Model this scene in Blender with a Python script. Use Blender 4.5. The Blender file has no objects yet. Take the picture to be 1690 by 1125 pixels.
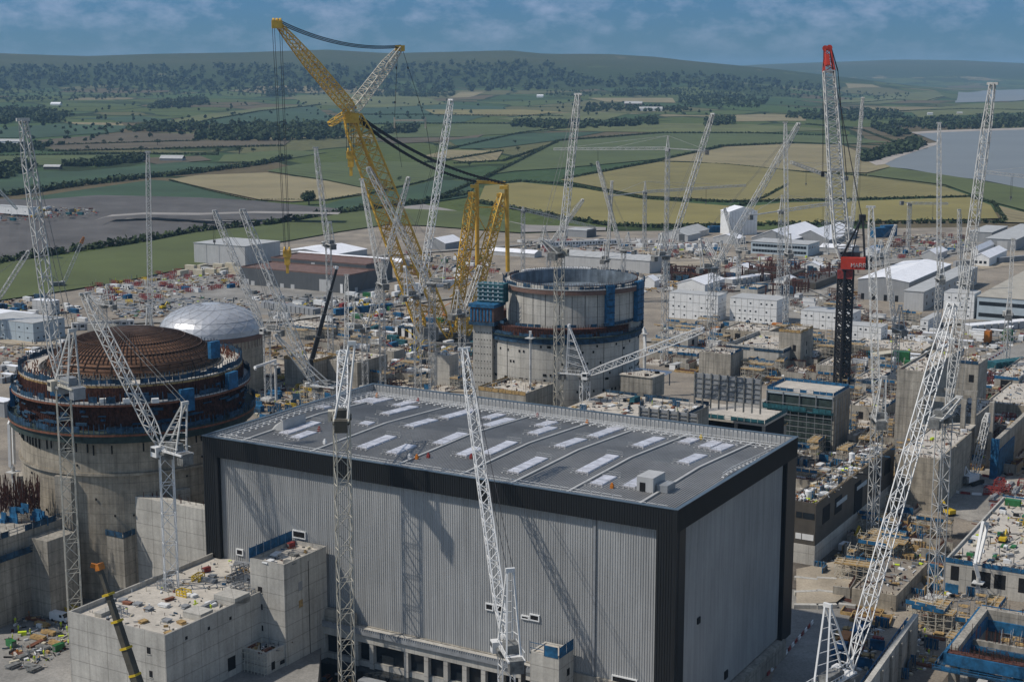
import bpy, math, random
from mathutils import Vector as VV, Matrix
S = bpy.context.scene
rnd = random.Random(7)
R = math.radians
# ---------------------------------------------------------------- camera
CX, CY, F, YH, HC = 845.0, 562.5, 2490.0, 115.0, 140.0
PITCH = math.atan((CY - YH) / F)
cam = bpy.data.cameras.new("camera"); camo = bpy.data.objects.new("camera", cam)
S.collection.objects.link(camo); S.camera = camo
camo.location = (0, 0, HC); camo.rotation_euler = (math.pi / 2 - PITCH, 0, 0)
cam.sensor_width = 36; cam.lens = F / 1690 * 36; cam.clip_start = 1; cam.clip_end = 60000
# ---------------------------------------------------------------- sky, sun, exposure
SUN_EL, SUN_AZ = 51, 191            # azimuth the light comes FROM, degrees from +X
w = bpy.data.worlds.new("World"); S.world = w; w.use_nodes = True
nt = w.node_tree; N_ = nt.nodes; L_ = nt.links
bg = N_['Background']; bg.inputs['Strength'].default_value = 0.1
sky = N_.new('ShaderNodeTexSky'); sky.sky_type = 'NISHITA'; sky.sun_disc = False
sky.sun_elevation = R(SUN_EL); sky.sun_rotation = R(-90); sky.ozone_density = 3.0; sky.dust_density = 0.3; sky.air_density = 1.0
tc = N_.new('ShaderNodeTexCoord'); mp = N_.new('ShaderNodeMapping'); mp.inputs['Scale'].default_value = (1, 1, 2.0)
L_.new(tc.outputs['Generated'], mp.inputs['Vector'])
nz = N_.new('ShaderNodeTexNoise'); nz.inputs['Scale'].default_value = 34; nz.inputs['Detail'].default_value = 9; nz.inputs['Roughness'].default_value = 0.62
L_.new(mp.outputs['Vector'], nz.inputs['Vector'])
cr = N_.new('ShaderNodeValToRGB'); cr.color_ramp.elements[0].position = 0.44; cr.color_ramp.elements[0].color = (0, 0, 0, 1)
cr.color_ramp.elements[1].position = 0.78; cr.color_ramp.elements[1].color = (1, 1, 1, 1)
L_.new(nz.outputs['Fac'], cr.inputs['Fac'])
tint = N_.new('ShaderNodeMixRGB'); tint.blend_type = 'MULTIPLY'; tint.inputs['Fac'].default_value = 1
sx = N_.new('ShaderNodeSeparateXYZ'); L_.new(tc.outputs['Generated'], sx.inputs[0])
el = N_.new('ShaderNodeMapRange'); el.inputs[1].default_value = 0.05; el.inputs[2].default_value = 0.2
L_.new(sx.outputs['Z'], el.inputs[0])
low = N_.new('ShaderNodeMixRGB'); low.inputs[1].default_value = (0.122, 0.25, 0.47, 1); low.inputs[2].default_value = (0.92, 0.86, 0.76, 1)
L_.new(el.outputs[0], low.inputs['Fac'])
L_.new(sky.outputs[0], tint.inputs[1]); L_.new(low.outputs[0], tint.inputs[2])
cl = N_.new('ShaderNodeMixRGB'); cl.inputs[2].default_value = (3.6, 4.0, 5.4, 1)
cm = N_.new('ShaderNodeMath'); cm.operation = 'MULTIPLY'; L_.new(cr.outputs[0], cm.inputs[0])
ce = N_.new('ShaderNodeMapRange'); ce.inputs[1].default_value = 0.0; ce.inputs[2].default_value = 0.035; ce.inputs[3].default_value = 0.0; ce.inputs[4].default_value = 0.5
L_.new(sx.outputs['Z'], ce.inputs[0]); L_.new(ce.outputs[0], cm.inputs[1])
L_.new(cm.outputs[0], cl.inputs['Fac']); L_.new(tint.outputs[0], cl.inputs[1]); L_.new(cl.outputs[0], bg.inputs['Color'])
sun = bpy.data.lights.new("sun", 'SUN'); sun.energy = 2.7; sun.angle = R(0.9); sun.color = (1.0, 0.94, 0.85)
suno = bpy.data.objects.new("sun", sun); S.collection.objects.link(suno)
ce_, se_ = math.cos(R(SUN_EL)), math.sin(R(SUN_EL))
SD = VV((math.cos(R(SUN_AZ)) * ce_, math.sin(R(SUN_AZ)) * ce_, se_))
suno.rotation_euler = (-SD).to_track_quat('-Z', 'Y').to_euler()
S.view_settings.view_transform = 'Standard'; S.view_settings.look = 'None'; S.view_settings.gamma = 1
S.view_settings.exposure = 0.5
S.cycles.max_bounces = 6; S.cycles.volume_bounces = 0; S.cycles.transparent_max_bounces = 4
# ---------------------------------------------------------------- geometry of the view
cp, sp = math.cos(PITCH), math.sin(PITCH)
def ray(x, y):
    a = (x - CX) / F; b = (y - CY) / F
    return VV((a, cp - b * sp, -sp - b * cp))
def G(x, y, z=0.0):
    d = ray(x, y); t = (z - HC) / d.z
    return VV((d.x * t, d.y * t, z))
def Pd(x, y, D):
    d = ray(x, y); t = D / d.y
    return VV((d.x * t, D, HC + d.z * t))
def proj(p):
    x, y, z = p[0], p[1], p[2] - HC
    f = y * cp - z * sp; dn = -y * sp - z * cp
    return CX + F * x / f, CY + F * dn / f
def zat(P, y):                       # height above P that projects to image row y
    a, b = -50.0, 400.0
    for _ in range(40):
        m = (a + b) / 2
        if proj((P[0], P[1], m))[1] > y: a = m
        else: b = m
    return a
class FR:                            # a plan frame: u to the right and nearer, v away
    def __init__(s, phi=-30.1):
        s.u = VV((math.cos(R(phi)), math.sin(R(phi)), 0)); s.v = VV((-s.u.y, s.u.x, 0)); s.phi = phi
SITE = FR()
UP = VV((0, 0, 1))
def alongx(P, d, xt):                # distance along d from P until it projects to column xt
    a, b = 0.0, 600.0
    s = 1 if proj(P + d * 5)[0] > proj(P)[0] else -1
    for _ in range(45):
        m = (a + b) / 2
        if (proj(P + d * m)[0] - xt) * s < 0: a = m
        else: b = m
    return a
# ---------------------------------------------------------------- terrain height
SKY = [(-900, 100), (-300, 98), (0, 97), (100, 100), (150, 101), (250, 98), (400, 96), (540, 92), (640, 97), (750, 95), (840, 93), (900, 98), (1000, 98), (1080, 102), (1130, 107), (1180, 111), (1280, 119), (1400, 131), (1500, 142), (1570, 148), (1700, 152), (2600, 152)]
SKY2 = [(-900, 118), (1100, 118), (1180, 112), (1250, 107), (1400, 102), (1480, 99), (1580, 100), (1690, 105), (2000, 112), (2600, 118)]
def lerpt(T, x):
    for (a, b), (c, d) in zip(T, T[1:]):
        if x <= c: return b + (d - b) * (x - a) / (c - a)
    return T[-1][1]
def ss(a, b, x):
    t = min(1, max(0, (x - a) / (b - a))); return t * t * (3 - 2 * t)
def hgt(X, Y):
    if Y < 1350: return 0.0
    px = CX + F * X / (Y * cp + (HC - 20) * sp)
    sea = ss(1180, 1500, px)
    und = (math.sin(X / 410 + Y / 900) + math.sin(Y / 530 - X / 1300 + 1)) * 4 * ss(1500, 4000, Y)
    base = (30 * ss(1800, 7000, Y) + und) * (1 - 0.85 * sea)
    r1 = HC + (YH - lerpt(SKY, px)) / F * 9600
    r2 = HC + (YH - lerpt(SKY2, px)) / F * 17000
    t1 = ss(6300, 9600, Y)
    w_ = 12 * math.sin(X / 330 + 2) * math.sin(Y / 420) * t1 * (1 - t1) * 4
    w_ += (26 * math.sin(X / 520 + 1.3) * math.sin(Y / 640 + X / 900) + 12 * math.sin(X / 170) * math.sin(Y / 230 + 1)) * t1 * (1 - t1) * 3 + 2.5 * math.sin(X / 95) * t1
    h = base + (max(r1, 4) - base) * t1 + w_ if Y <= 9600 else max(4, r1) * (1 - ss(9600, 13000, Y)) + max(4, r1) * 0.15
    if Y > 11000: h = max(h, max(0, r2) * ss(11500, 17000, Y) * (1 - 0.4 * ss(17000, 20000, Y)))
    return h
def GT(x, y):                        # ground point seen at pixel, on the terrain
    d = ray(x, y); t = 300.0; step = 40.0
    while t < 22000:
        p = VV((d.x * t, d.y * t, HC + d.z * t))
        if p.z <= hgt(p.x, p.y): break
        t += step
    a, b = t - step, t
    for _ in range(22):
        m = (a + b) / 2; p = VV((d.x * m, d.y * m, HC + d.z * m))
        if p.z <= hgt(p.x, p.y): b = m
        else: a = m
    return VV((d.x * b, d.y * b, hgt(d.x * b, d.y * b)))
# ---------------------------------------------------------------- materials
MATS = {}
def mat(name, col, rough=0.75, var=0.15, scale=0.35, metal=0.0, col2=None, grid=None, streak=0.0, fine=0.0, bump=0.0):
    m = bpy.data.materials.new(name); m.use_nodes = True; t = m.node_tree; n = t.nodes; l = t.links
    b = n['Principled BSDF']; b.inputs['Roughness'].default_value = rough; b.inputs['Metallic'].default_value = metal
    if 'Specular IOR Level' in b.inputs: b.inputs['Specular IOR Level'].default_value = 0.35
    g = n.new('ShaderNodeNewGeometry')
    no = n.new('ShaderNodeTexNoise'); no.inputs['Scale'].default_value = scale; no.inputs['Detail'].default_value = 6; no.inputs['Roughness'].default_value = 0.65
    l.new(g.outputs['Position'], no.inputs['Vector'])
    ra = n.new('ShaderNodeMapRange'); ra.inputs[1].default_value = 0.3; ra.inputs[2].default_value = 0.7; l.new(no.outputs['Fac'], ra.inputs[0])
    mx = n.new('ShaderNodeMixRGB'); c2 = col2 or tuple(c * (1 - var * 2) for c in col)
    k = 1.0 if col2 else 1 + var * 0.5
    mx.inputs[1].default_value = (*c2, 1); mx.inputs[2].default_value = (*[min(1, c * k) for c in col], 1); l.new(ra.outputs[0], mx.inputs['Fac'])
    out = mx.outputs[0]
    def mul(fac_socket, lo):
        nonlocal out
        q = n.new('ShaderNodeMixRGB'); q.blend_type = 'MULTIPLY'; q.inputs['Fac'].default_value = 1
        r_ = n.new('ShaderNodeMapRange'); r_.inputs[1].default_value = 0.32; r_.inputs[2].default_value = 0.62; r_.inputs[3].default_value = lo; r_.inputs[4].default_value = 1.0
        l.new(fac_socket, r_.inputs[0]); l.new(out, q.inputs[1]); l.new(r_.outputs[0], q.inputs[2]); out = q.outputs[0]
    if streak:
        ma = n.new('ShaderNodeMapping'); ma.inputs['Scale'].default_value = (1.1, 1.1, 0.06); l.new(g.outputs['Position'], ma.inputs[0])
        n2 = n.new('ShaderNodeTexNoise'); n2.inputs['Scale'].default_value = 1.0; n2.inputs['Detail'].default_value = 5; l.new(ma.outputs[0], n2.inputs['Vector'])
        mul(n2.outputs['Fac'], 1 - streak)
    if fine:
        n3 = n.new('ShaderNodeTexNoise'); n3.inputs['Scale'].default_value = 1.6; n3.inputs['Detail'].default_value = 8; n3.inputs['Roughness'].default_value = 0.8; l.new(g.outputs['Position'], n3.inputs['Vector'])
        mul(n3.outputs['Fac'], 1 - fine)
    if grid:                          # cast joints: a brick grid on vertical faces
        s_ = n.new('ShaderNodeSeparateXYZ'); l.new(g.outputs['Position'], s_.inputs[0])
        for axis, per, wd in ((None, grid[0], 0.012), ('Z', grid[1], 0.02)):
            if axis: v = s_.outputs[axis]
            else:
                d = n.new('ShaderNodeVectorMath'); d.operation = 'DOT_PRODUCT'; d.inputs[1].default_value = (1.37, 0.37, 0); l.new(g.outputs['Position'], d.inputs[0]); v = d.outputs['Value']
            a = n.new('ShaderNodeMath'); a.operation = 'DIVIDE'; a.inputs[1].default_value = per; l.new(v, a.inputs[0])
            f_ = n.new('ShaderNodeMath'); f_.operation = 'FRACT'; l.new(a.outputs[0], f_.inputs[0])
            c_ = n.new('ShaderNodeMath'); c_.operation = 'GREATER_THAN'; c_.inputs[1].default_value = wd * 3; l.new(f_.outputs[0], c_.inputs[0])
            q = n.new('ShaderNodeMixRGB'); q.blend_type = 'MULTIPLY'; q.inputs['Fac'].default_value = 1
            r_ = n.new('ShaderNodeMapRange'); r_.inputs[3].default_value = 0.72; r_.inputs[4].default_value = 1.0; l.new(c_.outputs[0], r_.inputs[0])
            l.new(out, q.inputs[1]); l.new(r_.outputs[0], q.inputs[2]); out = q.outputs[0]
    if bump:
        bp = n.new('ShaderNodeBump'); bp.inputs['Strength'].default_value = bump; bp.inputs['Distance'].default_value = 1.0; l.new(no.outputs['Fac'], bp.inputs['Height']); l.new(bp.outputs[0], b.inputs['Normal'])
    l.new(out, b.inputs['Base Color'])
    MATS[name] = m
    return m
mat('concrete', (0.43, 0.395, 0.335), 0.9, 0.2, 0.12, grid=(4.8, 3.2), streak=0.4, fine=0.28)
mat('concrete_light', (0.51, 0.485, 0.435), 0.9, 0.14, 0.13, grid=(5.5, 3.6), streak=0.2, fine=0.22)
mat('concrete_tan', (0.40, 0.35, 0.275), 0.9, 0.18, 0.3, grid=(4, 2.6), streak=0.35, fine=0.2)
mat('slab', (0.52, 0.475, 0.41), 0.95, 0.14, 0.3, fine=0.25)
mat('clad_grey', (0.375, 0.377, 0.372), 0.5, 0.1, 0.035, streak=0.2, fine=0.1)
mat('clad_black', (0.013, 0.0145, 0.016), 0.5, 0.1, 0.1)
mat('edge_trim', (0.07, 0.10, 0.13), 0.4, 0.1, 0.3)
mat('roof_grey', (0.235, 0.233, 0.228), 0.5, 0.16, 0.09, fine=0.2)
mat('skylight', (0.60, 0.60, 0.65), 0.3, 0.22, 0.5, fine=0.2)
mat('white_paint', (0.68, 0.68, 0.67), 0.5, 0.08, 0.5)
mat('crane_white', (0.58, 0.57, 0.54), 0.6, 0.22, 0.5, fine=0.15)
mat('crane_bright', (0.66, 0.655, 0.64), 0.5, 0.08, 0.7)
mat('crane_tan', (0.50, 0.465, 0.385), 0.6, 0.15, 0.7)
mat('crane_yellow', (0.66, 0.40, 0.055), 0.5, 0.15, 0.5)
mat('crane_red', (0.46, 0.042, 0.022), 0.5, 0.1, 0.5)
mat('black_steel', (0.022, 0.022, 0.024), 0.5, 0.15, 0.5)
mat('rope', (0.03, 0.03, 0.033), 0.7, 0.1, 1)
mat('machinery', (0.20, 0.20, 0.19), 0.6, 0.35, 0.8)
mat('grey_steel', (0.26, 0.27, 0.28), 0.5, 0.15, 0.6)
mat('blue_mesh', (0.022, 0.068, 0.125), 0.8, 0.45, 0.6)
mat('blue_bright', (0.015, 0.115, 0.245), 0.7, 0.35, 0.6)
mat('teal_mesh', (0.022, 0.115, 0.14), 0.7, 0.35, 0.6)
mat('scaffold_dark', (0.035, 0.055, 0.05), 0.8, 0.3, 0.5)
mat('rebar', (0.12, 0.045, 0.03), 0.9, 0.4, 1.2, fine=0.4)
mat('rebar_orange', (0.21, 0.085, 0.05), 0.9, 0.3, 1.0)
mat('dome_brown', (0.20, 0.105, 0.062), 0.95, 0.25, 0.5, fine=0.3)
mat('rib_brown', (0.06, 0.034, 0.024), 0.95, 0.25, 0.6)
mat('dome_steel', (0.46, 0.47, 0.49), 0.38, 0.12, 0.12, metal=0.35)
mat('dome_steel_dull', (0.445, 0.455, 0.475), 0.42, 0.12, 0.12, metal=0.35)
mat('seam', (0.38, 0.38, 0.39), 0.6, 0.1, 1)
mat('liner_steel', (0.20, 0.24, 0.28), 0.45, 0.35, 0.15, streak=0.4)
mat('shed_grey', (0.27, 0.275, 0.28), 0.6, 0.06, 0.2, streak=0.12)
mat('shed_light', (0.42, 0.42, 0.415), 0.6, 0.06, 0.2, streak=0.12)
mat('shed_dark', (0.085, 0.09, 0.095), 0.6, 0.08, 0.2, streak=0.12)
mat('shed_blue', (0.36, 0.42, 0.46), 0.6, 0.08, 0.2)
mat('shed_brown', (0.085, 0.075, 0.062), 0.6, 0.12, 0.3, streak=0.15)
mat('roof_white', (0.76, 0.76, 0.78), 0.5, 0.07, 0.2)
mat('roof_light', (0.42, 0.42, 0.41), 0.6, 0.1, 0.2, fine=0.12)
mat('roof_tan', (0.40, 0.37, 0.31), 0.8, 0.12, 0.15, fine=0.15)
mat('roof_rust', (0.16, 0.095, 0.075), 0.8, 0.2, 0.3)
mat('glass', (0.02, 0.025, 0.03), 0.15, 0.1, 1)
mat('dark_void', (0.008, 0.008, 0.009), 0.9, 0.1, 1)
mat('tyre', (0.02, 0.02, 0.02), 0.9, 0.1, 1)
mat('green_paint', (0.03, 0.15, 0.05), 0.5, 0.15, 0.8)
mat('yellow_paint', (0.58, 0.40, 0.02), 0.5, 0.15, 0.8)
mat('orange_paint', (0.48, 0.16, 0.02), 0.5, 0.15, 0.8)
mat('cream_paint', (0.52, 0.47, 0.36), 0.6, 0.1, 0.8)
mat('red_paint', (0.27, 0.04, 0.035), 0.7, 0.35, 0.8)
mat('timber', (0.42, 0.28, 0.12), 0.9, 0.3, 1.0)
mat('hivis', (0.50, 0.62, 0.03), 0.8, 0.1, 2)
mat('trousers', (0.05, 0.055, 0.07), 0.9, 0.1, 2)
mat('skin', (0.45, 0.27, 0.2), 0.7, 0.1, 2)
mat('dirt', (0.375, 0.32, 0.25), 1.0, 0.3, 0.035, col2=(0.16, 0.14, 0.118), fine=0.5)
mat('mud_dark', (0.15, 0.128, 0.105), 1.0, 0.3, 0.08, fine=0.5)
mat('sand', (0.43, 0.365, 0.275), 1.0, 0.25, 0.06, fine=0.4)
mat('pad_gravel', (0.36, 0.335, 0.295), 1.0, 0.28, 0.05, fine=0.45)
mat('road_grey', (0.30, 0.285, 0.26), 0.95, 0.22, 0.05, fine=0.4)
mat('earth_grey', (0.115, 0.108, 0.104), 1.0, 0.2, 0.02, fine=0.3)
mat('track_pale', (0.27, 0.25, 0.23), 1.0, 0.15, 0.02)
mat('grass', (0.088, 0.108, 0.033), 1.0, 0.14, 0.012, fine=0.2)
mat('leaf', (0.050, 0.072, 0.026), 1.0, 0.35, 0.08)
mat('leaf_far', (0.050, 0.074, 0.030), 1.0, 0.35, 0.02)
mat('bark', (0.06, 0.045, 0.03), 1.0, 0.2, 1)
mat('sea_water', (0.165, 0.18, 0.185), 0.6, 0.06, 0.004)
mat('shingle', (0.36, 0.32, 0.28), 1.0, 0.2, 0.02)
def field_mat(name, col, stripe=0.0, ang=0.0, per=11.0):
    m = mat(name, col, 1.0, 0.2, 0.008, fine=0.28)
    if stripe:
        n = m.node_tree.nodes; l = m.node_tree.links; b = n['Principled BSDF']; src = b.inputs['Base Color'].links[0].from_socket
        g = n.new('ShaderNodeNewGeometry'); d = n.new('ShaderNodeVectorMath'); d.operation = 'DOT_PRODUCT'
        no = n.new('ShaderNodeTexNoise'); no.inputs['Scale'].default_value = 0.004; l.new(g.outputs['Position'], no.inputs['Vector'])
        sc = n.new('ShaderNodeVectorMath'); sc.operation = 'SCALE'; sc.inputs['Scale'].default_value = 60; l.new(no.outputs['Color'], sc.inputs[0])
        ad = n.new('ShaderNodeVectorMath'); ad.operation = 'ADD'; l.new(g.outputs['Position'], ad.inputs[0]); l.new(sc.outputs[0], ad.inputs[1])
        d.inputs[1].default_value = (math.cos(R(ang)) / per, math.sin(R(ang)) / per, 0); l.new(ad.outputs[0], d.inputs[0])
        f_ = n.new('ShaderNodeMath'); f_.operation = 'FRACT'; l.new(d.outputs['Value'], f_.inputs[0])
        c_ = n.new('ShaderNodeMath'); c_.operation = 'GREATER_THAN'; c_.inputs[1].default_value = 0.75; l.new(f_.outputs[0], c_.inputs[0])
        q = n.new('ShaderNodeMixRGB'); q.inputs[2].default_value = (*[c * (1 - stripe) for c in col], 1); l.new(c_.outputs[0], q.inputs['Fac']); l.new(src, q.inputs[1]); l.new(q.outputs[0], b.inputs['Base Color'])
    return m
# ---------------------------------------------------------------- mesh builder
class MB:
    def __init__(s): s.v = []; s.f = []; s.mi = []; s.cur = 0
    def m(s, i): s.cur = i; return s
    def quad(s, *ps):
        k = len(s.v); s.v += [tuple(p) for p in ps]; s.f.append(tuple(range(k, k + len(ps)))); s.mi.append(s.cur)
    def hexa(s, b, t):               # two loops of n points
        n = len(b); k = len(s.v); s.v += [tuple(p) for p in b] + [tuple(p) for p in t]
        for i in range(n):
            j = (i + 1) % n; s.f.append((k + i, k + j, k + n + j, k + n + i)); s.mi.append(s.cur)
        s.f.append(tuple(range(k + n - 1, k - 1, -1))); s.f.append(tuple(range(k + n, k + 2 * n))); s.mi += [s.cur] * 2
    def fbox(s, O, fr, u0, u1, v0, v1, z0, z1):
        P = lambda u, v, z: VV((O[0], O[1], 0)) + fr.u * u + fr.v * v + UP * z
        s.hexa([P(u0, v0, z0), P(u1, v0, z0), P(u1, v1, z0), P(u0, v1, z0)], [P(u0, v0, z1), P(u1, v0, z1), P(u1, v1, z1), P(u0, v1, z1)])
    def box(s, c, sz, ang=0.0):      # centre of the base, size
        fr = FR(ang); s.fbox(c, fr, -sz[0] / 2, sz[0] / 2, -sz[1] / 2, sz[1] / 2, c[2], c[2] + sz[2])
    def prism(s, poly, z0, z1): s.hexa([VV((p[0], p[1], z0)) for p in poly], [VV((p[0], p[1], z1)) for p in poly])
    def beam(s, p, q, w, h=None, cap=False):
        p = VV(p); q = VV(q); d = q - p
        if d.length < 1e-6: return
        d.normalize(); a = d.cross(UP)
        if a.length < 0.05: a = d.cross(VV((1, 0, 0)))
        a.normalize(); b = a.cross(d); h = h or w; a = a * (w / 2); b = b * (h / 2)
        k = len(s.v)
        for o in (p, q):
            for e in (a + b, a - b, -a - b, b - a): s.v.append(tuple(o + e))
        for i in range(4):
            j = (i + 1) % 4; s.f.append((k + i, k + j, k + 4 + j, k + 4 + i)); s.mi.append(s.cur)
        if cap: s.f += [(k + 3, k + 2, k + 1, k), (k + 4, k + 5, k + 6, k + 7)]; s.mi += [s.cur] * 2
    def path(s, pts, w):
        for a, b in zip(pts, pts[1:]): s.beam(a, b, w)
    def tube(s, p, q, r0, r1=None, n=10):
        p = VV(p); q = VV(q); r1 = r0 if r1 is None else r1; d = (q - p).normalized(); a = d.cross(UP)
        if a.length < 0.05: a = d.cross(VV((1, 0, 0)))
        a.normalize(); b = a.cross(d)
        c = [a * math.cos(2 * math.pi * i / n) + b * math.sin(2 * math.pi * i / n) for i in range(n)]
        s.hexa([p + e * r0 for e in c][::-1], [q + e * r1 for e in c][::-1])
    def lattice(s, P, Q, prof, n, tc, td, up=UP, faces=4, cross=False, rings=True):
        """square truss P->Q; prof = [(t, width, depth)]"""
        P = VV(P); Q = VV(Q); ax = (Q - P).normalized(); a = ax.cross(up)
        if a.length < 0.05: a = ax.cross(VV((0, 1, 0)))
        a.normalize(); b = a.cross(ax).normalized()
        def wd(t, k):
            for x, y in zip(prof, prof[1:]):
                if t <= y[0]: return x[k] + (y[k] - x[k]) * (t - x[0]) / (y[0] - x[0])
            return prof[-1][k]
        st = []
        for i in range(n + 1):
            t = i / n; c = P.lerp(Q, t); W = wd(t, 1) / 2; D = wd(t, 2) / 2
            st.append([c + a * W + b * D, c - a * W + b * D, c - a * W - b * D, c + a * W - b * D])
        for k in range(4):
            j = (k + 1) % 4
            for i in range(n):
                s.beam(st[i][k], st[i + 1][k], tc)
                if (i + k) % 2 == 0 or cross: s.beam(st[i][k], st[i + 1][j], td)
                if (i + k) % 2 == 1 or cross: s.beam(st[i][j], st[i + 1][k], td)
                if rings and i % 2 == 0: s.beam(st[i][k], st[i][j], td)
            s.beam(st[n][k], st[n][j], tc)
        return st
    def dome(s, c, r, rise, nr=10, na=48, smax=1.0, thin=0.0):
        rings = []
        for i in range(nr + 1):
            t = i / nr; a = (1 - t) * math.pi / 2
            rr = r * math.sin(a) if rise > 0 else r; z = c[2] + rise * math.cos(a)
            rings.append([VV((c[0] + rr * math.cos(2 * math.pi * k / na), c[1] + rr * math.sin(2 * math.pi * k / na), z)) for k in range(na)])
        return rings
    def ring(s, c, r0, r1, z0, z1, n=64, a0=0.0, a1=360.0):    # annular wall
        full = abs(a1 - a0 - 360) < 1e-6; m = n if full else n + 1
        pts = [R(a0 + (a1 - a0) * i / n) for i in range(m)]
        k = len(s.v)
        for a in pts:
            for r_, z in ((r0, z0), (r1, z0), (r1, z1), (r0, z1)): s.v.append((c[0] + r_ * math.cos(a), c[1] + r_ * math.sin(a), z))
        for i in range(n):
            j = (i + 1) % m
            for q in range(4):
                p = (q + 1) % 4; s.f.append((k + 4 * i + q, k + 4 * j + q, k + 4 * j + p, k + 4 * i + p)[::-1]); s.mi.append(s.cur)
    def build(s, name, mats, parent=None, smooth=False):
        if isinstance(mats, str): mats = [mats]
        org = VV(parent['_o']) if parent is not None else VV((0, 0, 0))
        me = bpy.data.meshes.new(name)
        me.from_pydata([(v[0] - org.x, v[1] - org.y, v[2] - org.z) for v in s.v], [], s.f)
        for m_ in mats: me.materials.append(MATS[m_])
        if len(mats) > 1: me.polygons.foreach_set('material_index', s.mi)
        if smooth: me.polygons.foreach_set('use_smooth', [True] * len(me.polygons))
        me.update()
        o = bpy.data.objects.new(name, me); S.collection.objects.link(o)
        if parent is not None: o.parent = parent
        o['_o'] = tuple(org)
        return o
def tag(o, label=None, cat=None, group=None, kind=None):
    if label: o['label'] = label
    if cat: o['category'] = cat
    if group: o['group'] = group
    if kind: o['kind'] = kind
    return o
def thing(name, loc, label, cat, group=None):
    o = bpy.data.objects.new(name, None); S.collection.objects.link(o); o.location = tuple(loc); o['_o'] = tuple(loc)
    o.empty_display_size = 0.5
    return tag(o, label, cat, group)
def clone(root, loc, rz=0.0, label=None, group=None, sc=None):
    def cp(o, par):
        c = o.copy(); S.collection.objects.link(c)
        if par is not None: c.parent = par
        for ch in KIDS.get(o.name, []): cp(ch, c)
        return c
    r = cp(root, None); r.location = tuple(loc); r.rotation_euler = (0, 0, rz)
    if sc: r.scale = sc
    if label: r['label'] = label
    if group: r['group'] = group
    return r
KIDS = {}
def freeze(root):                    # remember the children of a prototype so that it can be cloned
    for o in [root] + list(root.children_recursive): KIDS[o.name] = list(o.children)
    return root
def structure(name, mb, m, **k): return tag(mb.build(name, m, **k), kind='structure')
def stuff(name, mb, m, label=None, **k): return tag(mb.build(name, m, **k), label, kind='stuff')
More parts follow.
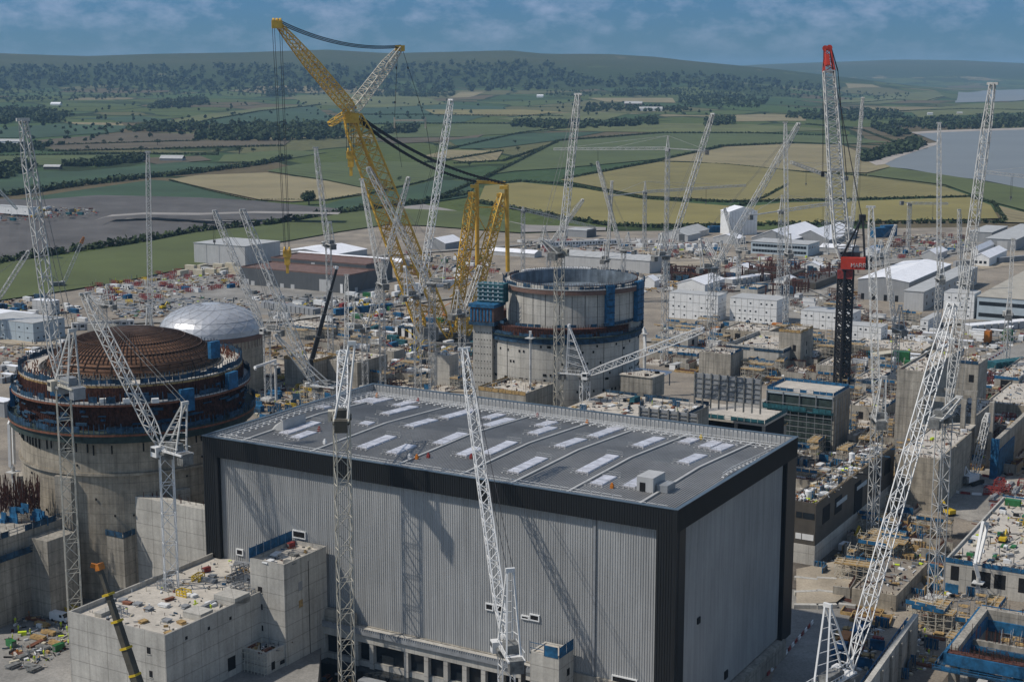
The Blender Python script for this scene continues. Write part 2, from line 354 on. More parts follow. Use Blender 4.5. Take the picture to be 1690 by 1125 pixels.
# ================================================================ COUNTRYSIDE
import bmesh
def country_mat():
    m = bpy.data.materials.new('countryside'); m.use_nodes = True; t = m.node_tree; n = t.nodes; l = t.links; MATS['countryside'] = m
    b = n['Principled BSDF']; b.inputs['Roughness'].default_value = 1.0; b.inputs['Specular IOR Level'].default_value = 0.1
    g = n.new('ShaderNodeNewGeometry'); mp_ = n.new('ShaderNodeMapping'); mp_.inputs['Scale'].default_value = (0.0030, 0.0019, 0); mp_.inputs['Rotation'].default_value = (0, 0, 0.35)
    l.new(g.outputs['Position'], mp_.inputs[0])
    wn = n.new('ShaderNodeTexNoise'); wn.inputs['Scale'].default_value = 1.3; l.new(mp_.outputs[0], wn.inputs[0])
    ad = n.new('ShaderNodeMixRGB'); ad.blend_type = 'ADD'; ad.inputs['Fac'].default_value = 0.5; l.new(mp_.outputs[0], ad.inputs[1]); l.new(wn.outputs['Color'], ad.inputs[2])
    vo = n.new('ShaderNodeTexVoronoi'); vo.inputs['Scale'].default_value = 1.0; l.new(ad.outputs[0], vo.inputs['Vector'])
    ve = n.new('ShaderNodeTexVoronoi'); ve.feature = 'DISTANCE_TO_EDGE'; ve.inputs['Scale'].default_value = 1.0; l.new(ad.outputs[0], ve.inputs['Vector'])
    s_ = n.new('ShaderNodeSeparateColor'); l.new(vo.outputs['Color'], s_.inputs[0])
    r_ = n.new('ShaderNodeValToRGB'); r_.color_ramp.interpolation = 'CONSTANT'
    cols = [(0, (0.072, 0.092, 0.030)), (0.2, (0.046, 0.076, 0.032)), (0.38, (0.105, 0.105, 0.05)), (0.52, (0.058, 0.09, 0.034)), (0.66, (0.105, 0.085, 0.05)), (0.76, (0.075, 0.10, 0.038)), (0.9, (0.175, 0.15, 0.085))]
    e = r_.color_ramp.elements; e[0].color = (*cols[0][1], 1); e[1].position = cols[1][0]; e[1].color = (*cols[1][1], 1)
    for p, c in cols[2:]:
        q = e.new(p); q.color = (*c, 1)
    l.new(s_.outputs[0], r_.inputs[0])
    ed = n.new('ShaderNodeMath'); ed.operation = 'LESS_THAN'; ed.inputs[1].default_value = 0.028; l.new(ve.outputs['Distance'], ed.inputs[0])
    hm = n.new('ShaderNodeMixRGB'); hm.inputs[2].default_value = (0.026, 0.038, 0.016, 1); l.new(ed.outputs[0], hm.inputs['Fac']); l.new(r_.outputs[0], hm.inputs[1])
    # woods by noise, denser on the hills
    w1 = n.new('ShaderNodeTexNoise'); w1.inputs['Scale'].default_value = 0.0021; w1.inputs['Detail'].default_value = 6; w1.inputs['Roughness'].default_value = 0.55; l.new(g.outputs['Position'], w1.inputs[0])
    sz = n.new('ShaderNodeSeparateXYZ'); l.new(g.outputs['Position'], sz.inputs[0])
    hz = n.new('ShaderNodeMapRange'); hz.inputs[1].default_value = 35; hz.inputs[2].default_value = 85; hz.inputs[3].default_value = -0.045; hz.inputs[4].default_value = 0.16; l.new(sz.outputs['Z'], hz.inputs[0])
    aw = n.new('ShaderNodeMath'); aw.operation = 'ADD'; l.new(w1.outputs['Fac'], aw.inputs[0]); l.new(hz.outputs[0], aw.inputs[1])
    th = n.new('ShaderNodeMapRange'); th.inputs[1].default_value = 0.53; th.inputs[2].default_value = 0.545; l.new(aw.outputs[0], th.inputs[0])
    wf = n.new('ShaderNodeTexNoise'); wf.inputs['Scale'].default_value = 0.03; wf.inputs['Detail'].default_value = 6; l.new(g.outputs['Position'], wf.inputs[0])
    wc = n.new('ShaderNodeMixRGB'); wc.inputs[1].default_value = (0.010, 0.019, 0.007, 1); wc.inputs[2].default_value = (0.062, 0.085, 0.030, 1); l.new(wf.outputs['Fac'], wc.inputs['Fac'])
    wm = n.new('ShaderNodeMixRGB'); l.new(th.outputs[0], wm.inputs['Fac']); l.new(hm.outputs[0], wm.inputs[1]); l.new(wc.outputs[0], wm.inputs[2])
    # moor on the tops
    mo = n.new('ShaderNodeMapRange'); mo.inputs[1].default_value = 120; mo.inputs[2].default_value = 185; l.new(sz.outputs['Z'], mo.inputs[0])
    mn = n.new('ShaderNodeMath'); mn.operation = 'MULTIPLY'; mn.inputs[1].default_value = 0.75; l.new(mo.outputs[0], mn.inputs[0])
    mc = n.new('ShaderNodeMixRGB'); mc.inputs[1].default_value = (0.085, 0.08, 0.036, 1); mc.inputs[2].default_value = (0.028, 0.045, 0.016, 1); l.new(w1.outputs['Fac'], mc.inputs['Fac'])
    mm = n.new('ShaderNodeMixRGB'); l.new(mn.outputs[0], mm.inputs['Fac']); l.new(wm.outputs[0], mm.inputs[1]); l.new(mc.outputs[0], mm.inputs[2])
    l.new(mm.outputs[0], b.inputs['Base Color'])
    bp = n.new('ShaderNodeBump'); bp.inputs['Strength'].default_value = 0.5; bp.inputs['Distance'].default_value = 22; l.new(wf.outputs['Fac'], bp.inputs['Height']); l.new(bp.outputs[0], b.inputs['Normal'])
country_mat()
mb = MB(); rows = [-300, 0, 300, 700, 1000, 1300]
y_ = 1350.0
while y_ < 20000: rows.append(y_); y_ *= 1.018
NC = 150
for Y in rows:
    for i in range(NC + 1):
        X = (i / NC - 0.5) * 2 * (0.62 * max(Y, 0) + 700); mb.v.append((X, Y, hgt(X, Y) - 0.25))
for r_ in range(len(rows) - 1):
    for i in range(NC):
        k = r_ * (NC + 1) + i; mb.f.append((k, k + 1, k + NC + 2, k + NC + 1)); mb.mi.append(0)
structure('terrain', mb, 'countryside', smooth=True)
LAY = [0.0]
def drape(name, pts, m, dz=None, world=False):
    LAY[0] += 0.02
    dz = (0.35 + LAY[0]) if dz is None else dz
    P = [VV(p) for p in pts] if world else [GT(*p) for p in pts]
    bm = bmesh.new(); vs = [bm.verts.new(p) for p in P]; bm.faces.new(vs)
    bmesh.ops.triangulate(bm, faces=bm.faces[:])
    for it in range(4):
        es = [e for e in bm.edges if e.calc_length() > 160]
        if not es: break
        bmesh.ops.subdivide_edges(bm, edges=es, cuts=1); bmesh.ops.triangulate(bm, faces=[f for f in bm.faces if len(f.verts) > 3])
    bmesh.ops.recalc_face_normals(bm, faces=bm.faces[:])
    for v in bm.verts: v.co.z = hgt(v.co.x, v.co.y) + dz
    me = bpy.data.meshes.new(name); bm.to_mesh(me); bm.free(); me.materials.append(MATS[m])
    if me.polygons and me.polygons[0].normal.z < 0: me.flip_normals()
    o = bpy.data.objects.new(name, me); S.collection.objects.link(o); return tag(o, kind='structure')
field_mat('f_teal', (0.040, 0.078, 0.036)); field_mat('f_green', (0.084, 0.108, 0.034), 0.12, 40, 24); field_mat('f_olive', (0.215, 0.185, 0.068), 0.14, 25, 14)
field_mat('f_tan', (0.275, 0.23, 0.125), 0.12, 60, 12); field_mat('f_straw', (0.25, 0.21, 0.11), 0.13, 15, 16); field_mat('f_brown', (0.115, 0.092, 0.056)); field_mat('f_gold', (0.235, 0.20, 0.066), 0.14, 75, 13)
field_mat('f_lime', (0.125, 0.138, 0.045))
FIELDS = [
 # far strips, back to front
 ('f_teal', [(110, 196), (230, 192), (300, 200), (205, 202), (180, 198)]), ('f_straw', [(105, 202), (200, 203), (205, 208), (130, 206)]),
 ('f_lime', [(255, 205), (330, 190), (430, 178), (520, 172), (480, 182), (380, 196), (300, 208)]), ('f_teal', [(320, 205), (420, 185), (520, 175), (545, 192), (540, 205), (420, 206)]),
 ('f_lime', [(480, 158), (560, 155), (700, 160), (740, 172), (620, 178), (500, 172)]), ('f_teal', [(540, 180), (620, 178), (740, 173), (830, 176), (840, 184), (720, 188), (560, 188)]),
 ('f_teal', [(560, 190), (700, 190), (800, 192), (760, 203), (640, 205), (565, 204)]), ('f_olive', [(700, 181), (860, 181), (930, 185), (850, 192), (720, 190)]),
 ('f_straw', [(760, 152), (800, 152), (775, 161), (740, 162)]), ('f_straw', [(970, 162), (1110, 162), (1115, 170), (1000, 168)]),
 ('f_lime', [(820, 196), (960, 185), (1040, 187), (1000, 198), (880, 204)]), ('f_straw', [(1215, 190), (1330, 190), (1330, 200), (1215, 201)]),
 ('f_lime', [(1350, 170), (1450, 160), (1545, 150), (1560, 160), (1450, 172)]), ('f_straw', [(1395, 138), (1440, 140), (1455, 145), (1400, 146)]),
 ('f_lime', [(1500, 183), (1600, 172), (1690, 168), (1800, 168), (1800, 182), (1600, 190), (1520, 196)]),
 ('f_brown', [(60, 232), (220, 219), (330, 222), (330, 232), (180, 236), (90, 240)]), ('f_brown', [(80, 240), (340, 232), (480, 232), (470, 240), (250, 246), (90, 250)]),
 ('f_teal', [(-60, 215), (100, 205), (210, 208), (200, 218), (60, 228), (-60, 228)]), ('f_green', [(-60, 258), (200, 256), (240, 262), (120, 274), (-60, 272)]),
 ('f_brown', [(215, 262), (330, 258), (350, 265), (260, 272)]), ('f_green', [(370, 256), (470, 248), (540, 252), (440, 268), (360, 268)]),
 ('f_green', [(610, 215), (780, 205), (960, 206), (900, 218), (760, 226), (620, 228)]), ('f_brown', [(620, 229), (760, 227), (800, 222), (780, 232), (640, 238)]),
 ('f_teal', [(740, 232), (880, 220), (1000, 218), (920, 232), (820, 245), (760, 246)]), ('f_straw', [(740, 248), (830, 250), (820, 265), (770, 268), (700, 258)]),
 ('f_lime', [(880, 210), (1090, 204), (1240, 206), (1400, 215), (1240, 220), (1000, 218), (920, 216)]),
 ('f_green', [(800, 290), (850, 268), (920, 234), (1090, 221), (1240, 221), (1400, 226), (1470, 236), (1390, 238), (1310, 235), (1190, 241), (1080, 264), (930, 278), (850, 283)]),
 ('f_straw', [(1085, 266), (1200, 243), (1310, 238), (1390, 240), (1440, 262), (1470, 276), (1430, 286), (1320, 283), (1150, 268)]),
 ('f_teal', [(-60, 282), (130, 284), (300, 268), (390, 272), (330, 286), (160, 300), (60, 318), (-60, 330)]),
 ('f_teal', [(20, 332), (110, 318), (250, 298), (280, 300), (340, 314), (430, 334), (540, 343), (560, 354), (430, 348), (350, 343), (200, 343), (60, 340)]),
 ('f_tan', [(280, 297), (330, 290), (440, 286), (540, 300), (610, 314), (600, 322), (540, 330), (480, 334), (430, 331), (350, 314)]),
 ('f_green', [(440, 283), (490, 272), (600, 266), (720, 270), (735, 284), (700, 300), (620, 315), (540, 298)]),
 ('f_teal', [(520, 344), (560, 332), (640, 318), (720, 298), (790, 300), (770, 326), (690, 338), (600, 352)]),
 ('f_gold', [(790, 332), (800, 308), (860, 302), (960, 312), (1060, 330), (1212, 342), (1215, 370), (1000, 372), (900, 352)]),
 ('f_olive', [(925, 298), (1000, 284), (1090, 268), (1200, 271), (1330, 286), (1420, 292), (1560, 310), (1600, 324), (1420, 328), (1200, 332), (1060, 324)]),
 ('f_gold', [(1222, 344), (1290, 336), (1420, 333), (1600, 327), (1635, 340), (1648, 362), (1380, 368), (1224, 370)]),
 ('f_straw', [(1655, 368), (1645, 340), (1690, 352), (1760, 360), (1760, 372)]),
]
for m, p in FIELDS: drape('field', p, m)
drape('grass_bank', [(1470, 277), (1545, 288), (1610, 298), (1690, 312), (1800, 330), (1800, 364), (1690, 348), (1640, 335), (1560, 306), (1430, 290)], 'grass')
drape('grass_strip', [(-200, 530), (-200, 450), (0, 436), (120, 422), (240, 402), (330, 384), (450, 373), (560, 354), (640, 345), (760, 350), (860, 372), (860, 386), (700, 374), (640, 372), (560, 384), (470, 400), (420, 407), (330, 440), (200, 467), (120, 480), (0, 498)], 'grass')
# the sea
drape('sea', [(1432, 268), (1452, 275), (1500, 280), (1560, 291), (1620, 298), (1700, 314), (1900, 352), (2600, 430), (2600, 222), (2000, 219), (1690, 213), (1560, 217), (1503, 219), (1520, 224), (1546, 235), (1530, 246), (1490, 253), (1455, 262)], 'sea_water', 0.9)
drape('sea', [(1576, 170), (1582, 152), (1640, 149), (1700, 147.5), (2300, 147), (2300, 168), (1690, 165.5), (1640, 168)], 'sea_water', 0.9)
drape('beach', [(1434, 268), (1470, 258), (1500, 247), (1530, 238), (1546, 236), (1546, 240), (1520, 248), (1480, 262), (1460, 272), (1446, 274)], 'shingle', 1.1)
drape('beach', [(1502, 219), (1560, 215.5), (1700, 211.5), (1700, 214.5), (1560, 219), (1512, 222)], 'shingle', 1.1)
# ground of the site
SITEPX = [(-500, 640), (0, 499), (60, 486), (200, 466), (330, 438), (420, 405), (560, 382), (640, 371), (700, 374), (860, 386), (1000, 382), (1250, 380), (1690, 374), (2300, 372)]
P = [GT(*p) for p in SITEPX]; P = [VV((-620, 700, 0))] + P[1:] + [VV((900, 700, 0)), VV((650, 120, 0)), VV((-500, 120, 0))]
drape('site_ground', P, 'dirt', 0.15, world=True)
def pad(px, m='pad_gravel', z=0.2, name='pad'): return drape(name, px, m, z + LAY[0] * 0.02)
pad([(130, 470), (330, 440), (470, 455), (640, 470), (640, 500), (470, 520), (300, 520), (160, 505)], 'road_grey')
pad([(1560, 605), (1690, 566), (1900, 560), (1900, 600), (1690, 604), (1600, 650)], 'road_grey', name='road')
pad([(1420, 420), (1560, 395), (1640, 400), (1560, 428), (1460, 440)], 'road_grey')
pad([(1190, 470), (1400, 450), (1420, 520), (1200, 545)], 'pad_gravel')
pad([(860, 395), (1180, 392), (1190, 415), (900, 425)], 'track_pale')
pad([(0, 1010), (130, 960), (180, 1125), (140, 1300), (-100, 1300), (-60, 1050)], 'road_grey')
pad([(1310, 940), (1400, 900), (1470, 905), (1440, 990), (1380, 1125), (1350, 1300), (1200, 1300), (1290, 1080)], 'road_grey', name='road')
pad([(1490, 830), (1580, 760), (1690, 790), (1690, 850), (1600, 860)], 'pad_gravel')
pad([(560, 352), (700, 338), (870, 372), (1000, 376), (1000, 381), (860, 384), (720, 368), (600, 366)], 'track_pale', 0.6, 'track')
for i in range(70):
    y0 = rnd.uniform(405, 1000); x0 = rnd.uniform(-100, 1800)
    if y0 > 640 and x0 < 1330: continue
    c = G(x0, y0); rr = rnd.uniform(7, 32); px = []
    for k in range(11): a = k * 2 * math.pi / 11; q = c + VV((math.cos(a) * rr * rnd.uniform(.6, 1.7), math.sin(a) * rr * rnd.uniform(.5, 1.1), 0)); px.append(q)
    drape('mud_patch', px, rnd.choice(('mud_dark', 'sand', 'sand', 'pad_gravel', 'mud_dark', 'road_grey')), 0.3 + i * .004, world=True)
pad([(1314, 945), (1400, 928), (1412, 975), (1380, 1000), (1314, 1004)], 'sand', 1.2, 'sand_heap'); pad([(1420, 975), (1500, 940), (1530, 980), (1470, 1010)], 'sand', 1.2, 'sand_heap')
def strip(px, z, wd, m, name):
    mb = MB(); P = [G(x, y, z) for x, y in px]
    for a, b in zip(P, P[1:]):
        mb.quad(a + VV((0, -wd, 0)), b + VV((0, -wd, 0)), b + VV((0, wd, 0)), a + VV((0, wd, 0)))
    structure(name, mb, m)
for k, px in enumerate(([(60, 540), (240, 530), (470, 528), (640, 505), (820, 480)], [(1060, 458), (1200, 452), (1330, 448), (1430, 440), (1600, 412), (1700, 402)], [(1195, 478), (1330, 474), (1430, 520), (1530, 536), (1700, 520)], [(330, 436), (480, 440), (640, 420), (860, 404), (1060, 402), (1250, 398)], [(1060, 560), (1200, 566), (1400, 570), (1560, 580)])): strip(px, .95 + k * .02, 5, 'road_grey' if k % 2 else 'pad_gravel', 'road')
# spoil heap on the left
mb = MB(); B = [(-160, 470), (0, 434), (60, 424), (160, 408), (260, 394), (330, 382), (420, 371), (520, 358), (580, 350)]
T = [(-160, 352), (0, 344), (60, 338), (160, 332), (260, 329), (330, 330), (420, 335), (520, 343), (580, 347)]
K = [(-160, 318), (0, 328), (60, 330), (160, 322), (260, 324), (330, 326), (420, 331), (520, 341), (580, 346)]
hh = [9, 9, 9, 9, 8, 7, 5, 3, 1]
LB = [G(*p, 0.3) for p in B]; LT = [G(p[0], p[1], h) for p, h in zip(T, hh)]; LK = [G(p[0], p[1], h + .5) for p, h in zip(K, hh)]
for i in range(8):
    for t in range(6):
        for s_ in range(4):
            q = lambda a, b: (LB[i].lerp(LB[i + 1], a).lerp(LT[i].lerp(LT[i + 1], a), b)) + UP * (math.sin(i * 3 + a * 9 + b * 5) * 0.35 * b * (1 - b) * 4)
            a0, a1, b0, b1 = s_ / 4, (s_ + 1) / 4, t / 6, (t + 1) / 6
            mb.m(0).quad(q(a0, b0), q(a1, b0), q(a1, b1), q(a0, b1))
    mb.m(1 if i > 1 else 0).quad(LT[i], LT[i + 1], LK[i + 1], LK[i])
structure('spoil_heap', mb, ['earth_grey', 'earth_grey'])
strip([(-60, 372), (0, 362), (60, 356), (160, 360), (300, 362), (420, 366)], 4.5, 3, 'track_pale', 'track')
strip([(160, 362), (180, 356), (240, 352), (330, 353), (420, 350), (560, 352)], 9.2, 10, 'track_pale', 'track')
# ---------------------------------------------------------------- trees, hedges, woods
def leaves(mb, c, rx, rz, n, sz, r=rnd):
    for _ in range(n):
        while True:
            d = VV((r.uniform(-1, 1), r.uniform(-1, 1), r.uniform(-0.9, 1)))
            if 0.25 < d.length < 1: break
        k = 0.8 + 0.25 * math.sin(d.x * 5 + c.x) * math.cos(d.y * 4 + c.y)
        p = VV((c.x + d.x * rx * k, c.y + d.y * rx * k, c.z + d.z * rz * k))
        a = VV((r.uniform(-1, 1), r.uniform(-1, 1), r.uniform(-1, 1))).normalized(); b = a.cross(d + VV((0, 0, .3))).normalized(); s = sz * r.uniform(.6, 1.3)
        mb.quad(p - a * s, p - b * s * .7, p + a * s, p + b * s * .7)
def woodpoly(mb, px, n, h=9, sz=2.4, q=26):
    ys = [p[1] for p in px]; xs = [p[0] for p in px]; c = 0; tr = 0
    def inside(x, y):
        f = False; j = len(px) - 1
        for i in range(len(px)):
            if (px[i][1] > y) != (px[j][1] > y) and x < (px[j][0] - px[i][0]) * (y - px[i][1]) / (px[j][1] - px[i][1]) + px[i][0]: f = not f
            j = i
        return f
    while c < n and tr < n * 20:
        tr += 1; x = rnd.uniform(min(xs), max(xs)); y = rnd.uniform(min(ys), max(ys))
        if not inside(x, y): continue
        p = GT(x, y); k = rnd.uniform(.7, 1.3); leaves(mb, p + UP * h * .5 * k, h * .62 * k, h * .6 * k, q, sz * k); c += 1
mb = MB()
for px, n, h in [([(-80, 207), (0, 205), (100, 202), (118, 192), (80, 184), (0, 182), (-80, 182)], 150, 15), ([(242, 180), (270, 168), (340, 162), (345, 172), (300, 180)], 70, 14),
                 ([(212, 216), (250, 205), (330, 206), (330, 217), (250, 219)], 60, 11), ([(325, 232), (330, 210), (420, 207), (560, 208), (570, 230), (450, 234)], 170, 13),
                 ([(440, 160), (440, 150), (480, 152), (490, 160)], 30, 15), ([(610, 222), (640, 212), (690, 210), (690, 220)], 40, 10),
                 ([(590, 160), (590, 150), (680, 148), (760, 155), (740, 162)], 70, 15), ([(845, 210), (850, 200), (990, 203), (1085, 196), (1085, 206), (1000, 212), (920, 214)], 120, 10),
                 ([(1115, 175), (1120, 160), (1200, 155), (1270, 165), (1260, 178)], 90, 14), ([(960, 185), (970, 172), (1120, 176), (1150, 184)], 80, 9),
                 ([(1010, 160), (1010, 152), (1120, 150), (1125, 158)], 60, 13), ([(1160, 210), (1165, 198), (1210, 195), (1212, 206)], 35, 10), ([(1290, 195), (1300, 187), (1400, 180), (1480, 183), (1500, 195), (1400, 200)], 120, 9),
                 ([(1465, 210), (1470, 200), (1560, 196), (1690, 192), (1800, 190), (1800, 210), (1690, 211), (1560, 216)], 170, 13), ([(1440, 200), (1450, 208), (1500, 222), (1480, 226), (1440, 212)], 60, 10),
                 ([(1420, 262), (1450, 250), (1480, 240), (1510, 230), (1526, 240), (1510, 250), (1470, 258), (1436, 268), (1416, 268)], 140, 9), ([(-60, 250), (0, 245), (90, 238), (60, 250), (-60, 256)], 60, 8),
                 ([(-60, 300), (0, 280), (30, 270), (60, 275), (40, 290), (-60, 310)], 60, 9), ([(100, 274), (200, 264), (240, 260), (240, 266), (160, 276)], 50, 8)]:
    woodpoly(mb, px, int(n * 2.6), h, 3.4, 24)
for px, n, h in [([(-60, 150), (540, 152), (620, 140), (560, 108), (300, 112), (-60, 110)], 620, 24), ([(560, 150), (860, 152), (1000, 140), (900, 106), (620, 106)], 380, 24), ([(1000, 145), (1270, 150), (1400, 150), (1300, 134), (1120, 122), (1010, 126)], 260, 20), ([(-60, 172), (300, 160), (540, 158), (700, 152), (560, 146), (-60, 150)], 420, 13), ([(900, 160), (1200, 160), (1500, 168), (1500, 155), (1200, 146), (900, 150)], 330, 12), ([(0, 250), (560, 200), (1100, 190), (1400, 190), (1400, 170), (600, 165), (0, 170)], 300, 8)]:
    woodpoly(mb, px, n, h * (1 if h > 15 else .8), 7.5 if h > 15 else 3.0, 18)
stuff('woodland', mb, 'leaf_far', 'dark green woods and copses scattered over the farmland beyond the site')
mb = MB()
HEDGE = [[(-60, 332), (0, 325), (60, 317), (120, 308), (250, 293), (330, 285), (430, 272), (480, 262)], [(-60, 452), (0, 436), (60, 424), (120, 415), (200, 404), (300, 388), (380, 376), (450, 370), (560, 353), (640, 343), (700, 336), (770, 322)],
         [(780, 334), (840, 344), (900, 356), (1000, 372), (1100, 376), (1250, 372), (1400, 370), (1560, 368), (1660, 368)], [(770, 305), (860, 300), (930, 304), (1060, 328), (1200, 334), (1420, 330), (1600, 326)],
         [(930, 297), (1000, 284), (1090, 266), (1190, 242), (1310, 237)], [(1216, 342), (1260, 328), (1300, 306)], [(560, 354), (640, 344), (720, 330), (790, 300), (850, 270), (920, 234)], [(1600, 326), (1640, 336), (1660, 366)],
         [(430, 331), (540, 331), (620, 318), (700, 300)], [(420, 334), (340, 315), (280, 298)], [(1085, 267), (1200, 272), (1330, 285), (1430, 290)], [(750, 270), (830, 266), (920, 236)], [(0, 258), (200, 254), (360, 256)], [(560, 190), (700, 190), (930, 192)], [(560, 206), (760, 204), (960, 205)],
         [(300, 209), (420, 207), (560, 207)], [(320, 204), (430, 184), (530, 173)], [(740, 247), (860, 220), (1000, 205)], [(920, 233), (1090, 220), (1240, 220), (1400, 225)], [(80, 250), (250, 247), (470, 241)], [(90, 240), (330, 233)], [(1330, 205), (1420, 214), (1480, 236)], [(700, 270), (760, 262), (830, 250)], [(1360, 172), (1480, 165), (1560, 160)], [(1480, 184), (1600, 180), (1690, 182)]]
HW = [7, 6, 4, 3, 4, 3, 4, 3, 2, 2, 2, 3]
for i, px in enumerate(HEDGE):
    P = [GT(*p) for p in px]; w_ = HW[i] if i < len(HW) else 3.5
    for a, b in zip(P, P[1:]):
        L = (b - a).length; k = min(260, max(3, int(L / (w_ * 0.9))))
        for j in range(k):
            p = a.lerp(b, (j + rnd.random()) / k); hh_ = w_ * rnd.uniform(.5, .9); leaves(mb, VV((p.x, p.y + rnd.uniform(-w_, w_) * .5, hgt(p.x, p.y) + hh_ * .6)), w_ * .8, hh_, 20, w_ * .36)
stuff('hedgerow', mb, 'leaf', 'dark bushy hedgerows dividing the fields beyond the site')
def tree(x, y, h, label, group=None, q=120):
    p = GT(x, y); t = thing('field_tree', p, label, 'tree', group)
    m1 = MB(); m1.tube(p, p + UP * h * .5, h * .045, h * .03, 7)
    for k in range(4): a = k * 1.6; m1.tube(p + UP * h * .35, p + VV((math.cos(a) * h * .25, math.sin(a) * h * .25, h * .7)), h * .02, h * .01, 5)
    m1.build('trunk', 'bark', t)
    m2 = MB()
    for k in range(7):
        a = k * 0.9; c = p + VV((math.cos(a) * h * .28, math.sin(a) * h * .28, h * rnd.uniform(.45, .72))) if k else p + UP * h * .66
        leaves(m2, c, h * .3, h * .28, q // 5, h * .075)
    m2.build('crown', 'leaf', t)
    return t
tree(510, 338, 17, 'round dark tree standing alone in the pale stubble field', q=700)
tree(775, 275, 9, 'small dark tree on the field edge behind the yellow crane pendants', q=200)
GT_ = 'lone trees scattered in the far fields'
for x, y, h in [(112, 225, 14), (260, 240, 13), (233, 251, 12), (200, 236, 11), (172, 238, 10), (225, 230, 9), (145, 248, 9), (70, 253, 12), (360, 256, 14), (395, 255, 16), (418, 252, 10), (130, 276, 10), (165, 273, 9), (280, 222, 8), (320, 235, 9), (855, 250, 10), (850, 238, 9), (1085, 205, 12), (1070, 208, 12), (770, 302, 8), (976, 276, 7), (660, 300, 8), (640, 205, 9), (720, 243, 9), (905, 214, 9), (1420, 196, 11), (1545, 176, 8)]:
    tree(x, y, h, 'lone dark rounded tree in the far patchwork of fields', GT_, 110)
# ---- farm buildings far off
def farm(x, y, w_, d_, h_, wall, roof, label):
    p = GT(x, y); t = thing('farm_building', p, label, 'farm building'); fr = FR(-8)
    a = MB(); a.fbox(p, fr, -w_ / 2, w_ / 2, 0, d_, p.z - .5, p.z + h_); a.build('wall', wall, t)
    b = MB(); q = lambda u, v, z: p + fr.u * u + fr.v * v + UP * z
    for s_ in (0, 1): b.quad(q(-w_ / 2 - .5, -.5 if s_ else d_ + .5, h_), q(w_ / 2 + .5, -.5 if s_ else d_ + .5, h_), q(w_ / 2 + .5, d_ / 2, h_ + d_ * .3), q(-w_ / 2 - .5, d_ / 2, h_ + d_ * .3))
    b.build('roof', roof, t)
farm(16, 237, 50, 14, 4, 'white_paint', 'roof_light', 'long white farm shed at the left edge among dark trees')
farm(282, 266, 36, 16, 4, 'shed_grey', 'roof_light', 'low grey-roofed farm barn beyond the pale slender crane')
farm(85, 280, 24, 10, 4, 'shed_brown', 'roof_light', 'small farm barn by the hedge beyond the far left crane')
farm(91, 174, 34, 18, 5, 'white_paint', 'roof_white', 'bright white barn far off on the left plain')
farm(1045, 174, 60, 25, 6, 'roof_rust', 'roof_light', 'brown-walled farmhouse in the village beyond the middle cranes')
farm(1074, 183, 70, 20, 6, 'white_paint', 'roof_light', 'long pale farm shed just below the far village')
farm(1535, 190, 16, 10, 5, 'white_paint', 'roof_light', 'small white house above the wooded bay shore')
farm(1584, 189, 16, 10, 5, 'cream_paint', 'roof_light', 'small cream house right of the white house above the bay')
farm(891, 161, 26, 14, 7, 'white_paint', 'roof_white', 'tiny white house alone on the far green slope')
# ---- the air
def add_haze():
    mb = MB(); mb.hexa([VV((-15000, -400, -1.6)), VV((15000, -400, -1.6)), VV((15000, 21000, -1.6)), VV((-15000, 21000, -1.6))], [VV((-15000, -400, 262)), VV((15000, -400, 262)), VV((15000, 21000, 262)), VV((-15000, 21000, 262))])
    m = bpy.data.materials.new('haze'); m.use_nodes = True; t = m.node_tree; t.nodes.remove(t.nodes['Principled BSDF'])
    v = t.nodes.new('ShaderNodeVolumePrincipled'); v.inputs['Color'].default_value = (0.42, 0.70, 1.0, 1); v.inputs['Density'].default_value = 3.7e-5; v.inputs['Anisotropy'].default_value = 0.0
    t.links.new(v.outputs[0], t.nodes['Material Output'].inputs['Volume']); MATS['haze'] = m
    stuff('haze', mb, 'haze', 'thin blue summer haze over the land')
add_haze()
# ================================================================ TURBINE HALL
ZR = 54.0; HN = G(1118, 842, ZR); HN = VV((HN.x, HN.y, 0)); HL, HD = 123.5, 70.3
def hp(u, v, z): return HN + SITE.u * u + SITE.v * v + UP * z
def huv(P): d = VV((P[0], P[1], 0)) - HN; return d.dot(SITE.u), d.dot(SITE.v)
CAMP = VV((0, 0, HC))
def onplane(x, y, nrm, P0):
    d = ray(x, y); t = (P0 - CAMP).dot(nrm) / d.dot(nrm); return CAMP + d * t
def ffront(x, y): p = onplane(x, y, SITE.v, HN); return huv(p)[0], p.z
def fside(x, y): p = onplane(x, y, SITE.u, HN); return huv(p)[1], p.z
hall = thing('turbine_hall', hp(-HL / 2, HD / 2, 0), 'huge grey ribbed hall with black frame edges and skylit roof in the foreground', 'industrial hall')
def ribwall(mb, P0, along, out, L, z0, z1, pitch=0.58, dep=0.1):
    n = int(L / pitch); pr = []
    for i in range(n):
        a = i * pitch
        pr += [(a, 0), (a + pitch * .68, 0), (a + pitch * .76, dep), (a + pitch * .92, dep)]
    pr.append((L, 0))
    k = len(mb.v)
    for a, d in pr:
        p = P0 + along * a + out * d
        mb.v += [(p.x, p.y, z0), (p.x, p.y, z1)]
    for i in range(len(pr) - 1):
        mb.f.append((k + 2 * i, k + 2 * i + 2, k + 2 * i + 3, k + 2 * i + 1)); mb.mi.append(mb.cur)
FZ = 15.0; RC = 1.2
mb = MB(); ribwall(mb, hp(-HL + 4.4, RC, 0), SITE.u, -SITE.v, HL - 8.8, FZ, ZR - 4.6, dep=0.1); front = mb.build('front_wall', 'clad_grey', hall)
mb = MB(); ribwall(mb, hp(-RC, 4.4, 0), SITE.v, SITE.u, HD - 10, 5.6, ZR - 4.6, dep=0.1); side = mb.build('side_wall', 'clad_grey', hall)
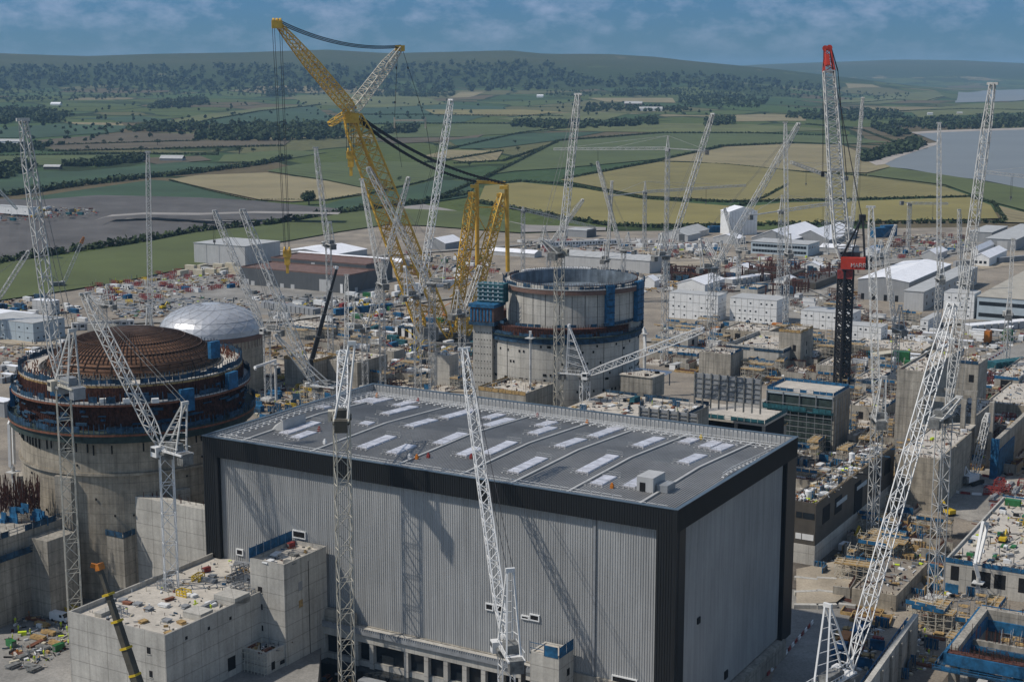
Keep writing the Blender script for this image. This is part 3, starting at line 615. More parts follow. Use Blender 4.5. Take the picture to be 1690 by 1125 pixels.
mb = MB(); mb.fbox(HN, SITE, -HL + .2, -.9, HD - .8, HD - .2, 0, ZR - .5); mb.fbox(HN, SITE, -HL + .2, -HL + .8, .8, HD - .8, 0, ZR - .5); mb.build('rear_wall', 'clad_grey', hall)
mb = MB()
ribwall(mb, hp(-HL, 0, 0), SITE.u, -SITE.v, HL, ZR - 4.7, ZR, dep=.1); ribwall(mb, hp(0, 0, 0), SITE.v, SITE.u, HD, ZR - 4.7, ZR, dep=.1)
ribwall(mb, hp(-HL, HD, 0), SITE.v * -1, -SITE.u, HD, ZR - 4.7, ZR); ribwall(mb, hp(0, HD, 0), SITE.u * -1, SITE.v, HL, ZR - 4.7, ZR)
mb.quad(hp(-HL, 0, ZR - 4.7), hp(0, 0, ZR - 4.7), hp(0, 1.3, ZR - 4.7), hp(-HL, 1.3, ZR - 4.7)); mb.quad(hp(0, 0, ZR - 4.7), hp(0, HD, ZR - 4.7), hp(-1.3, HD, ZR - 4.7), hp(-1.3, 1.3, ZR - 4.7))
mb.build('frame_band', 'clad_black', hall)
for u0, u1, v0, v1, zb in ((-HL, -HL + 4.5, 0, 1.3, 2), (-4.5, 0, 0, 1.3, 2), (-1.3, 0, 1.3, 4.8, 5), (-1.3, 0, HD - 6.5, HD, 4.7), (-HL, -HL + 1.3, 1.3, 5, 2)):
    mb = MB(); ax = SITE.u if u1 - u0 > 1 else SITE.v
    mb.fbox(HN, SITE, u0, u1 - .12, v0 + .12, v1, zb, ZR - 4.75)
    if ax is SITE.u: ribwall(mb, hp(u0, v0, 0), SITE.u, -SITE.v, u1 - u0, zb, ZR - 4.72, dep=.1)
    else: ribwall(mb, hp(u1, v0, 0), SITE.v, SITE.u, v1 - v0, zb, ZR - 4.72, dep=.1)
    mb.build('corner_column', 'clad_black', hall)
# edge trim and inside of the parapet
mb = MB()
for u0, u1, v0, v1 in ((-HL - .15, .15, -.15, .75), (-HL - .15, .15, HD - .75, HD + .15), (-HL - .15, -HL + .75, .76, HD - .76), (-.75, .15, .76, HD - .76)): mb.fbox(HN, SITE, u0, u1, v0, v1, ZR + .003, ZR + .16)
mb.build('parapet_cap', 'edge_trim', hall)
mb = MB(); ribwall(mb, hp(-HL + .7, HD - .7, 0), SITE.u, -SITE.v, HL - 1.4, ZR - 3.2, ZR, 1.1, .2); ribwall(mb, hp(-HL + .7, .8, 0), SITE.v, SITE.u, HD - 1.5, ZR - 3.2, ZR, 1.1, .2)
mb.build('parapet_lining', 'shed_light', hall)
def rz(v): return ZR - 2.4 + 1.7 * (1 - abs(v - HD / 2) / (HD / 2)) if v > HD / 2 else ZR - 1.3 + .6 * (v / (HD / 2))
mb = MB(); n = int((HL - 1.4) / .62)
for i in range(n):
    u = -HL + .7 + i * .62
    vs = [.75, 12, 24, HD / 2, 46, 58, HD - .75]
    for a, b in zip(vs, vs[1:]):
        mb.quad(hp(u, a, rz(a)), hp(u + .42, a, rz(a)), hp(u + .42, b, rz(b)), hp(u, b, rz(b)))
        mb.quad(hp(u + .42, a, rz(a)), hp(u + .52, a, rz(a) + .13), hp(u + .52, b, rz(b) + .13), hp(u + .42, b, rz(b)))
        mb.quad(hp(u + .52, a, rz(a) + .13), hp(u + .62, a, rz(a)), hp(u + .62, b, rz(b)), hp(u + .52, b, rz(b) + .13))
roof = mb.build('roof', 'roof_grey', hall)
def roofuv(x, y):
    p = G(x, y, ZR - 1.2); return huv(p)
# white gutters / walkway lines running across the roof
for (a, b) in (((1093, 811), (1229, 732)), ((957, 803), (1109, 724)), ((880, 781), (1039, 708)), ((760, 784), (963, 697)), ((708, 756), (862, 679)), ((600, 720), (745, 660)), ((480, 705), (640, 648))):
    ua = (roofuv(*a)[0] + roofuv(*b)[0]) / 2; mb = MB()
    vs = [1.5 + i * (HD - 4) / 10 for i in range(11)]
    for p, q in zip(vs, vs[1:]): mb.beam(hp(ua, p, rz(p) + .2), hp(ua, q, rz(q) + .2), .55, .28)
    mb.build('roof_walkway', 'roof_light', hall)
SKYL = [((527, 675), (540, 671)), ((464, 717), (527, 700)), ((483, 724), (520, 715)), ((591, 663), (617, 653)), ((609, 663), (641, 652)), ((652, 667), (687, 657)), ((632, 684), (687, 668)), ((671, 707), (720, 693)), ((728, 689), (788, 671)),
 ((592, 740), (652, 723)), ((643, 749), (683, 737)), ((719, 735), (768, 719)), ((757, 753), (795, 742)), ((800, 752), (848, 733)), ((799, 688), (831, 679)), ((797, 703), (849, 688)), ((841, 780), (901, 759)), ((884, 700), (920, 692)),
 ((875, 716), (917, 703)), ((917, 740), (967, 725)), ((973, 719), (1029, 699)), ((1045, 736), (1096, 719)), ((956, 781), (1017, 756)), ((976, 800), (1016, 789)), ((1029, 804), (1075, 790)), ((1123, 727), (1152, 719)), ((1157, 735), (1189, 724)), ((1175, 741), (1209, 729)), ((1121, 767), (1164, 751)), ((600, 704), (612, 700))]
for a, b in SKYL:
    ua, va = roofuv(*a); ub, vb = roofuv(*b); u = (ua + ub) / 2; va, vb = min(va, vb), max(va, vb); mb = MB()
    va = max(va, 2); vb = min(vb, HD - 3)
    zz = lambda v: rz(v) + .35
    n = max(2, int((vb - va) / 3))
    for i in range(n):
        p = va + (vb - va) * i / n; q = va + (vb - va) * (i + .93) / n
        mb.hexa([hp(u - 1.6, p, rz(p)), hp(u + 1.6, p, rz(p)), hp(u + 1.6, q, rz(q)), hp(u - 1.6, q, rz(q))], [hp(u - 1.45, p, zz(p)), hp(u + 1.45, p, zz(p)), hp(u + 1.45, q, zz(q)), hp(u - 1.45, q, zz(q))])
    sk = mb.build('skylight', 'skylight', hall)
    for v in (va - .8, vb + .5):
        mb = MB()
        for h_ in (.55, 1.05): mb.beam(hp(u - 2, v, rz(v) + h_), hp(u + 2, v, rz(v) + h_), .06)
        for k in range(4): mb.beam(hp(u - 2 + k * 1.33, v, rz(v)), hp(u - 2 + k * 1.33, v, rz(v) + 1.05), .06); mb.box(hp(u - 2 + k * 1.33, v - .35, rz(v) + .02), (.45, .28, .15), SITE.phi)
        mb.build('guard_rail', 'roof_light', sk)
def rail(us):
    mb = MB()
    for (u0, v0), (u1, v1) in us:
        L = math.hypot(u1 - u0, v1 - v0); n = int(L / 2.4)
        for i in range(n):
            p = lambda t, h: hp(u0 + (u1 - u0) * t, v0 + (v1 - v0) * t, rz(min(HD - 1, max(1, v0 + (v1 - v0) * t))) + h)
            a, b = i / n, (i + .9) / n
            mb.beam(p(a, 0), p(a, 1.1), .08); mb.beam(p(a, 1.1), p(b, 1.1), .08); mb.beam(p(a, .55), p(b, .55), .08)
            c = p(a, .02); mb.box((c.x, c.y, c.z), (.55, .35, .22), SITE.phi)
    mb.build('guard_rail', 'white_paint', hall)
rail([((-HL + 2, 2.6), (-3, 2.6))]); rail([((-HL + 2, 1.7), (-30, 1.7))]); rail([((-HL + 3, HD - 4), (-3, HD - 4))]); rail([((-HL + 3, HD - 5.4), (-25, HD - 5.4))]); rail([((-HL + 2.5, 3), (-HL + 2.5, HD - 4))]); rail([((-2.6, 30), (-2.6, HD - 4))]); rail([((-HL + 2, 4.2), (-14, 4.2))]); rail([((-HL + 3, HD - 7), (-3, HD - 7))]); rail([((-HL + 4, 3), (-HL + 4, HD - 6))])
# roof huts
u, v = roofuv(1062, 812); hut = MB(); hut.fbox(HN, SITE, u - 1.6, u + 2.2, v, v + 6, ZR - 1.3, ZR + 2.1); h1 = hut.build('roof_hut', 'shed_light', hall)
mb = MB(); mb.fbox(HN, SITE, u - .9, u + .4, v - .06, v + .05, ZR - 1.2, ZR + .9); mb.build('door', 'dark_void', h1)
mb = MB(); mb.fbox(HN, SITE, u + 2.5, u + 5, v + 1, v + 5, ZR - 1, ZR + .6); mb.build('rooftop_unit', 'grey_steel', hall)
u, v = roofuv(462, 712); mb = MB(); mb.hexa([hp(u - 3, v, ZR - 1.4), hp(u + 1, v, ZR - 1.4), hp(u + 1, v + 9, ZR - 1.4), hp(u - 3, v + 9, ZR - 1.4)], [hp(u - 3, v + 2, ZR - .3), hp(u + 1, v, ZR + 1.8), hp(u + 1, v + 9, ZR + 1.8), hp(u - 3, v + 7, ZR - .3)]); mb.build('roof_hut', 'roof_light', hall)
for x, y, m in ((887, 682, 'red_paint'), (969, 694, 'orange_paint'), (527, 713, 'red_paint'), (707, 756, 'red_paint'), (778, 758, 'red_paint'), (622, 650, 'orange_paint'), (690, 658, 'red_paint'), (676, 757, 'white_paint'), (688, 758, 'orange_paint'), (536, 733, 'white_paint'), (1010, 806, 'orange_paint'), (1157, 719, 'yellow_paint')):
    u, v = roofuv(x, y); v = min(max(v, 1.5), HD - 2); mb = MB(); mb.fbox(HN, SITE, u - .35, u + .35, v - .3, v + .3, rz(v), rz(v) + .8); mb.fbox(HN, SITE, u - .2, u + .2, v - .15, v + .15, rz(v) + .8, rz(v) + 1.2)
    mb.build('plant_unit', m, hall)
# openings
def opening(x0, y0, x1, y1, face='f', frame=True):
    g = ffront if face == 'f' else fside
    a0, z1 = g(x0, y0); a1, z0 = g(x1, y1); z0, z1 = min(z0, z1), max(z0, z1)
    mb = MB()
    if face == 'f': mb.fbox(HN, SITE, a0, a1, .9, 1.3, z0, z1)
    else: mb.fbox(HN, SITE, -1.3, -.9, a0, a1, z0, z1)
    w_ = mb.build('window', 'dark_void', hall)
    if frame:
        mb = MB(); t = .25
        if face == 'f':
            for q in ((a0 - t, a1 + t, z1, z1 + t), (a0 - t, a1 + t, z0 - t, z0), (a0 - t, a0, z0, z1), (a1, a1 + t, z0, z1)): mb.fbox(HN, SITE, q[0], q[1], .82, 1.3, q[2], q[3])
        else:
            for q in ((a0 - t, a1 + t, z1, z1 + t), (a0 - t, a1 + t, z0 - t, z0)): mb.fbox(HN, SITE, -1.3, -.82, q[0], q[1], q[2], q[3])
        mb.build('frame', 'white_paint', w_)
for q in ((799, 998, 809, 1008), (817, 1001, 826, 1011), (858, 1018, 868, 1023), (872, 1016, 885, 1026), (480, 877, 499, 890), (387, 908, 396, 917)): opening(*q)
opening(1008, 1117, 1046, 1160)
opening(1159, 1021, 1163, 1028, 's', False); opening(1203, 1110, 1208, 1118, 's', False)
mb = MB(); u, z = ffront(977, 1000); mb.fbox(HN, SITE, u - .25, u + .25, .8, 1.3, FZ, ZR - 4.7); mb.build('downpipe', 'grey_steel', hall)
# plinths
mb = MB(); mb.fbox(HN, SITE, -1.5, .55, 4, HD - 5.2, 4.4, 5.2); mb.fbox(HN, SITE, -.4, .25, 2, HD - 4, 0, 4.1); mb.build('side_plinth', 'concrete', hall)
mb = MB(); mb.fbox(HN, SITE, -HL + .2, -.2, .6, 2, 0, FZ - .02); mb.build('base_wall', 'concrete', hall)
u0 = ffront(528, 1030)[0]; u1 = ffront(896, 1100)[0]
mb = MB(); mb.fbox(HN, SITE, u0, u1, -1.6, .4, FZ - 3.0, FZ - .1); mb.fbox(HN, SITE, u0, u1, -.9, .4, FZ - 9, FZ - 7.6)
mb.build('portico_beam', 'concrete_light', hall)
mb = MB(); mb.fbox(HN, SITE, u0, u1, -4, .4, FZ - 13, FZ - 9.03); mb.fbox(HN, SITE, u0, u1, -.2, .42, FZ - 7.6, FZ - 3.0); mb.build('recess_shade_fill', 'glass', hall)  # near-black fill, paints the shade in the openings between the portico columns
mb = MB(); mb.fbox(HN, SITE, u0, u1, -2.2, -1.65, FZ - 1.0, FZ + .1); ribwall(mb, hp(u0, -2.1, 0), SITE.u, -SITE.v, u1 - u0, FZ, FZ + .5, .6, .2); mb.build('ledge', 'grey_steel', hall)
for x in (540, 594, 619, 676, 709, 741, 772, 803, 833, 865, 890):
    u = ffront(x, 1060)[0]; mb = MB(); mb.fbox(HN, SITE, u - .55, u + .55, -1.5, -.3, 0, FZ - 3.02); mb.build('portico_column', 'concrete_light', hall)
mb = MB(); u = ffront(592, 1050)[0]; mb.fbox(HN, SITE, u0 - 6, u - .6, -1.2, .3, FZ - 3, FZ + 2.8); mb.build('portico_wall', 'concrete', hall)
# ================================================================ REACTOR BUILDINGS
def railing(mb, c, r, z, h=1.5, n=90, post=.16, a0=0, a1=360):
    for i in range(n):
        a = R(a0 + (a1 - a0) * i / n); p = VV((c.x + r * math.cos(a), c.y + r * math.sin(a), z)); mb.beam(p, p + UP * (h + rnd.uniform(0, .8)), post)
def cap(mb, c, r, rise, nr, na, off=0.0):
    rg = mb.dome(c, r + off, rise + off, nr, na)
    for i in range(nr):
        for k in range(na):
            j = (k + 1) % na
            mb.quad(rg[i][k], rg[i][j], rg[i + 1][j], rg[i + 1][k])
    return rg
# --- unit on the left with the brown rebar dome
RS = 1.06; CA = Pd(218, 598, 391); zd = CA.z / RS; CA.z = zd
ra = thing('reactor_building', (CA.x, CA.y, 0), 'round concrete reactor building under construction topped by a brown rebar dome', 'reactor building')
mb = MB(); mb.ring(CA, 24, 27.5, 0, zd - 11.3, 96); mb.ring(CA, 26, 28.1, zd - 21.6, zd - 21.0, 96)
mb.build('concrete_shell', 'concrete_tan', ra)
for ax in (150, 322, 395, 45):
    s_ = (ax - 218) / 184; a = math.asin(max(-1, min(1, s_))) - math.pi / 2; d = VV((math.cos(a), math.sin(a), 0)); e = VV((-d.y, d.x, 0)); mb = MB(); fr = FR(math.degrees(a))
    mb.fbox((CA.x, CA.y), fr, 26.5, 28.9, -2.3, 2.3, 0, zd - (22 if ax == 150 else 26)); mb.build('buttress', 'concrete', ra)
mb = MB()
for i in range(120):
    a = R(i * 3.0); d = VV((math.cos(a), math.sin(a), 0)); p = CA + d * 27.55
    if rnd.random() < .6: mb.m(0); q = VV((p.x, p.y, zd - 13.4 - rnd.uniform(0, 1))); mb.beam(q, q - UP * rnd.choice((2, 2.4)), .5, .25)
    if rnd.random() < .35: q = VV((p.x, p.y, zd - 19 - 4 * rnd.randint(0, 3))); mb.beam(q, q - UP * .5, .45, .3)
mb.build('anchor', 'dark_void', ra)
mb = MB(); mb.ring(CA, 23, 27.0, zd - 11.3, zd - .35, 120)
for i in range(240): a = R(i * 1.5); p = VV((CA.x + 27.2 * math.cos(a), CA.y + 27.2 * math.sin(a), zd - 11)); mb.beam(p, p + UP * rnd.uniform(9.9, 10.9), .12)
mb.build('rebar_wall', 'rebar', ra)
for i in range(80):
    mb = MB(); a = R(rnd.uniform(170, 370)); r_ = 27.5 + rnd.uniform(0, .9); z = zd - rnd.choice((10.6, 9.5, 8.5, 7.4, 6.5, 2.6)); p = VV((CA.x + r_ * math.cos(a), CA.y + r_ * math.sin(a), z)); mb.box(p, (.3, rnd.uniform(1, 4), rnd.uniform(.2, .8)), math.degrees(a)); mb.build('formwork_panel', 'blue_mesh', ra)
for nm, r0, r1, z, m in (('lower_platform', 26.9, 30.0, zd - 11.2, 'scaffold_dark'), ('middle_platform', 26.6, 28.9, zd - 4.4, 'roof_light'), ('upper_deck', 18.5, 27.0, zd - .3, 'slab')):
    mb = MB(); mb.ring(CA, r0, r1, z, z + .3, 110)
    if nm == 'lower_platform': mb.ring(CA, 27.4, 29.6, z - 2.2, z - .05, 90)
    pl = mb.build(nm, m, ra)
    mb = MB(); k = 0
    for i in range(0, 360, 4):
        if rnd.random() < (.8 if nm != 'upper_deck' else .92): mb.ring(CA, r1 - .12, r1, z + .3 + rnd.uniform(0, .2), z + rnd.uniform(1.3, 1.9), 2, i, i + 3.8)
    railing(mb, CA, r1 - .05, z, 1.9, 150); mb.build('edge_mesh', 'blue_mesh', pl)
    mb = MB(); mb.ring(CA, r1 - .02, r1 + .06, z - .5, z - .05, 110); mb.build('edge_beam', 'timber' if nm == 'upper_deck' else 'rebar_orange', pl)
for x, y, wd, ht in ((144, 652, 3.2, 4.5), (342, 677, 3.5, 6.6), (27, 668, 3.5, 6), (400, 640, 4, 5), (380, 590, 3, 5)):
    a = math.asin(max(-1, min(1, (x - 218) / 196))) - math.pi / 2; fr = FR(math.degrees(a)); p = zat((CA.x + 30 * math.cos(a), CA.y + 30 * math.sin(a)), y) / RS; mb = MB(); mb.fbox((CA.x, CA.y), fr, 28.2, 29.3, -wd / 2, wd / 2, p, p + ht * .8); mb.build('climbing_panel', 'blue_bright', ra)
dc = VV((CA.x, CA.y, zd)); mb = MB(); cap(mb, dc, 20.4, 8.4, 14, 96); dm = mb.build('rebar_dome', 'dome_brown', ra, smooth=True)
mb = MB(); rg = MB().dome(dc, 20.6, 8.6, 16, 108)
for k in range(0, 108, 1):
    i0 = 0 if k % 9 == 0 else (2 if k % 3 == 0 else 4)
    for i in range(i0, 16): mb.beam(rg[i][k], rg[i + 1][k], .17)
for i in range(2, 17, 1):
    for k in range(108): mb.beam(rg[i][k], rg[i][(k + 1) % 108], .26 if i % 3 == 0 else .12)
mb.build('rib', 'rib_brown', dm)
mb = MB()
for r_, n, h_ in ((21.2, 160, .9), (22.0, 150, .8), (20.8, 170, 1.3)):
    for i in range(n): a = R(360 * i / n); p = VV((CA.x + r_ * math.cos(a), CA.y + r_ * math.sin(a), zd)); mb.beam(p, p + UP * h_ * rnd.uniform(.5, 1.2) + VV((-math.cos(a), -math.sin(a), 0)) * .5, .14)
mb.ring(dc, 20.3, 22.3, zd, zd + .25, 90); mb.build('dome_starter_bar', 'shed_brown', ra)
mb = MB()
for i in range(170):
    a = R(rnd.uniform(8, 62)) if i < 110 else R(rnd.uniform(185, 250)); r_ = rnd.uniform(22.8, 26.4); p = VV((CA.x + r_ * math.cos(a), CA.y + r_ * math.sin(a), zd)); mb.beam(p, p + VV((rnd.uniform(-.5, .5), rnd.uniform(-.5, .5), rnd.uniform(.6, 1.6))), .16)
mb.build('loose_rebar', 'rebar_orange', ra)
mb = MB()
for x, y in ((255, 648), (232, 649), (219, 650), (300, 640)): p = CA + VV(((x - 218) / 196 * 29, -28, -4)); mb.box(p, (1.6, 1.2, 1), 20)
mb.build('white_bag', 'white_paint', ra)
ra.scale = (RS, RS, RS)
# --- far unit, steel dome on a concrete drum
CC = Pd(349, 546, 664); r_c = 23.6; zc = CC.z
rc = thing('reactor_building', (CC.x, CC.y, 0), 'concrete reactor drum closed by a pale steel dome, behind the brown dome', 'reactor building')
mb = MB(); mb.ring(CC, 21, r_c - .3, 0, zc - .4, 72); mb.build('concrete_shell', 'concrete_tan', rc)
mb = MB(); mb.ring(CC, 22, r_c, zc - 2.2, zc - .2, 72); railing(mb, CC, r_c - .2, zc - 5.5, 3, 70, .2); mb.build('rim', 'roof_rust', rc)
mb = MB(); nr, na = 9, 40; rg = mb.dome(VV((CC.x, CC.y, zc)), r_c - .3, 12.6, nr, na); sp_ = lambda i, k: rg[i][k % na]
for i in range(nr):
    for k in range(na): mb.m(0 if (k // 2 + i // 2) % 2 == 0 or rnd.random() < .3 else 1).quad(sp_(i, k), sp_(i, k + 1), sp_(i + 1, k + 1), sp_(i + 1, k))
ds = mb.build('steel_dome', ['dome_steel', 'dome_steel_dull'], rc, smooth=True)
mb = MB(); rg = MB().dome(VV((CC.x, CC.y, zc)), r_c - .25, 12.66, nr, na)
for i in range(nr - 1):
    for k in range(0, na, 2):
        kk = k + (i % 2) * 0
        mb.beam(rg[i][(k + i) % na], rg[i + 1][(k + i + 1) % na], .08); mb.beam(rg[i][(k - i) % na], rg[i + 1][(k - i - 1) % na], .08)
    if i % 3 == 0:
        for k in range(na): mb.beam(rg[i][k], rg[i][(k + 1) % na], .12)
mb.build('weld_seam', 'seam', ds)
# --- unit in the middle, open ring
CB = Pd(947, 459, 549); zt = CB.z
rb = thing('reactor_building', (CB.x, CB.y, 0), 'tall open-topped round concrete reactor with blue edge platforms behind the grey hall roof', 'reactor building')
z1 = zat((CB.x, CB.y - 27), 541)
mb = MB(); mb.ring(CB, 23.3, 24.7, z1 - 4, zt, 96); mb.build('inner_wall', 'concrete_light', rb)
mb = MB(); mb.ring(CB, 23.0, 23.28, z1 - 4, zt + .5, 72); mb.ring(CB, .1, 23.1, zt - 4.9, zt - 4.6, 48); mb.build('steel_liner', 'liner_steel', rb)
mb = MB()
for k in range(14):
    a = R(200 + k * 11 + rnd.uniform(-2, 2)); fr = FR(math.degrees(a)); mb.fbox((CB.x, CB.y), fr, 24.6, 24.74, -.09, .09, z1, zt - 1 - rnd.uniform(0, 3))
mb.build('joint', 'dark_void', rb)
mb = MB(); mb.ring(CB, 23.2, 26.1, zt - 1.0, zt - .7, 96); pl = mb.build('top_platform', 'roof_light', rb)
mb = MB(); railing(mb, CB, 26.0, zt - .7, 1.2, 130, .16)
for i in range(0, 360, 4):
    if rnd.random() < .75: mb.ring(CB, 25.95, 26.05, zt - .6, zt + rnd.uniform(.2, .8), 2, i, i + 3.7)
mb.build('edge_mesh', 'blue_mesh', pl)
mb = MB(); mb.ring(CB, 24.75, 26.0, zt - 2.6, zt - 1.1, 96); railing(mb, CB, 23.4, zt, .8, 160, .14); mb.build('edge_formwork', 'roof_rust', pl)
mb = MB()
for k in range(14): a = R(75 + k * 4.5); mb.box(VV((CB.x + 26 * math.cos(a), CB.y + 26 * math.sin(a), zt - .4)), (1.2, 2.0, 1.1), math.degrees(a))
mb.build('white_sheeting', 'white_paint', pl)
for x, yb, wd in ((1001, 538, 3.2), (1050, 500, 3.0), (1056, 490, 2.6)):
    a = math.asin(max(-1, min(1, (x - 947) / 118))) - math.pi / 2; fr = FR(math.degrees(a)); mb = MB()
    mb.fbox((CB.x, CB.y), fr, 24.9, 26.6, -wd / 2, wd / 2, z1, zt + .6); st = mb.build('stair_tower', 'blue_bright', rb)
    mb = MB()
    for q in range(6): mb.fbox((CB.x, CB.y), fr, 26.6, 26.75, -wd / 2, wd / 2, z1 + q * 2.3, z1 + q * 2.3 + .3)
    mb.build('landing', 'blue_mesh', st)
CB2 = VV((Pd(925, 520, 549).x, CB.y, 0)); r2 = 29.6
mb = MB(); mb.ring(CB2, 26.5, r2 - .5, 0, z1 - 3.4, 96); mb.build('outer_wall', 'concrete_light', rb)
mb = MB()
for i in range(110):
    a = R(180 + rnd.uniform(5, 175)); mb.box(VV((CB2.x + (r2 - .5) * math.cos(a), CB2.y + (r2 - .5) * math.sin(a), z1 - 4 - rnd.choice((3, 5, 9, 13, 15, 19)))), (.3, .6, .8), math.degrees(a))
for k in range(9):
    a = R(192 + k * 18); mb.beam(VV((CB2.x + (r2 - .45) * math.cos(a), CB2.y + (r2 - .45) * math.sin(a), z1 - 4)), VV((CB2.x + (r2 - .45) * math.cos(a), CB2.y + (r2 - .45) * math.sin(a), 2)), .14, .12)
mb.build('anchor', 'dark_void', rb)
mb = MB(); mb.ring(CB2, 25.5, r2 - 1.0, z1 - 3.4, z1 - .4, 96); railing(mb, CB2, r2 - .9, z1 - 3.3, 3.8, 200, .15); mb.build('rebar_wall', 'rebar', rb)
mb = MB(); mb.ring(CB2, r2 - .7, r2 + 1.0, z1 - 3.6, z1 - 3.2, 96); pl = mb.build('ring_platform', 'scaffold_dark', rb)
mb = MB(); railing(mb, CB2, r2 + .9, z1 - 3.2, 1.2, 150, .16)
for i in range(0, 360, 5):
    if rnd.random() < .7: mb.ring(CB2, r2 + .9, r2 + 1, z1 - 3, z1 - 1.9, 2, i, i + 4.7)
    if rnd.random() < .6: mb.ring(CB2, r2 - .9, r2 - .5, z1 + .3, z1 + 1.3, 2, i, i + 4.2)
mb.ring(CB2, r2 - .4, r2 + .4, z1 - 5.6, z1 - 3.7, 60); mb.build('edge_mesh', 'blue_mesh', pl)
# pump house tower on its left
N = Pd(812, 560, CB.y - 18); N.z = 0; zt2 = zat(N, 537); mb = MB(); fr = FR(-24)
mb.fbox(N, fr, -7.5, 0, 0, 14, 0, zt2); an = mb.build('annex', 'concrete_light', rb)
mb = MB()
for q in range(6):
    for i in range(9): mb.fbox(N, fr, -6.6 + q * 1.15, -6.3 + q * 1.15, -.05, .1, zt2 - 3 - i * 2.6, zt2 - 2.6 - i * 2.6)
mb.build('tie_hole', 'dark_void', an)
mb = MB(); mb.fbox(N, fr, -8.5, 1.5, -1.5, 10, zt2, zt2 + 1.2); mb.build('annex_platform', 'blue_mesh', an)
mb = MB(); mb.fbox(N, fr, -8, 1, -1, 8, zt2 + 1.2, zt2 + 6.4); mb.build('annex_formwork', 'roof_rust', an)
mb = MB()
for q in range(7): mb.fbox(N, fr, -8.1 + q * 1.3, -7.4 + q * 1.3, -1.2, -.9, zt2 + 1.5, zt2 + 6)
mb.fbox(N, fr, -8.6, 1.6, -1.6, 8.5, zt2 + 6.4, zt2 + 7.6); mb.build('annex_panel', 'blue_bright', an)
mb = MB(); mb.fbox(N, fr, -7.6, 2.6, 4, 8.6, zt2 + 7.6, zt2 + 14.4)
for i in range(8): mb.beam(N + fr.u * (-8 + i * 1.55) + fr.v * 2.9 + UP * (zt2 + 7.6), N + fr.u * (-8 + i * 1.55) + fr.v * 2.9 + UP * (zt2 + 15.8), .14)
tw = mb.build('scaffold_tower', 'teal_mesh', rb)
mb = MB()
for q in range(5):
    mb.fbox(N, fr, -8.1, 3.1, 2.85, 3.0, zt2 + 8.4 + q * 1.5, zt2 + 8.55 + q * 1.5)
    for i in range(5): mb.fbox(N, fr, -7.2 + i * 2, -6.6 + i * 2, 2.8, 2.95, zt2 + 8.7 + q * 1.5, zt2 + 9.2 + q * 1.5)
mb.build('landing', 'shed_blue', tw)
mat('crane_dark', (0.075, 0.068, 0.052), 0.6, 0.2, 0.6)
# ================================================================ CRANES
def flat(d): d = VV((d.x, d.y, 0)); return d.normalized() if d.length > 1e-3 else VV((1, 0, 0))
def mast_part(t, B, S, w, m, tc, td, name='mast', base=True):
    L = (S - B).length; n = max(4, int(L / (w * 1.15))); mb = MB()
    fr = VV((math.cos(R(20 + rnd.uniform(-8, 8))), math.sin(R(20)), 0))
    mb.lattice(B, S, [(0, w, w), (1, w, w)], n, tc, td, up=fr)
    if base: mb.fbox(B, SITE, -w * .9, w * .9, -w * .9, w * .9, B.z, B.z + 1.2)
    mb.build(name, m, t)
def top_gear(t, S, fwd, m, cj=8.0, cw=2.4, dk='machinery', cab_side=1):
    side = VV((-fwd.y, fwd.x, 0)); fr = FR(math.degrees(math.atan2(fwd.y, fwd.x)))
    mb = MB(); mb.tube(S - UP * 1.0, S + UP * .3, 2.0, 2.0, 14); mb.fbox(S, fr, -2.2, 2.2, -2.2, 2.2, S.z + .3, S.z + .8); mb.build('turntable', dk, t)
    mb = MB(); mb.fbox(S, fr, -cj, 1.8, -1.7, 1.7, S.z + .85, S.z + 1.25)
    for k in range(int(cj / 1.4)):
        for s_ in (-1.8, 1.8): mb.beam(S - fwd * k * 1.4 + side * s_ + UP * 1.2, S - fwd * k * 1.4 + side * s_ + UP * 2.4, .1)
    for s_ in (-1.8, 1.8): mb.beam(S + side * s_ + UP * 2.4, S - fwd * (cj - 1) + side * s_ + UP * 2.4, .1)
    mb.build('machinery_deck', m, t)
    mb = MB(); mb.fbox(S, fr, -cj * .62, -cj * .3, -1.2, 1.2, S.z + 1.28, S.z + 3.0); mb.tube(S - fwd * cj * .22 - side * 1.1 + UP * 2.1, S - fwd * cj * .22 + side * 1.1 + UP * 2.1, .8, .8, 10); mb.build('winch', dk, t)
    mb = MB()
    for k in range(3): mb.fbox(S, fr, -cj - .2 + k * .75, -cj + .4 + k * .75, -1.4, 1.4, S.z - 1.3, S.z + 1.3)
    mb.build('counterweight', dk, t)
    c = S + side * 2.1 * cab_side + fwd * .6; mb = MB(); mb.fbox(c, fr, -1, 1.1, -.8, .8, S.z - .4, S.z + 1.9); cb = mb.build('cab', m, t)
    mb = MB(); mb.fbox(c, fr, 1.12, 1.16, -.7, .7, S.z + .3, S.z + 1.7); mb.fbox(c, fr, -.6, .9, -.84, .84, S.z + .7, S.z + 1.6); mb.build('glass', 'glass', cb)
def rope_hook(t, T, drop, m='rope'):
    mb = MB(); o = VV((.35, 0, 0)); mb.beam(T - o, T - o - UP * drop, .11); mb.beam(T + o, T + o - UP * drop, .11); mb.build('hoist_rope', m, t)
    mb = MB(); mb.box(T - UP * (drop + 1.2), (1.0, .6, 1.2)); mb.beam(T - UP * (drop + 1.2), T - UP * (drop + 2.2), .3, cap=True); mb.build('hook_block', 'machinery', t)
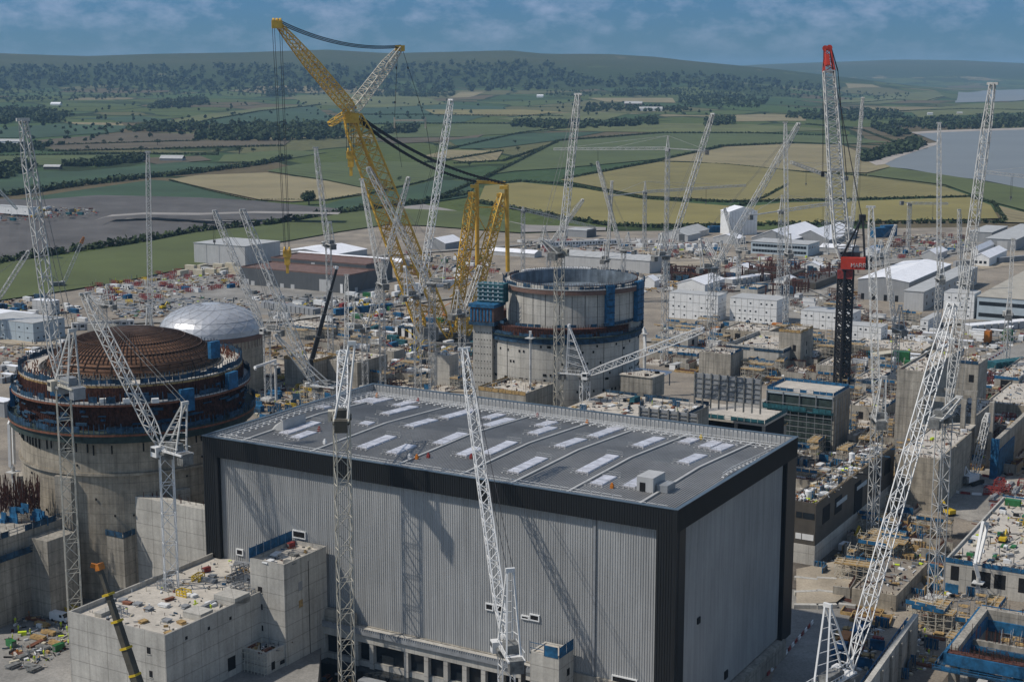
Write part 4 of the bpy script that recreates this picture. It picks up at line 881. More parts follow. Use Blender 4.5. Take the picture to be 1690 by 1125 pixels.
def luffer(label, base, ys, tip, dT=0.0, w=2.4, jw=2.0, af=None, m='crane_white', jm=None, pend=True, drop=12, cj=8.0, dk='machinery', z0=0.0, tc=.235, td=.13, nocab=False, tops=True, B=None):
    B = VV(B) if B is not None else G(base[0], base[1], z0); sc = B.y / 420.0; k = max(1.0, min(1.3, .75 + .25 * sc)); tc *= k; td *= k
    S_ = VV((B.x, B.y, zat(B, ys))); T = Pd(tip[0], tip[1], B.y + dT)
    t = thing('tower_crane', B, label, 'tower crane'); fwd = flat(T - S_)
    mast_part(t, B, S_, w, m, tc, td); top_gear(t, S_, fwd, m, cj, dk=dk, cab_side=rnd.choice((-1, 1)))
    J = S_ + fwd * 1.9 + UP * 1.5; L = (T - J).length; n = max(8, int(L / (jw * 1.05))); mb = MB()
    mb.lattice(J, T, [(0, jw * .75, .7), (.12, jw, jw), (.86, jw, jw), (1, jw * .8, jw * .55)], n, tc * .92, td, up=VV((-fwd.y, fwd.x, 0)))
    side = VV((-fwd.y, fwd.x, 0))
    if tops: mb.beam(T - side * jw * .7 + UP * .3, T + side * jw * .7 + UP * .3, .5, .7, cap=True)
    mb.build('jib', jm or m, t)
    A = Pd(af[0], af[1], B.y - fwd.y * 3) if af else S_ - fwd * 3.0 + UP * 11.5
    mb = MB()
    for s_ in (-1, 1):
        mb.beam(S_ + side * 1.4 * s_ + fwd * 1.2 + UP * 1, A + side * .6 * s_, .34); mb.beam(S_ + side * 1.4 * s_ - fwd * cj * .7 + UP * 1, A + side * .6 * s_, .34)
        for q in range(1, 6):
            a_ = (S_ + side * 1.4 * s_ + fwd * 1.2 + UP).lerp(A + side * .6 * s_, q / 6); b_ = (S_ + side * 1.4 * s_ - fwd * cj * .7 + UP).lerp(A + side * .6 * s_, (q + .6) / 6.6); mb.beam(a_, b_, .13)
    for q in range(1, 7): c_ = (S_ + fwd * 1.2 + UP).lerp(A, q / 7); mb.beam(c_ - side * (1.4 - .12 * q), c_ + side * (1.4 - .12 * q), .16)
    mb.beam(A - side * .9, A + side * .9, .6, .8, cap=True); mb.build('a_frame', jm or m, t)
    if pend:
        mb = MB()
        for s_ in (-.6, .6): mb.beam(A + side * s_, T + side * s_, .10)
        mb.build('pendant', 'rope' if pend == 2 else 'machinery', t)
    if drop: rope_hook(t, T + fwd * .6, drop)
    return t
def hammer(label, base, ys, apex, tip, ctip, dT=0.0, w=2.2, jw=1.7, m='crane_white', flat_top=False, z0=0.0, drop=10, tc=.22, td=.125, B=None):
    B = VV(B) if B is not None else G(base[0], base[1], z0); k = max(1.0, min(1.5, .7 + .3 * B.y / 420)); tc *= k; td *= k
    S_ = VV((B.x, B.y, zat(B, ys))); T = Pd(tip[0], tip[1], B.y + dT); C_ = Pd(ctip[0], ctip[1], B.y - dT * .3)
    t = thing('tower_crane', B, label, 'tower crane'); fwd = flat(T - S_); side = VV((-fwd.y, fwd.x, 0)); fr = FR(math.degrees(math.atan2(fwd.y, fwd.x)))
    mast_part(t, B, S_, w, m, tc, td)
    mb = MB(); mb.tube(S_ - UP * .8, S_ + UP * .9, 1.7, 1.7, 12); mb.build('turntable', 'machinery', t)
    mb = MB(); mb.fbox(S_ + side * 2, fr, -.9, 1.3, -.8, .8, S_.z - .6, S_.z + 1.7); mb.build('cab', m, t)
    J = S_ + fwd * 1.2 + UP * 1.2; n = max(10, int((T - J).length / (jw * 1.25))); mb = MB(); mb.lattice(J, T, [(0, jw, jw), (1, jw * .8, jw * .8)], n, tc * .85, td, up=UP); mb.build('jib', m, t)
    mb = MB(); c0 = S_ + UP * 1.2
    for s_ in (-.7, .7): mb.beam(c0 + side * s_, C_ + side * s_, .4, .5)
    for q in range(8): p = c0.lerp(C_, q / 8); mb.beam(p - side * .8, p + side * .8, .2)
    mb.build('counter_jib', m, t)
    mb = MB()
    for q in range(3): mb.fbox(C_ - fwd * -1, fr, q * .9 - 1, q * .9 - .3, -1.2, 1.2, C_.z - 2.6, C_.z + .6)
    mb.build('counterweight', 'machinery', t)
    if not flat_top:
        A = VV((S_.x, S_.y, zat(S_, apex))); mb = MB(); mb.lattice(S_ + UP, A, [(0, w * .9, w * .9), (1, .4, .4)], 6, tc * .9, td); mb.build('apex', m, t)
        mb = MB()
        for f_ in (.45, .88): mb.beam(A, J.lerp(T, f_) + UP * jw * .5, .16)
        mb.beam(A, C_, .16); mb.build('tie_bar', m, t)
    if drop: rope_hook(t, J.lerp(T, .6) - UP, drop)
    return t

def G0(x, y, z): p = G(x, y, z); return VV((p.x, p.y, 0))
# foreground cranes
luffer('tan lattice crane standing against the long hall front, its pale jib pointing away', None, 692, (566, 583), 26, 3.1, 2.3, (581, 566), m='crane_tan', jm='crane_bright', cj=7, dk='crane_dark', drop=0, pend=False, B=G0(572, 1098, 9))
luffer('white crane at the bottom centre whose slim jib leans left across the black roof edge', (836, 1290), 1072, (766, 578), 40, 2.6, 1.9, (842, 940), m='crane_bright', drop=0, pend=2, cj=9)
luffer('bright white crane at bottom right with a long jib slanting up to the right', (1388, 1270), 1118, (1572, 503), 30, 2.8, 2.4, (1366, 998), m='crane_bright', drop=0, pend=False, cj=14, tc=.22, td=.12)
luffer('tall lattice crane in the right foreground with its jib rising towards the bay', (1543, 992), 690, (1638, 140), 20, 2.9, 2.1, (1583, 655), drop=0, cj=8)
luffer('grey mast crane in front of the concrete tower with a vertical slender jib', (1439, 893), 692, (1437, 343), 30, 2.5, 2.0, (1459, 622), drop=0, pend=False)
luffer('pale crane before the rust-banded reactor with a long jib leaning to the far left', None, 640, (38, 200), 10, 3.0, 2.2, (119, 545), m='crane_tan', jm='crane_white', drop=0, dk='grey_steel', B=G0(123, 992, 21))
luffer('short white crane left of the hall with its jib leaning across the brown dome', None, 748, (140, 487), 20, 2.9, 2.1, (305, 665), drop=0, jm='crane_white', m='crane_bright', B=G0(282, 936, 29))
# around the domes
luffer('slim grey crane with a near-vertical jib rising behind the brown dome', (252, 640), 545, (244, 252), 20, 2.4, 1.9, drop=34, pend=False)
luffer('grey crane right of the steel dome with its jib leaning up to the left', (443, 660), 548, (354, 349), 10, 2.6, 2.0, (462, 500), z0=2)
luffer('crane with a flat white jib head between the steel dome and the hall', (528, 800), 640, (400, 348), 15, 2.6, 2.1, (455, 553), m='crane_bright', jm='crane_white', drop=0)
luffer('slender pale crane with an upright jib in front of the dark grey factory', (546, 592), 405, (521, 245), 15, 2.4, 2.0, drop=0)
luffer('thin distant crane leaning left behind the yellow main boom', (632, 640), 470, (597, 297), 30, 2.2, 1.7, drop=0)
luffer('grey crane whose jib crosses in front of the yellow main boom', (714, 655), 470, (608, 278), 10, 2.5, 2.2, (735, 425), drop=0)
luffer('grey crane with a jib leaning right, just left of the yellow boom foot', (603, 640), 545, (674, 294), 10, 2.3, 1.9, (585, 500), drop=0, pend=2)
luffer('tall crane with a steep white jib between the yellow boom and its back legs', (690, 655), 490, (744, 166), 12, 2.6, 2.3, (668, 440), m='crane_white', jm='crane_bright', drop=0, pend=2)
luffer('lattice crane standing in front of the open reactor with a steep jib', None, 420, (954, 157), 15, 2.7, 2.0, (893, 395), m='crane_tan', jm='crane_white', drop=0, cj=7, B=VV((Pd(922, 640, 506).x, 506, 0)))
luffer('small thin crane behind the open reactor leaning to the left', (1028, 500), 415, (986, 268), 10, 2.2, 1.7, drop=0)
luffer('stubby grey crane beside the open reactor with its jib pointing up right', (905, 500), 405, (962, 330), 10, 2.2, 1.9, drop=0)
luffer('grey crane right of the open reactor with a jib sloping up to the right', (1096, 600), 425, (1176, 189), 15, 2.7, 1.9, drop=0)
luffer('crane by the white cabins, jib sloping up past the white box building', (1172, 615), 445, (1318, 205), 20, 2.8, 2.1, (1155, 395), drop=0)
luffer('straight-up thin crane rising in front of the right-hand white cabins', (1296, 538), 420, (1296, 203), 15, 2.3, 1.9, drop=0, pend=False)
luffer('low white crane before the open reactor with its jib nearly flat', None, 622, (1160, 544), -14, 2.7, 2.2, (939, 537), m='crane_bright', drop=0, cj=9, pend=False, B=VV((Pd(965, 640, 503).x, 503, 0)))
luffer('tall grey crane right of the red-tipped crane with a black hook', (1401, 455), 385, (1424, 162), 10, 2.3, 2.0, drop=90)
luffer('upright grey crane at the right beside the long pale shed', (1545, 570), 462, (1550, 204), 20, 2.4, 1.9, drop=0, pend=False)
luffer('short grey mast crane at the far right by the low sheds', (1586, 520), 470, (1583, 347), 6, 2.2, 1.7, drop=0, pend=False)
luffer('small crane at the left edge with a twin-bar jib leaning right', (-6, 560), 500, (47, 415), 10, 2.4, 2.0, drop=0)
luffer('crane jib poking in at the left edge above the spoil heap', (-28, 430), 285, (28, 345), 0, 2.2, 1.6, drop=0, pend=False)
luffer('grey back crane standing left of the tan mast behind the hall roof', (573, 660), 600, (572, 455), 25, 2.3, 1.6, drop=0, pend=False)
luffer('short crane with a folded jib above the rust-red formwork yard', (1182, 520), 430, (1165, 395), 10, 2.4, 1.6, drop=0, pend=False)
luffer('pale crane right of the yellow back legs over the blue scaffold tower', (763, 640), 520, (792, 440), 10, 2.5, 1.9, drop=0)
luffer('thin far crane with a steep jib in front of the long plain shed', (1000, 500), 430, (1010, 300), 8, 2.1, 1.5, drop=0, pend=False)
luffer('thin far crane just left of the white-roofed twin sheds', (1218, 470), 415, (1196, 345), 8, 2.1, 1.5, drop=0)
luffer('short far crane by the far right yard with a leaning jib', (1455, 470), 425, (1478, 372), 8, 2.1, 1.5, drop=0)
luffer('slim crane over the half-built ground right of the black mast', (1475, 640), 545, (1462, 420), 14, 2.2, 1.6, drop=0, pend=False)
luffer('slim grey crane beside the right-edge office building', (1660, 600), 520, (1672, 395), 12, 2.2, 1.6, drop=0)
luffer('short grey crane left of the steel dome', (175, 560), 505, (142, 488), 8, 2.2, 1.6, drop=0)
# hammerhead cranes
hammer('far hammerhead crane with a long jib pointing left over the green field', (1098, 470), 248, 224, (914, 246), (1170, 249), 20)
hammer('small hammerhead crane behind the open reactor, jib to the right', (863, 450), 350, 341, (982, 375), (820, 338), 10)
hammer('distant hammerhead crane in front of the tan field, jib rising right', (1063, 415), 319, 299, (1230, 306), (1004, 324), 30)
hammer('hammerhead crane near the white box building with its jib to the right', (1285, 490), 351, 322, (1402, 331), (1236, 356), 20)
hammer('hammerhead crane behind the red-tipped crane, jib pointing left', (1363, 420), 293, 270, (1306, 268), (1398, 292), -60, w=2.6, jw=2.2)
hammer('white flat-top crane standing in the grey yard at the right', (1498, 412), 338, 330, (1564, 336), (1486, 333), 10, flat_top=True)
hammer('crane reaching in from the right edge over the water', (1740, 560), 302, 270, (1616, 283), (1790, 306), 10)
# --- crawler crane with orange jib tip
def crawler(label, base, tip, dT, m, tipm, jw=1.3):
    B = G(*base); T = Pd(tip[0], tip[1], B.y + dT); t = thing('crawler_crane', B, label, 'crawler crane'); fwd = flat(T - B); fr = FR(math.degrees(math.atan2(fwd.y, fwd.x)))
    for s_ in (-1, 1):
        mb = MB(); mb.fbox(B, fr, -3.6, 3.6, s_ * 2.6 - .5, s_ * 2.6 + .5, 0.2, 1.4); mb.build('track', 'tyre', t)
    mb = MB(); mb.fbox(B, fr, -5, 2.2, -1.9, 1.9, 1.5, 3.6); mb.build('body', m, t)
    mb = MB(); mb.fbox(B, fr, -6.2, -5.05, -2.2, 2.2, 1.5, 3.9); mb.build('counterweight', 'machinery', t)
    mb = MB(); mb.fbox(B, fr, .4, 2.9, 1.95, 3.2, 1.5, 3.8); mb.build('cab', 'white_paint', t)
    J = B + fwd * 2 + UP * 2.4; mb = MB(); Q = J.lerp(T, .88); n = int((Q - J).length / (jw * 1.2)); sd = VV((-fwd.y, fwd.x, 0))
    mb.lattice(J, Q, [(0, jw, .5), (.1, jw, jw), (1, jw, jw)], n, .24, .14, up=sd); mb.build('boom', 'crane_white', t)
    mb = MB(); mb.lattice(Q, T, [(0, jw, jw), (1, jw * .6, jw * .5)], 4, .4, .3, up=sd); mb.beam(T - sd * .8, T + sd * .8, .9, 1.2, cap=True); mb.build('boom_head', tipm, t)
    A = B - fwd * 4 + UP * 7; mb = MB(); mb.beam(B - fwd * 1 + UP * 3.5, A, .3); mb.beam(B - fwd * 4.6 + UP * 3.5, A, .25); mb.build('gantry', m, t)
    mb = MB(); mb.beam(A, T, .1); mb.build('pendant', 'machinery', t)
    return t
crawler('crawler crane with an orange-tipped boom at the edge of the grass strip', (100, 474), (138, 392), 5, 'machinery', 'orange_paint', 1.8)
t = crawler('small lattice crawler crane on the round barrier-ringed pad at the right', (1602, 798), (1630, 684), 6, 'white_paint', 'crane_white', 1.9)
# --- telescopic mobile cranes
def telescopic(label, base, tip, dT, m, r0=.75, head='white_paint', truck=True, z0=0):
    B = G(*base, z0); T = Pd(tip[0], tip[1], B.y + dT); t = thing('mobile_crane', B, label, 'mobile crane'); fwd = flat(T - B); fr = FR(math.degrees(math.atan2(fwd.y, fwd.x)) + 90)
    J = B + UP * 3; mb = MB(); n = 5
    for i in range(n):
        a = J.lerp(T, i / n); b = J.lerp(T, (i + 1) / n); k = r0 * (1 - .13 * i) * 2; mb.beam(a, b, k, k * 1.15, cap=True)
    bm_ = mb.build('boom', m, t)
    mb = MB()
    for i in range(1, n): c = J.lerp(T, i / n); d = (T - J).normalized(); mb.beam(c - d * .35, c + d * .1, r0 * 2.2, r0 * 2.4, cap=True)
    mb.build('collar', 'yellow_paint' if m == 'crane_dark' else 'machinery', bm_)
    d = (T - J).normalized(); mb = MB(); mb.beam(T - d * .6, T + d * .5 + UP * .2, 1.5, 1.2, cap=True); mb.beam(T, T + VV((-1.6, -.3, .5)), .7, .8, cap=True); mb.build('boom_head', head, t)
    if truck:
        mb = MB(); mb.fbox(B, fr, -6.5, 6.5, -1.4, 1.4, .9, 1.9); mb.build('chassis', 'yellow_paint' if m == 'crane_dark' else 'white_paint', t)
        mb = MB(); mb.fbox(B, fr, -6.4, -4.4, -1.35, 1.35, 1.92, 3.5); mb.build('cab', 'white_paint', t)
        mb = MB(); mb.fbox(B, fr, -3.5, 3.5, -1.35, 1.35, 1.92, 3.6); mb.build('superstructure', 'machinery', t)
        for x in (-5.2, -3.6, 1.5, 3.1, 4.7):
            for s_ in (-1.45, 1.45): mb = MB(); p = B + fr.u * x + fr.v * s_ + UP * .65; mb.tube(p - fr.v * .2, p + fr.v * .2, .65, .65, 12); mb.build('wheel', 'tyre', t)
    return t
telescopic('dark telescopic crane boom with a yellow head beside the foreground concrete block', (238, 1180), (164, 935), 5, 'crane_dark', .78, 'orange_paint', z0=16)
telescopic('black telescopic boom of a mobile crane leaning right, behind the hall roof corner', (505, 640), (556, 442), 5, 'black_steel', .95)
# ================================================================ BIG YELLOW RING CRANE
D = G(752, 566).y; YB = G(752, 566)
ry = thing('ring_crane', YB, 'gigantic yellow lattice ring crane with a crossed jib towering over the site', 'heavy-lift crane')
P = lambda x, y, d=0: Pd(x, y, D + d)
apex = P(580, 183, -8)
for a, b in (((698, 548), (572, 190)), ((742, 556), (592, 190))):
    mb = MB(); p0, p1 = P(*a), P(*b, -8); mb.lattice(p0, p1, [(0, 2.6, 3), (.06, 8.0, 6), (.92, 6.4, 6), (1, 3, 3)], 26, .62, .33, cross=True); mb.build('main_boom', 'crane_yellow', ry)
mb = MB()
for q in (.12, .3, .5, .7, .88, .96):
    a = P(698, 548).lerp(P(572, 190, -8), q); b = P(742, 556).lerp(P(592, 190, -8), q); mb.lattice(a, b, [(0, 3, 3), (1, 3, 3)], 4, .4, .25)
mb.fbox(apex, FR(10), -3.5, 3.5, -3, 3, apex.z - 6, apex.z - 1); mb.build('boom_head', 'crane_yellow', ry)
mb = MB(); jt = P(457, 38, -30); mb.lattice(apex, jt, [(0, 5.0, 4), (.1, 7.6, 5), (.55, 7, 5), (.85, 4, 3.5), (1, 2, 2)], 24, .45, .24, cross=True); mb.build('jib', 'crane_yellow', ry)
mb = MB(); mb.fbox(jt, FR(10), -2.6, 2.6, -1.5, 1.5, jt.z - 2.6, jt.z + 1.2)
for s_ in (-1.6, 0, 1.6): mb.tube(jt + VV((s_ - .5, 0, 1)), jt + VV((s_ + .5, 0, 1)), 1.3, 1.3, 10)
mb.build('jib_head', 'crane_yellow', ry)
st = P(660, 80, 16); mb = MB(); mb.lattice(apex, st, [(0, 6.5, 4), (.1, 7, 4), (.75, 5.5, 4), (1, 2.4, 2)], 20, .42, .26); sb = mb.build('jib_strut', 'crane_tan', ry)
mb = MB(); mb.fbox(st, FR(10), -2.4, 2.4, -1.3, 1.3, st.z - 1.5, st.z + 1.5); mb.build('strut_head', 'crane_yellow', sb)
mb = MB(); mb.lattice(apex, P(545, 205, -14), [(0, 5.5, 3), (1, 4.5, 2)], 6, .4, .25); mb.build('lower_strut', 'crane_yellow', ry)
def sag(mb, a, b, s, w_, n=14, off=VV((0, 0, 0))):
    pts = [a.lerp(b, i / n) + off - UP * s * 4 * (i / n) * (1 - i / n) for i in range(n + 1)]; mb.path(pts, w_)
mb = MB()
for o in (-1.2, 0, 1.2): sag(mb, jt + UP * 1, st + UP * 1, 4.5, .42, off=VV((o * .3, o, o * .5)))
mb.build('jib_pendant', 'rope', ry)
for k, (x, y) in enumerate(((786, 300), (834, 302))):
    mb = MB(); q = P(x, y, 18)
    for o in (-.5, .5): sag(mb, P(590 + k * 8, 196, -8) + VV((0, 0, o)), q, 5, .75, off=VV((0, o, 0)))
    for i in range(40): c = P(590 + k * 8, 196, -8).lerp(q, i / 40) - UP * 20 * (i / 40) * (1 - i / 40); mb.box(c - UP * .8, (.7, 1.4, 1.6))
    mb.build('back_pendant', 'rope', ry)
for a, b in (((750, 548), (780, 318)), ((768, 552), (829, 320))):
    mb = MB(); mb.lattice(P(*a), P(*b, 14), [(0, 3, 3), (.08, 4.4, 4.4), (.9, 4.4, 4.4), (1, 2, 2)], 22, .5, .3, cross=True); mb.build('back_mast', 'crane_yellow', ry)
mb = MB(); g = P(786, 300, 18); h_ = P(834, 302, 18); mb.beam(g, h_, 1.6, 1.6, cap=True)
for a, b in (((780, 342), (822, 342)), ((783, 345), (803, 383)), ((820, 352), (770, 425)), ((750, 418), (783, 462)), ((740, 478), (808, 420)), ((742, 490), (784, 462))): mb.beam(P(*a, 12), P(*b, 12), .6)
for x, y in ((783, 310), (779, 322), (831, 312), (826, 324)): mb.box(P(x, y, 14), (4.2, 2.5, 1.6))
mb.build('mast_head', 'crane_yellow', ry)
for a, b in (((787, 302), (788, 470)), ((836, 304), (838, 448))):
    mb = MB(); mb.tube(P(*a, 18), P(*b, 22), 1.15, 1.15, 10); mb.build('back_stay', 'crane_yellow', ry)
mb = MB()
for o in (-2.3, -1.3, 1.2, 2.2): mb.beam(jt + VV((o, 0, -1)), P(474, 412, -30) + VV((o * .6, 0, 0)), .2)
mb.build('hoist_rope', 'rope', ry)
def block(px, d, k):
    c = P(*px, d); mb = MB(); mb.box(c, (2.6 * k, 1.6 * k, 2.4 * k)); mb.box(c - UP * 2.6 * k, (1.8 * k, 1.3 * k, 2.6 * k)); mb.beam(c - UP * 2.4 * k, c - UP * 5.4 * k, .9 * k, cap=True)
    for s_ in (-.8, .8): mb.tube(c + VV((s_ * k - .3, 0, 2.2 * k)), c + VV((s_ * k + .3, 0, 2.2 * k)), 1.2 * k, 1.2 * k, 10)
    mb.build('hook_block', 'crane_yellow', ry)
block((474, 424), -30, 1.5); block((579, 262), -8, 1.6)
mb = MB()
for o in (-1.8, -.7, .7, 1.8): mb.beam(P(577, 200, -8) + VV((o, 0, 0)), P(578, 252, -8) + VV((o, 0, 0)), .22)
mb.build('hoist_rope', 'rope', ry)
mb = MB(); a, b = P(651, 199, 16), P(702, 199, 16); mb.beam(a, b, .9, .9, cap=True); mb.beam(a + UP * 1.5, a - UP * 4, .8, cap=True); mb.beam(b + UP * 1.5, b - UP * 4, .8, cap=True); mb.build('spreader_bar', 'crane_tan', ry)
mb = MB(); mb.beam(P(656, 90, 16), a, .22); mb.beam(P(665, 84, 16), b, .22); mb.beam(b, P(712, 262, 18), .18); mb.beam(a, P(663, 276, 10), .16)
for x, y in ((654, 114), (652, 171), (673, 114), (692, 171)): mb.box(P(x, y, 16), (.7, .7, 1.2))
mb.build('sling', 'rope', ry)
mb = MB(); mb.ring(VV((YB.x, YB.y + 8, 0)), 19, 22, 0.5, 2.2, 48); mb.build('ring_track', 'machinery', ry)
mb = MB(); mb.fbox(YB + VV((0, 8, 0)), FR(20), -18, 18, -5, 5, 2.3, 4.6); mb.fbox(YB + VV((0, 8, 0)), FR(20), -20, -12, -8, 8, 2.3, 9); mb.build('ballast_deck', 'machinery', ry)
for k in range(6):
    mb = MB(); mb.fbox(YB + VV((8, 22, 0)), FR(20), -9 + k * 3, -6.3 + k * 3, -2, 2, 2.3, 9.5); mb.build('ballast_box', 'crane_yellow', ry)
# ================================================================ RED-TIPPED CRANE ON A BLACK TOWER
BB = G(1388, 645); Db = BB.y; Q = lambda x, y, d=0: Pd(x, y, Db + d)
bk = thing('tower_crane', BB, 'black-masted crane with a red machinery house and a red-tipped white jib', 'tower crane')
Sb = Q(1396, 446); mb = MB(); mb.lattice(VV((Sb.x, Sb.y, -.2)), Sb, [(0, 4.6, 4.6), (1, 4.6, 4.6)], 20, .9, .5, cross=True, up=VV((.9, .4, 0))); mb.build('mast', 'black_steel', bk)
mb = MB(); mb.fbox(Sb, FR(-20), -3.2, 3.2, -3.2, 3.2, Sb.z - 3.4, Sb.z + .4); mb.build('turntable', 'red_paint', bk)
fr = FR(-14); O = Q(1383, 430, 0); zb, zt_ = Q(1406, 446).z, Q(1406, 428).z; Lh = 13.0
O = VV((Q(1384, 440).x, Db - 4, 0)); zb, zt_ = zat(O, 444), zat(O, 425)
mb = MB(); mb.fbox(O, fr, 0, 10.4, 0, 5, zb, zt_); hs = mb.build('machinery_house', 'crane_red', bk)
mb = MB(); mb.fbox(O, fr, 10.45, 13.2, .3, 4.8, zb, zt_ + .6); mb.build('winch_bay', 'black_steel', hs)
def letters(mb, word, O, u, up_, h, out, w_=.5):
    G5 = {'M': [(0, 0, 0, 1), (0, 1, .5, .4), (.5, .4, 1, 1), (1, 1, 1, 0)], 'A': [(0, 0, .5, 1), (.5, 1, 1, 0), (.2, .38, .8, .38)], 'R': [(0, 0, 0, 1), (0, 1, .8, 1), (.8, 1, .9, .75), (.9, .75, .8, .5), (.8, .5, 0, .5), (.4, .5, 1, 0)]}
    x = 0
    for ch in word:
        for a, b, c, d in G5[ch]: mb.beam(O + u * (x + a * h * .72) + up_ * b * h + out, O + u * (x + c * h * .72) + up_ * d * h + out, w_, .1, cap=True)
        x += h * .98
mb = MB(); letters(mb, 'MARR', VV((O.x, O.y, zb + 1.0)) + fr.u * 4.5, fr.u, UP, 1.7, fr.v * -.14); mb.build('lettering', 'white_paint', hs)
mb = MB()
for s_ in (-1, 1):
    mb.beam(Q(1388, 427, s_ * 2), Q(1421, 362, s_ * 1), .7); mb.beam(Q(1427, 425, s_ * 2), Q(1424, 360, s_ * 1), .7); mb.beam(Q(1405, 425, s_ * 2), Q(1419, 368, s_), .4)
    mb.beam(Q(1396, 408, s_ * 2), Q(1427, 408, s_ * 2), .3); mb.beam(Q(1407, 388, s_ * 1.5), Q(1426, 388, s_ * 1.5), .3)
mb.box(Q(1423, 364), (2.6, 2.4, 2.6)); mb.box(Q(1402, 424), (9, 3, 2.2), -14); mb.build('a_frame', 'black_steel', bk)
mb = MB()
p0, p1, p2, p3 = Q(1391, 428), Q(1379, 280, 8), Q(1368, 118, 14), Q(1366, 82, 16)
mb.lattice(p0, p1, [(0, 2, 1.5), (.18, 6.0, 5), (1, 5.6, 5)], 14, .55, .3, up=VV((0, 1, 0))); mb.lattice(p1, p2, [(0, 5.6, 5), (1, 4.4, 4)], 17, .5, .28, up=VV((0, 1, 0))); mb.build('jib', 'crane_white', bk)
mb = MB(); mb.lattice(p2, p3, [(0, 4.4, 4), (1, 2.4, 2)], 4, .5, .3, up=VV((0, 1, 0))); mb.beam(Q(1366.5, 108, 12), Q(1365, 90, 14), 1.7, 1.2, cap=True); mb.box(Q(1366, 84, 16), (3.4, 2, 1.6)); mb.tube(Q(1362, 80, 15), Q(1362, 80, 17), 1.3, 1.3, 10); mb.tube(Q(1369, 79, 15), Q(1369, 79, 17), 1.3, 1.3, 10); mb.build('jib_tip', 'crane_red', bk)
mb = MB()
for s_ in (-1.2, 1.2): mb.beam(Q(1423, 362, s_), Q(1370, 88, 16 + s_), .28)
mb.beam(Q(1371, 76, 16), Q(1383, 118, 14), .4); mb.beam(Q(1383, 118, 14), Q(1398, 300, 10), .25); mb.build('pendant', 'rope', bk)
mb = MB(); mb.beam(Q(1359, 80, 16), Q(1357, 290, 16), .14); mb.beam(Q(1360, 80, 16), Q(1358.4, 290, 16), .14); mb.build('hoist_rope', 'rope', bk)
mb = MB(); mb.box(Q(1357.6, 292, 16), (1.4, 1, 2.4)); mb.build('hook_block', 'black_steel', bk)
# ================================================================ CONCRETE PLACING BOOMS
def placer(label, base, top, arm, z0=0.0, D=None, r=.55):
    B = G(base[0], base[1], z0) if D is None else Pd(base[0], base[1], D); t = thing('placing_boom', B, label, 'placing boom'); T = VV((B.x, B.y, zat(B, top)))
    mb = MB(); mb.tube(B, T, r, r, 10); mb.fbox(T, SITE, -1.4, 1.4, -1.4, 1.4, T.z - 1.5, T.z - 1.3); mb.build('column', 'crane_white', t)
    pts = [Pd(x, y, B.y + d) for x, y, d in arm]; mb = MB(); prev = T
    for p in pts: mb.beam(prev, p, .7, .9, cap=True); prev = p
    mb.build('arm', 'crane_bright', t)
placer('white folded placing boom at the left edge before the rusty formwork', (24, 812), 770, [(17, 770, 0), (15, 700, 1), (21, 686, 2), (24, 765, 3)], 26)
placer('white placing mast between the banded reactor and the black hall corner', (336, 818), 764, [(330, 740, 0), (316, 738, -3), (318, 742, -5), (339, 748, -2)], 26)
placer('grey placing boom standing over the white concrete roof at lower right', (1613, 986), 952, [(1609, 930, 0), (1622, 862, 6), (1630, 864, 8), (1614, 928, 3)], 6)
placer('white horizontal placing boom right of the steel dome', (456, 660), 595, [(456, 594, 0), (420, 606, -4), (422, 609, -6)], 4)
placer('thin white placing mast rising at the foot of the open reactor wall', (875, 660), 551, [(875, 546, 0)], D=512, r=.45)
placer('white placing mast right of the open reactor above the flat jib', (1063, 640), 545, [(1062, 540, 0), (1066, 580, -1)], 4, r=.7)
# ================================================================ BUILDINGS OF THE SITE
# the raised ground on the left, on which the nuclear island stands
PZ = 9.0
mb = MB(); c1 = hp(-88.5, -1, 0); c2 = hp(-HL + 1, -1, 0); c3 = hp(-HL, HD, 0)
mb.prism([(-330, 110), (c1.x + 20, 110), (c1.x, c1.y), (c2.x, c2.y), (c3.x, c3.y), (-60, 432), (-330, 432)], -.3, PZ)
structure('raised_ground', mb, 'road_grey')
OCC = []
def gb(N, xl, xr, yt, z0=0.0, fr=SITE):
    P = G(N[0], N[1], z0); return P, alongx(P, fr.u * -1, xl), alongx(P, fr.v, xr), zat(P, yt)
def win_row(root, wall, O, fr, face, a, t, z, hgt_, n, wd, marg=1.2, m='glass'):
    L = a if face == 'f' else t
    if n < 1: return
    for i in range(n):
        if wd == 1.0 and rnd.random() < .35: continue
        c = marg + (L - 2 * marg) * (i + .5) / n; mb = MB()
        if face == 'f': mb.fbox(O, fr, -a + c - wd / 2, -a + c + wd / 2, -.06, .1, z, z + hgt_)
        else: mb.fbox(O, fr, -.1, .06, c - wd / 2, c + wd / 2, z, z + hgt_)
        mb.build('window', m, root)
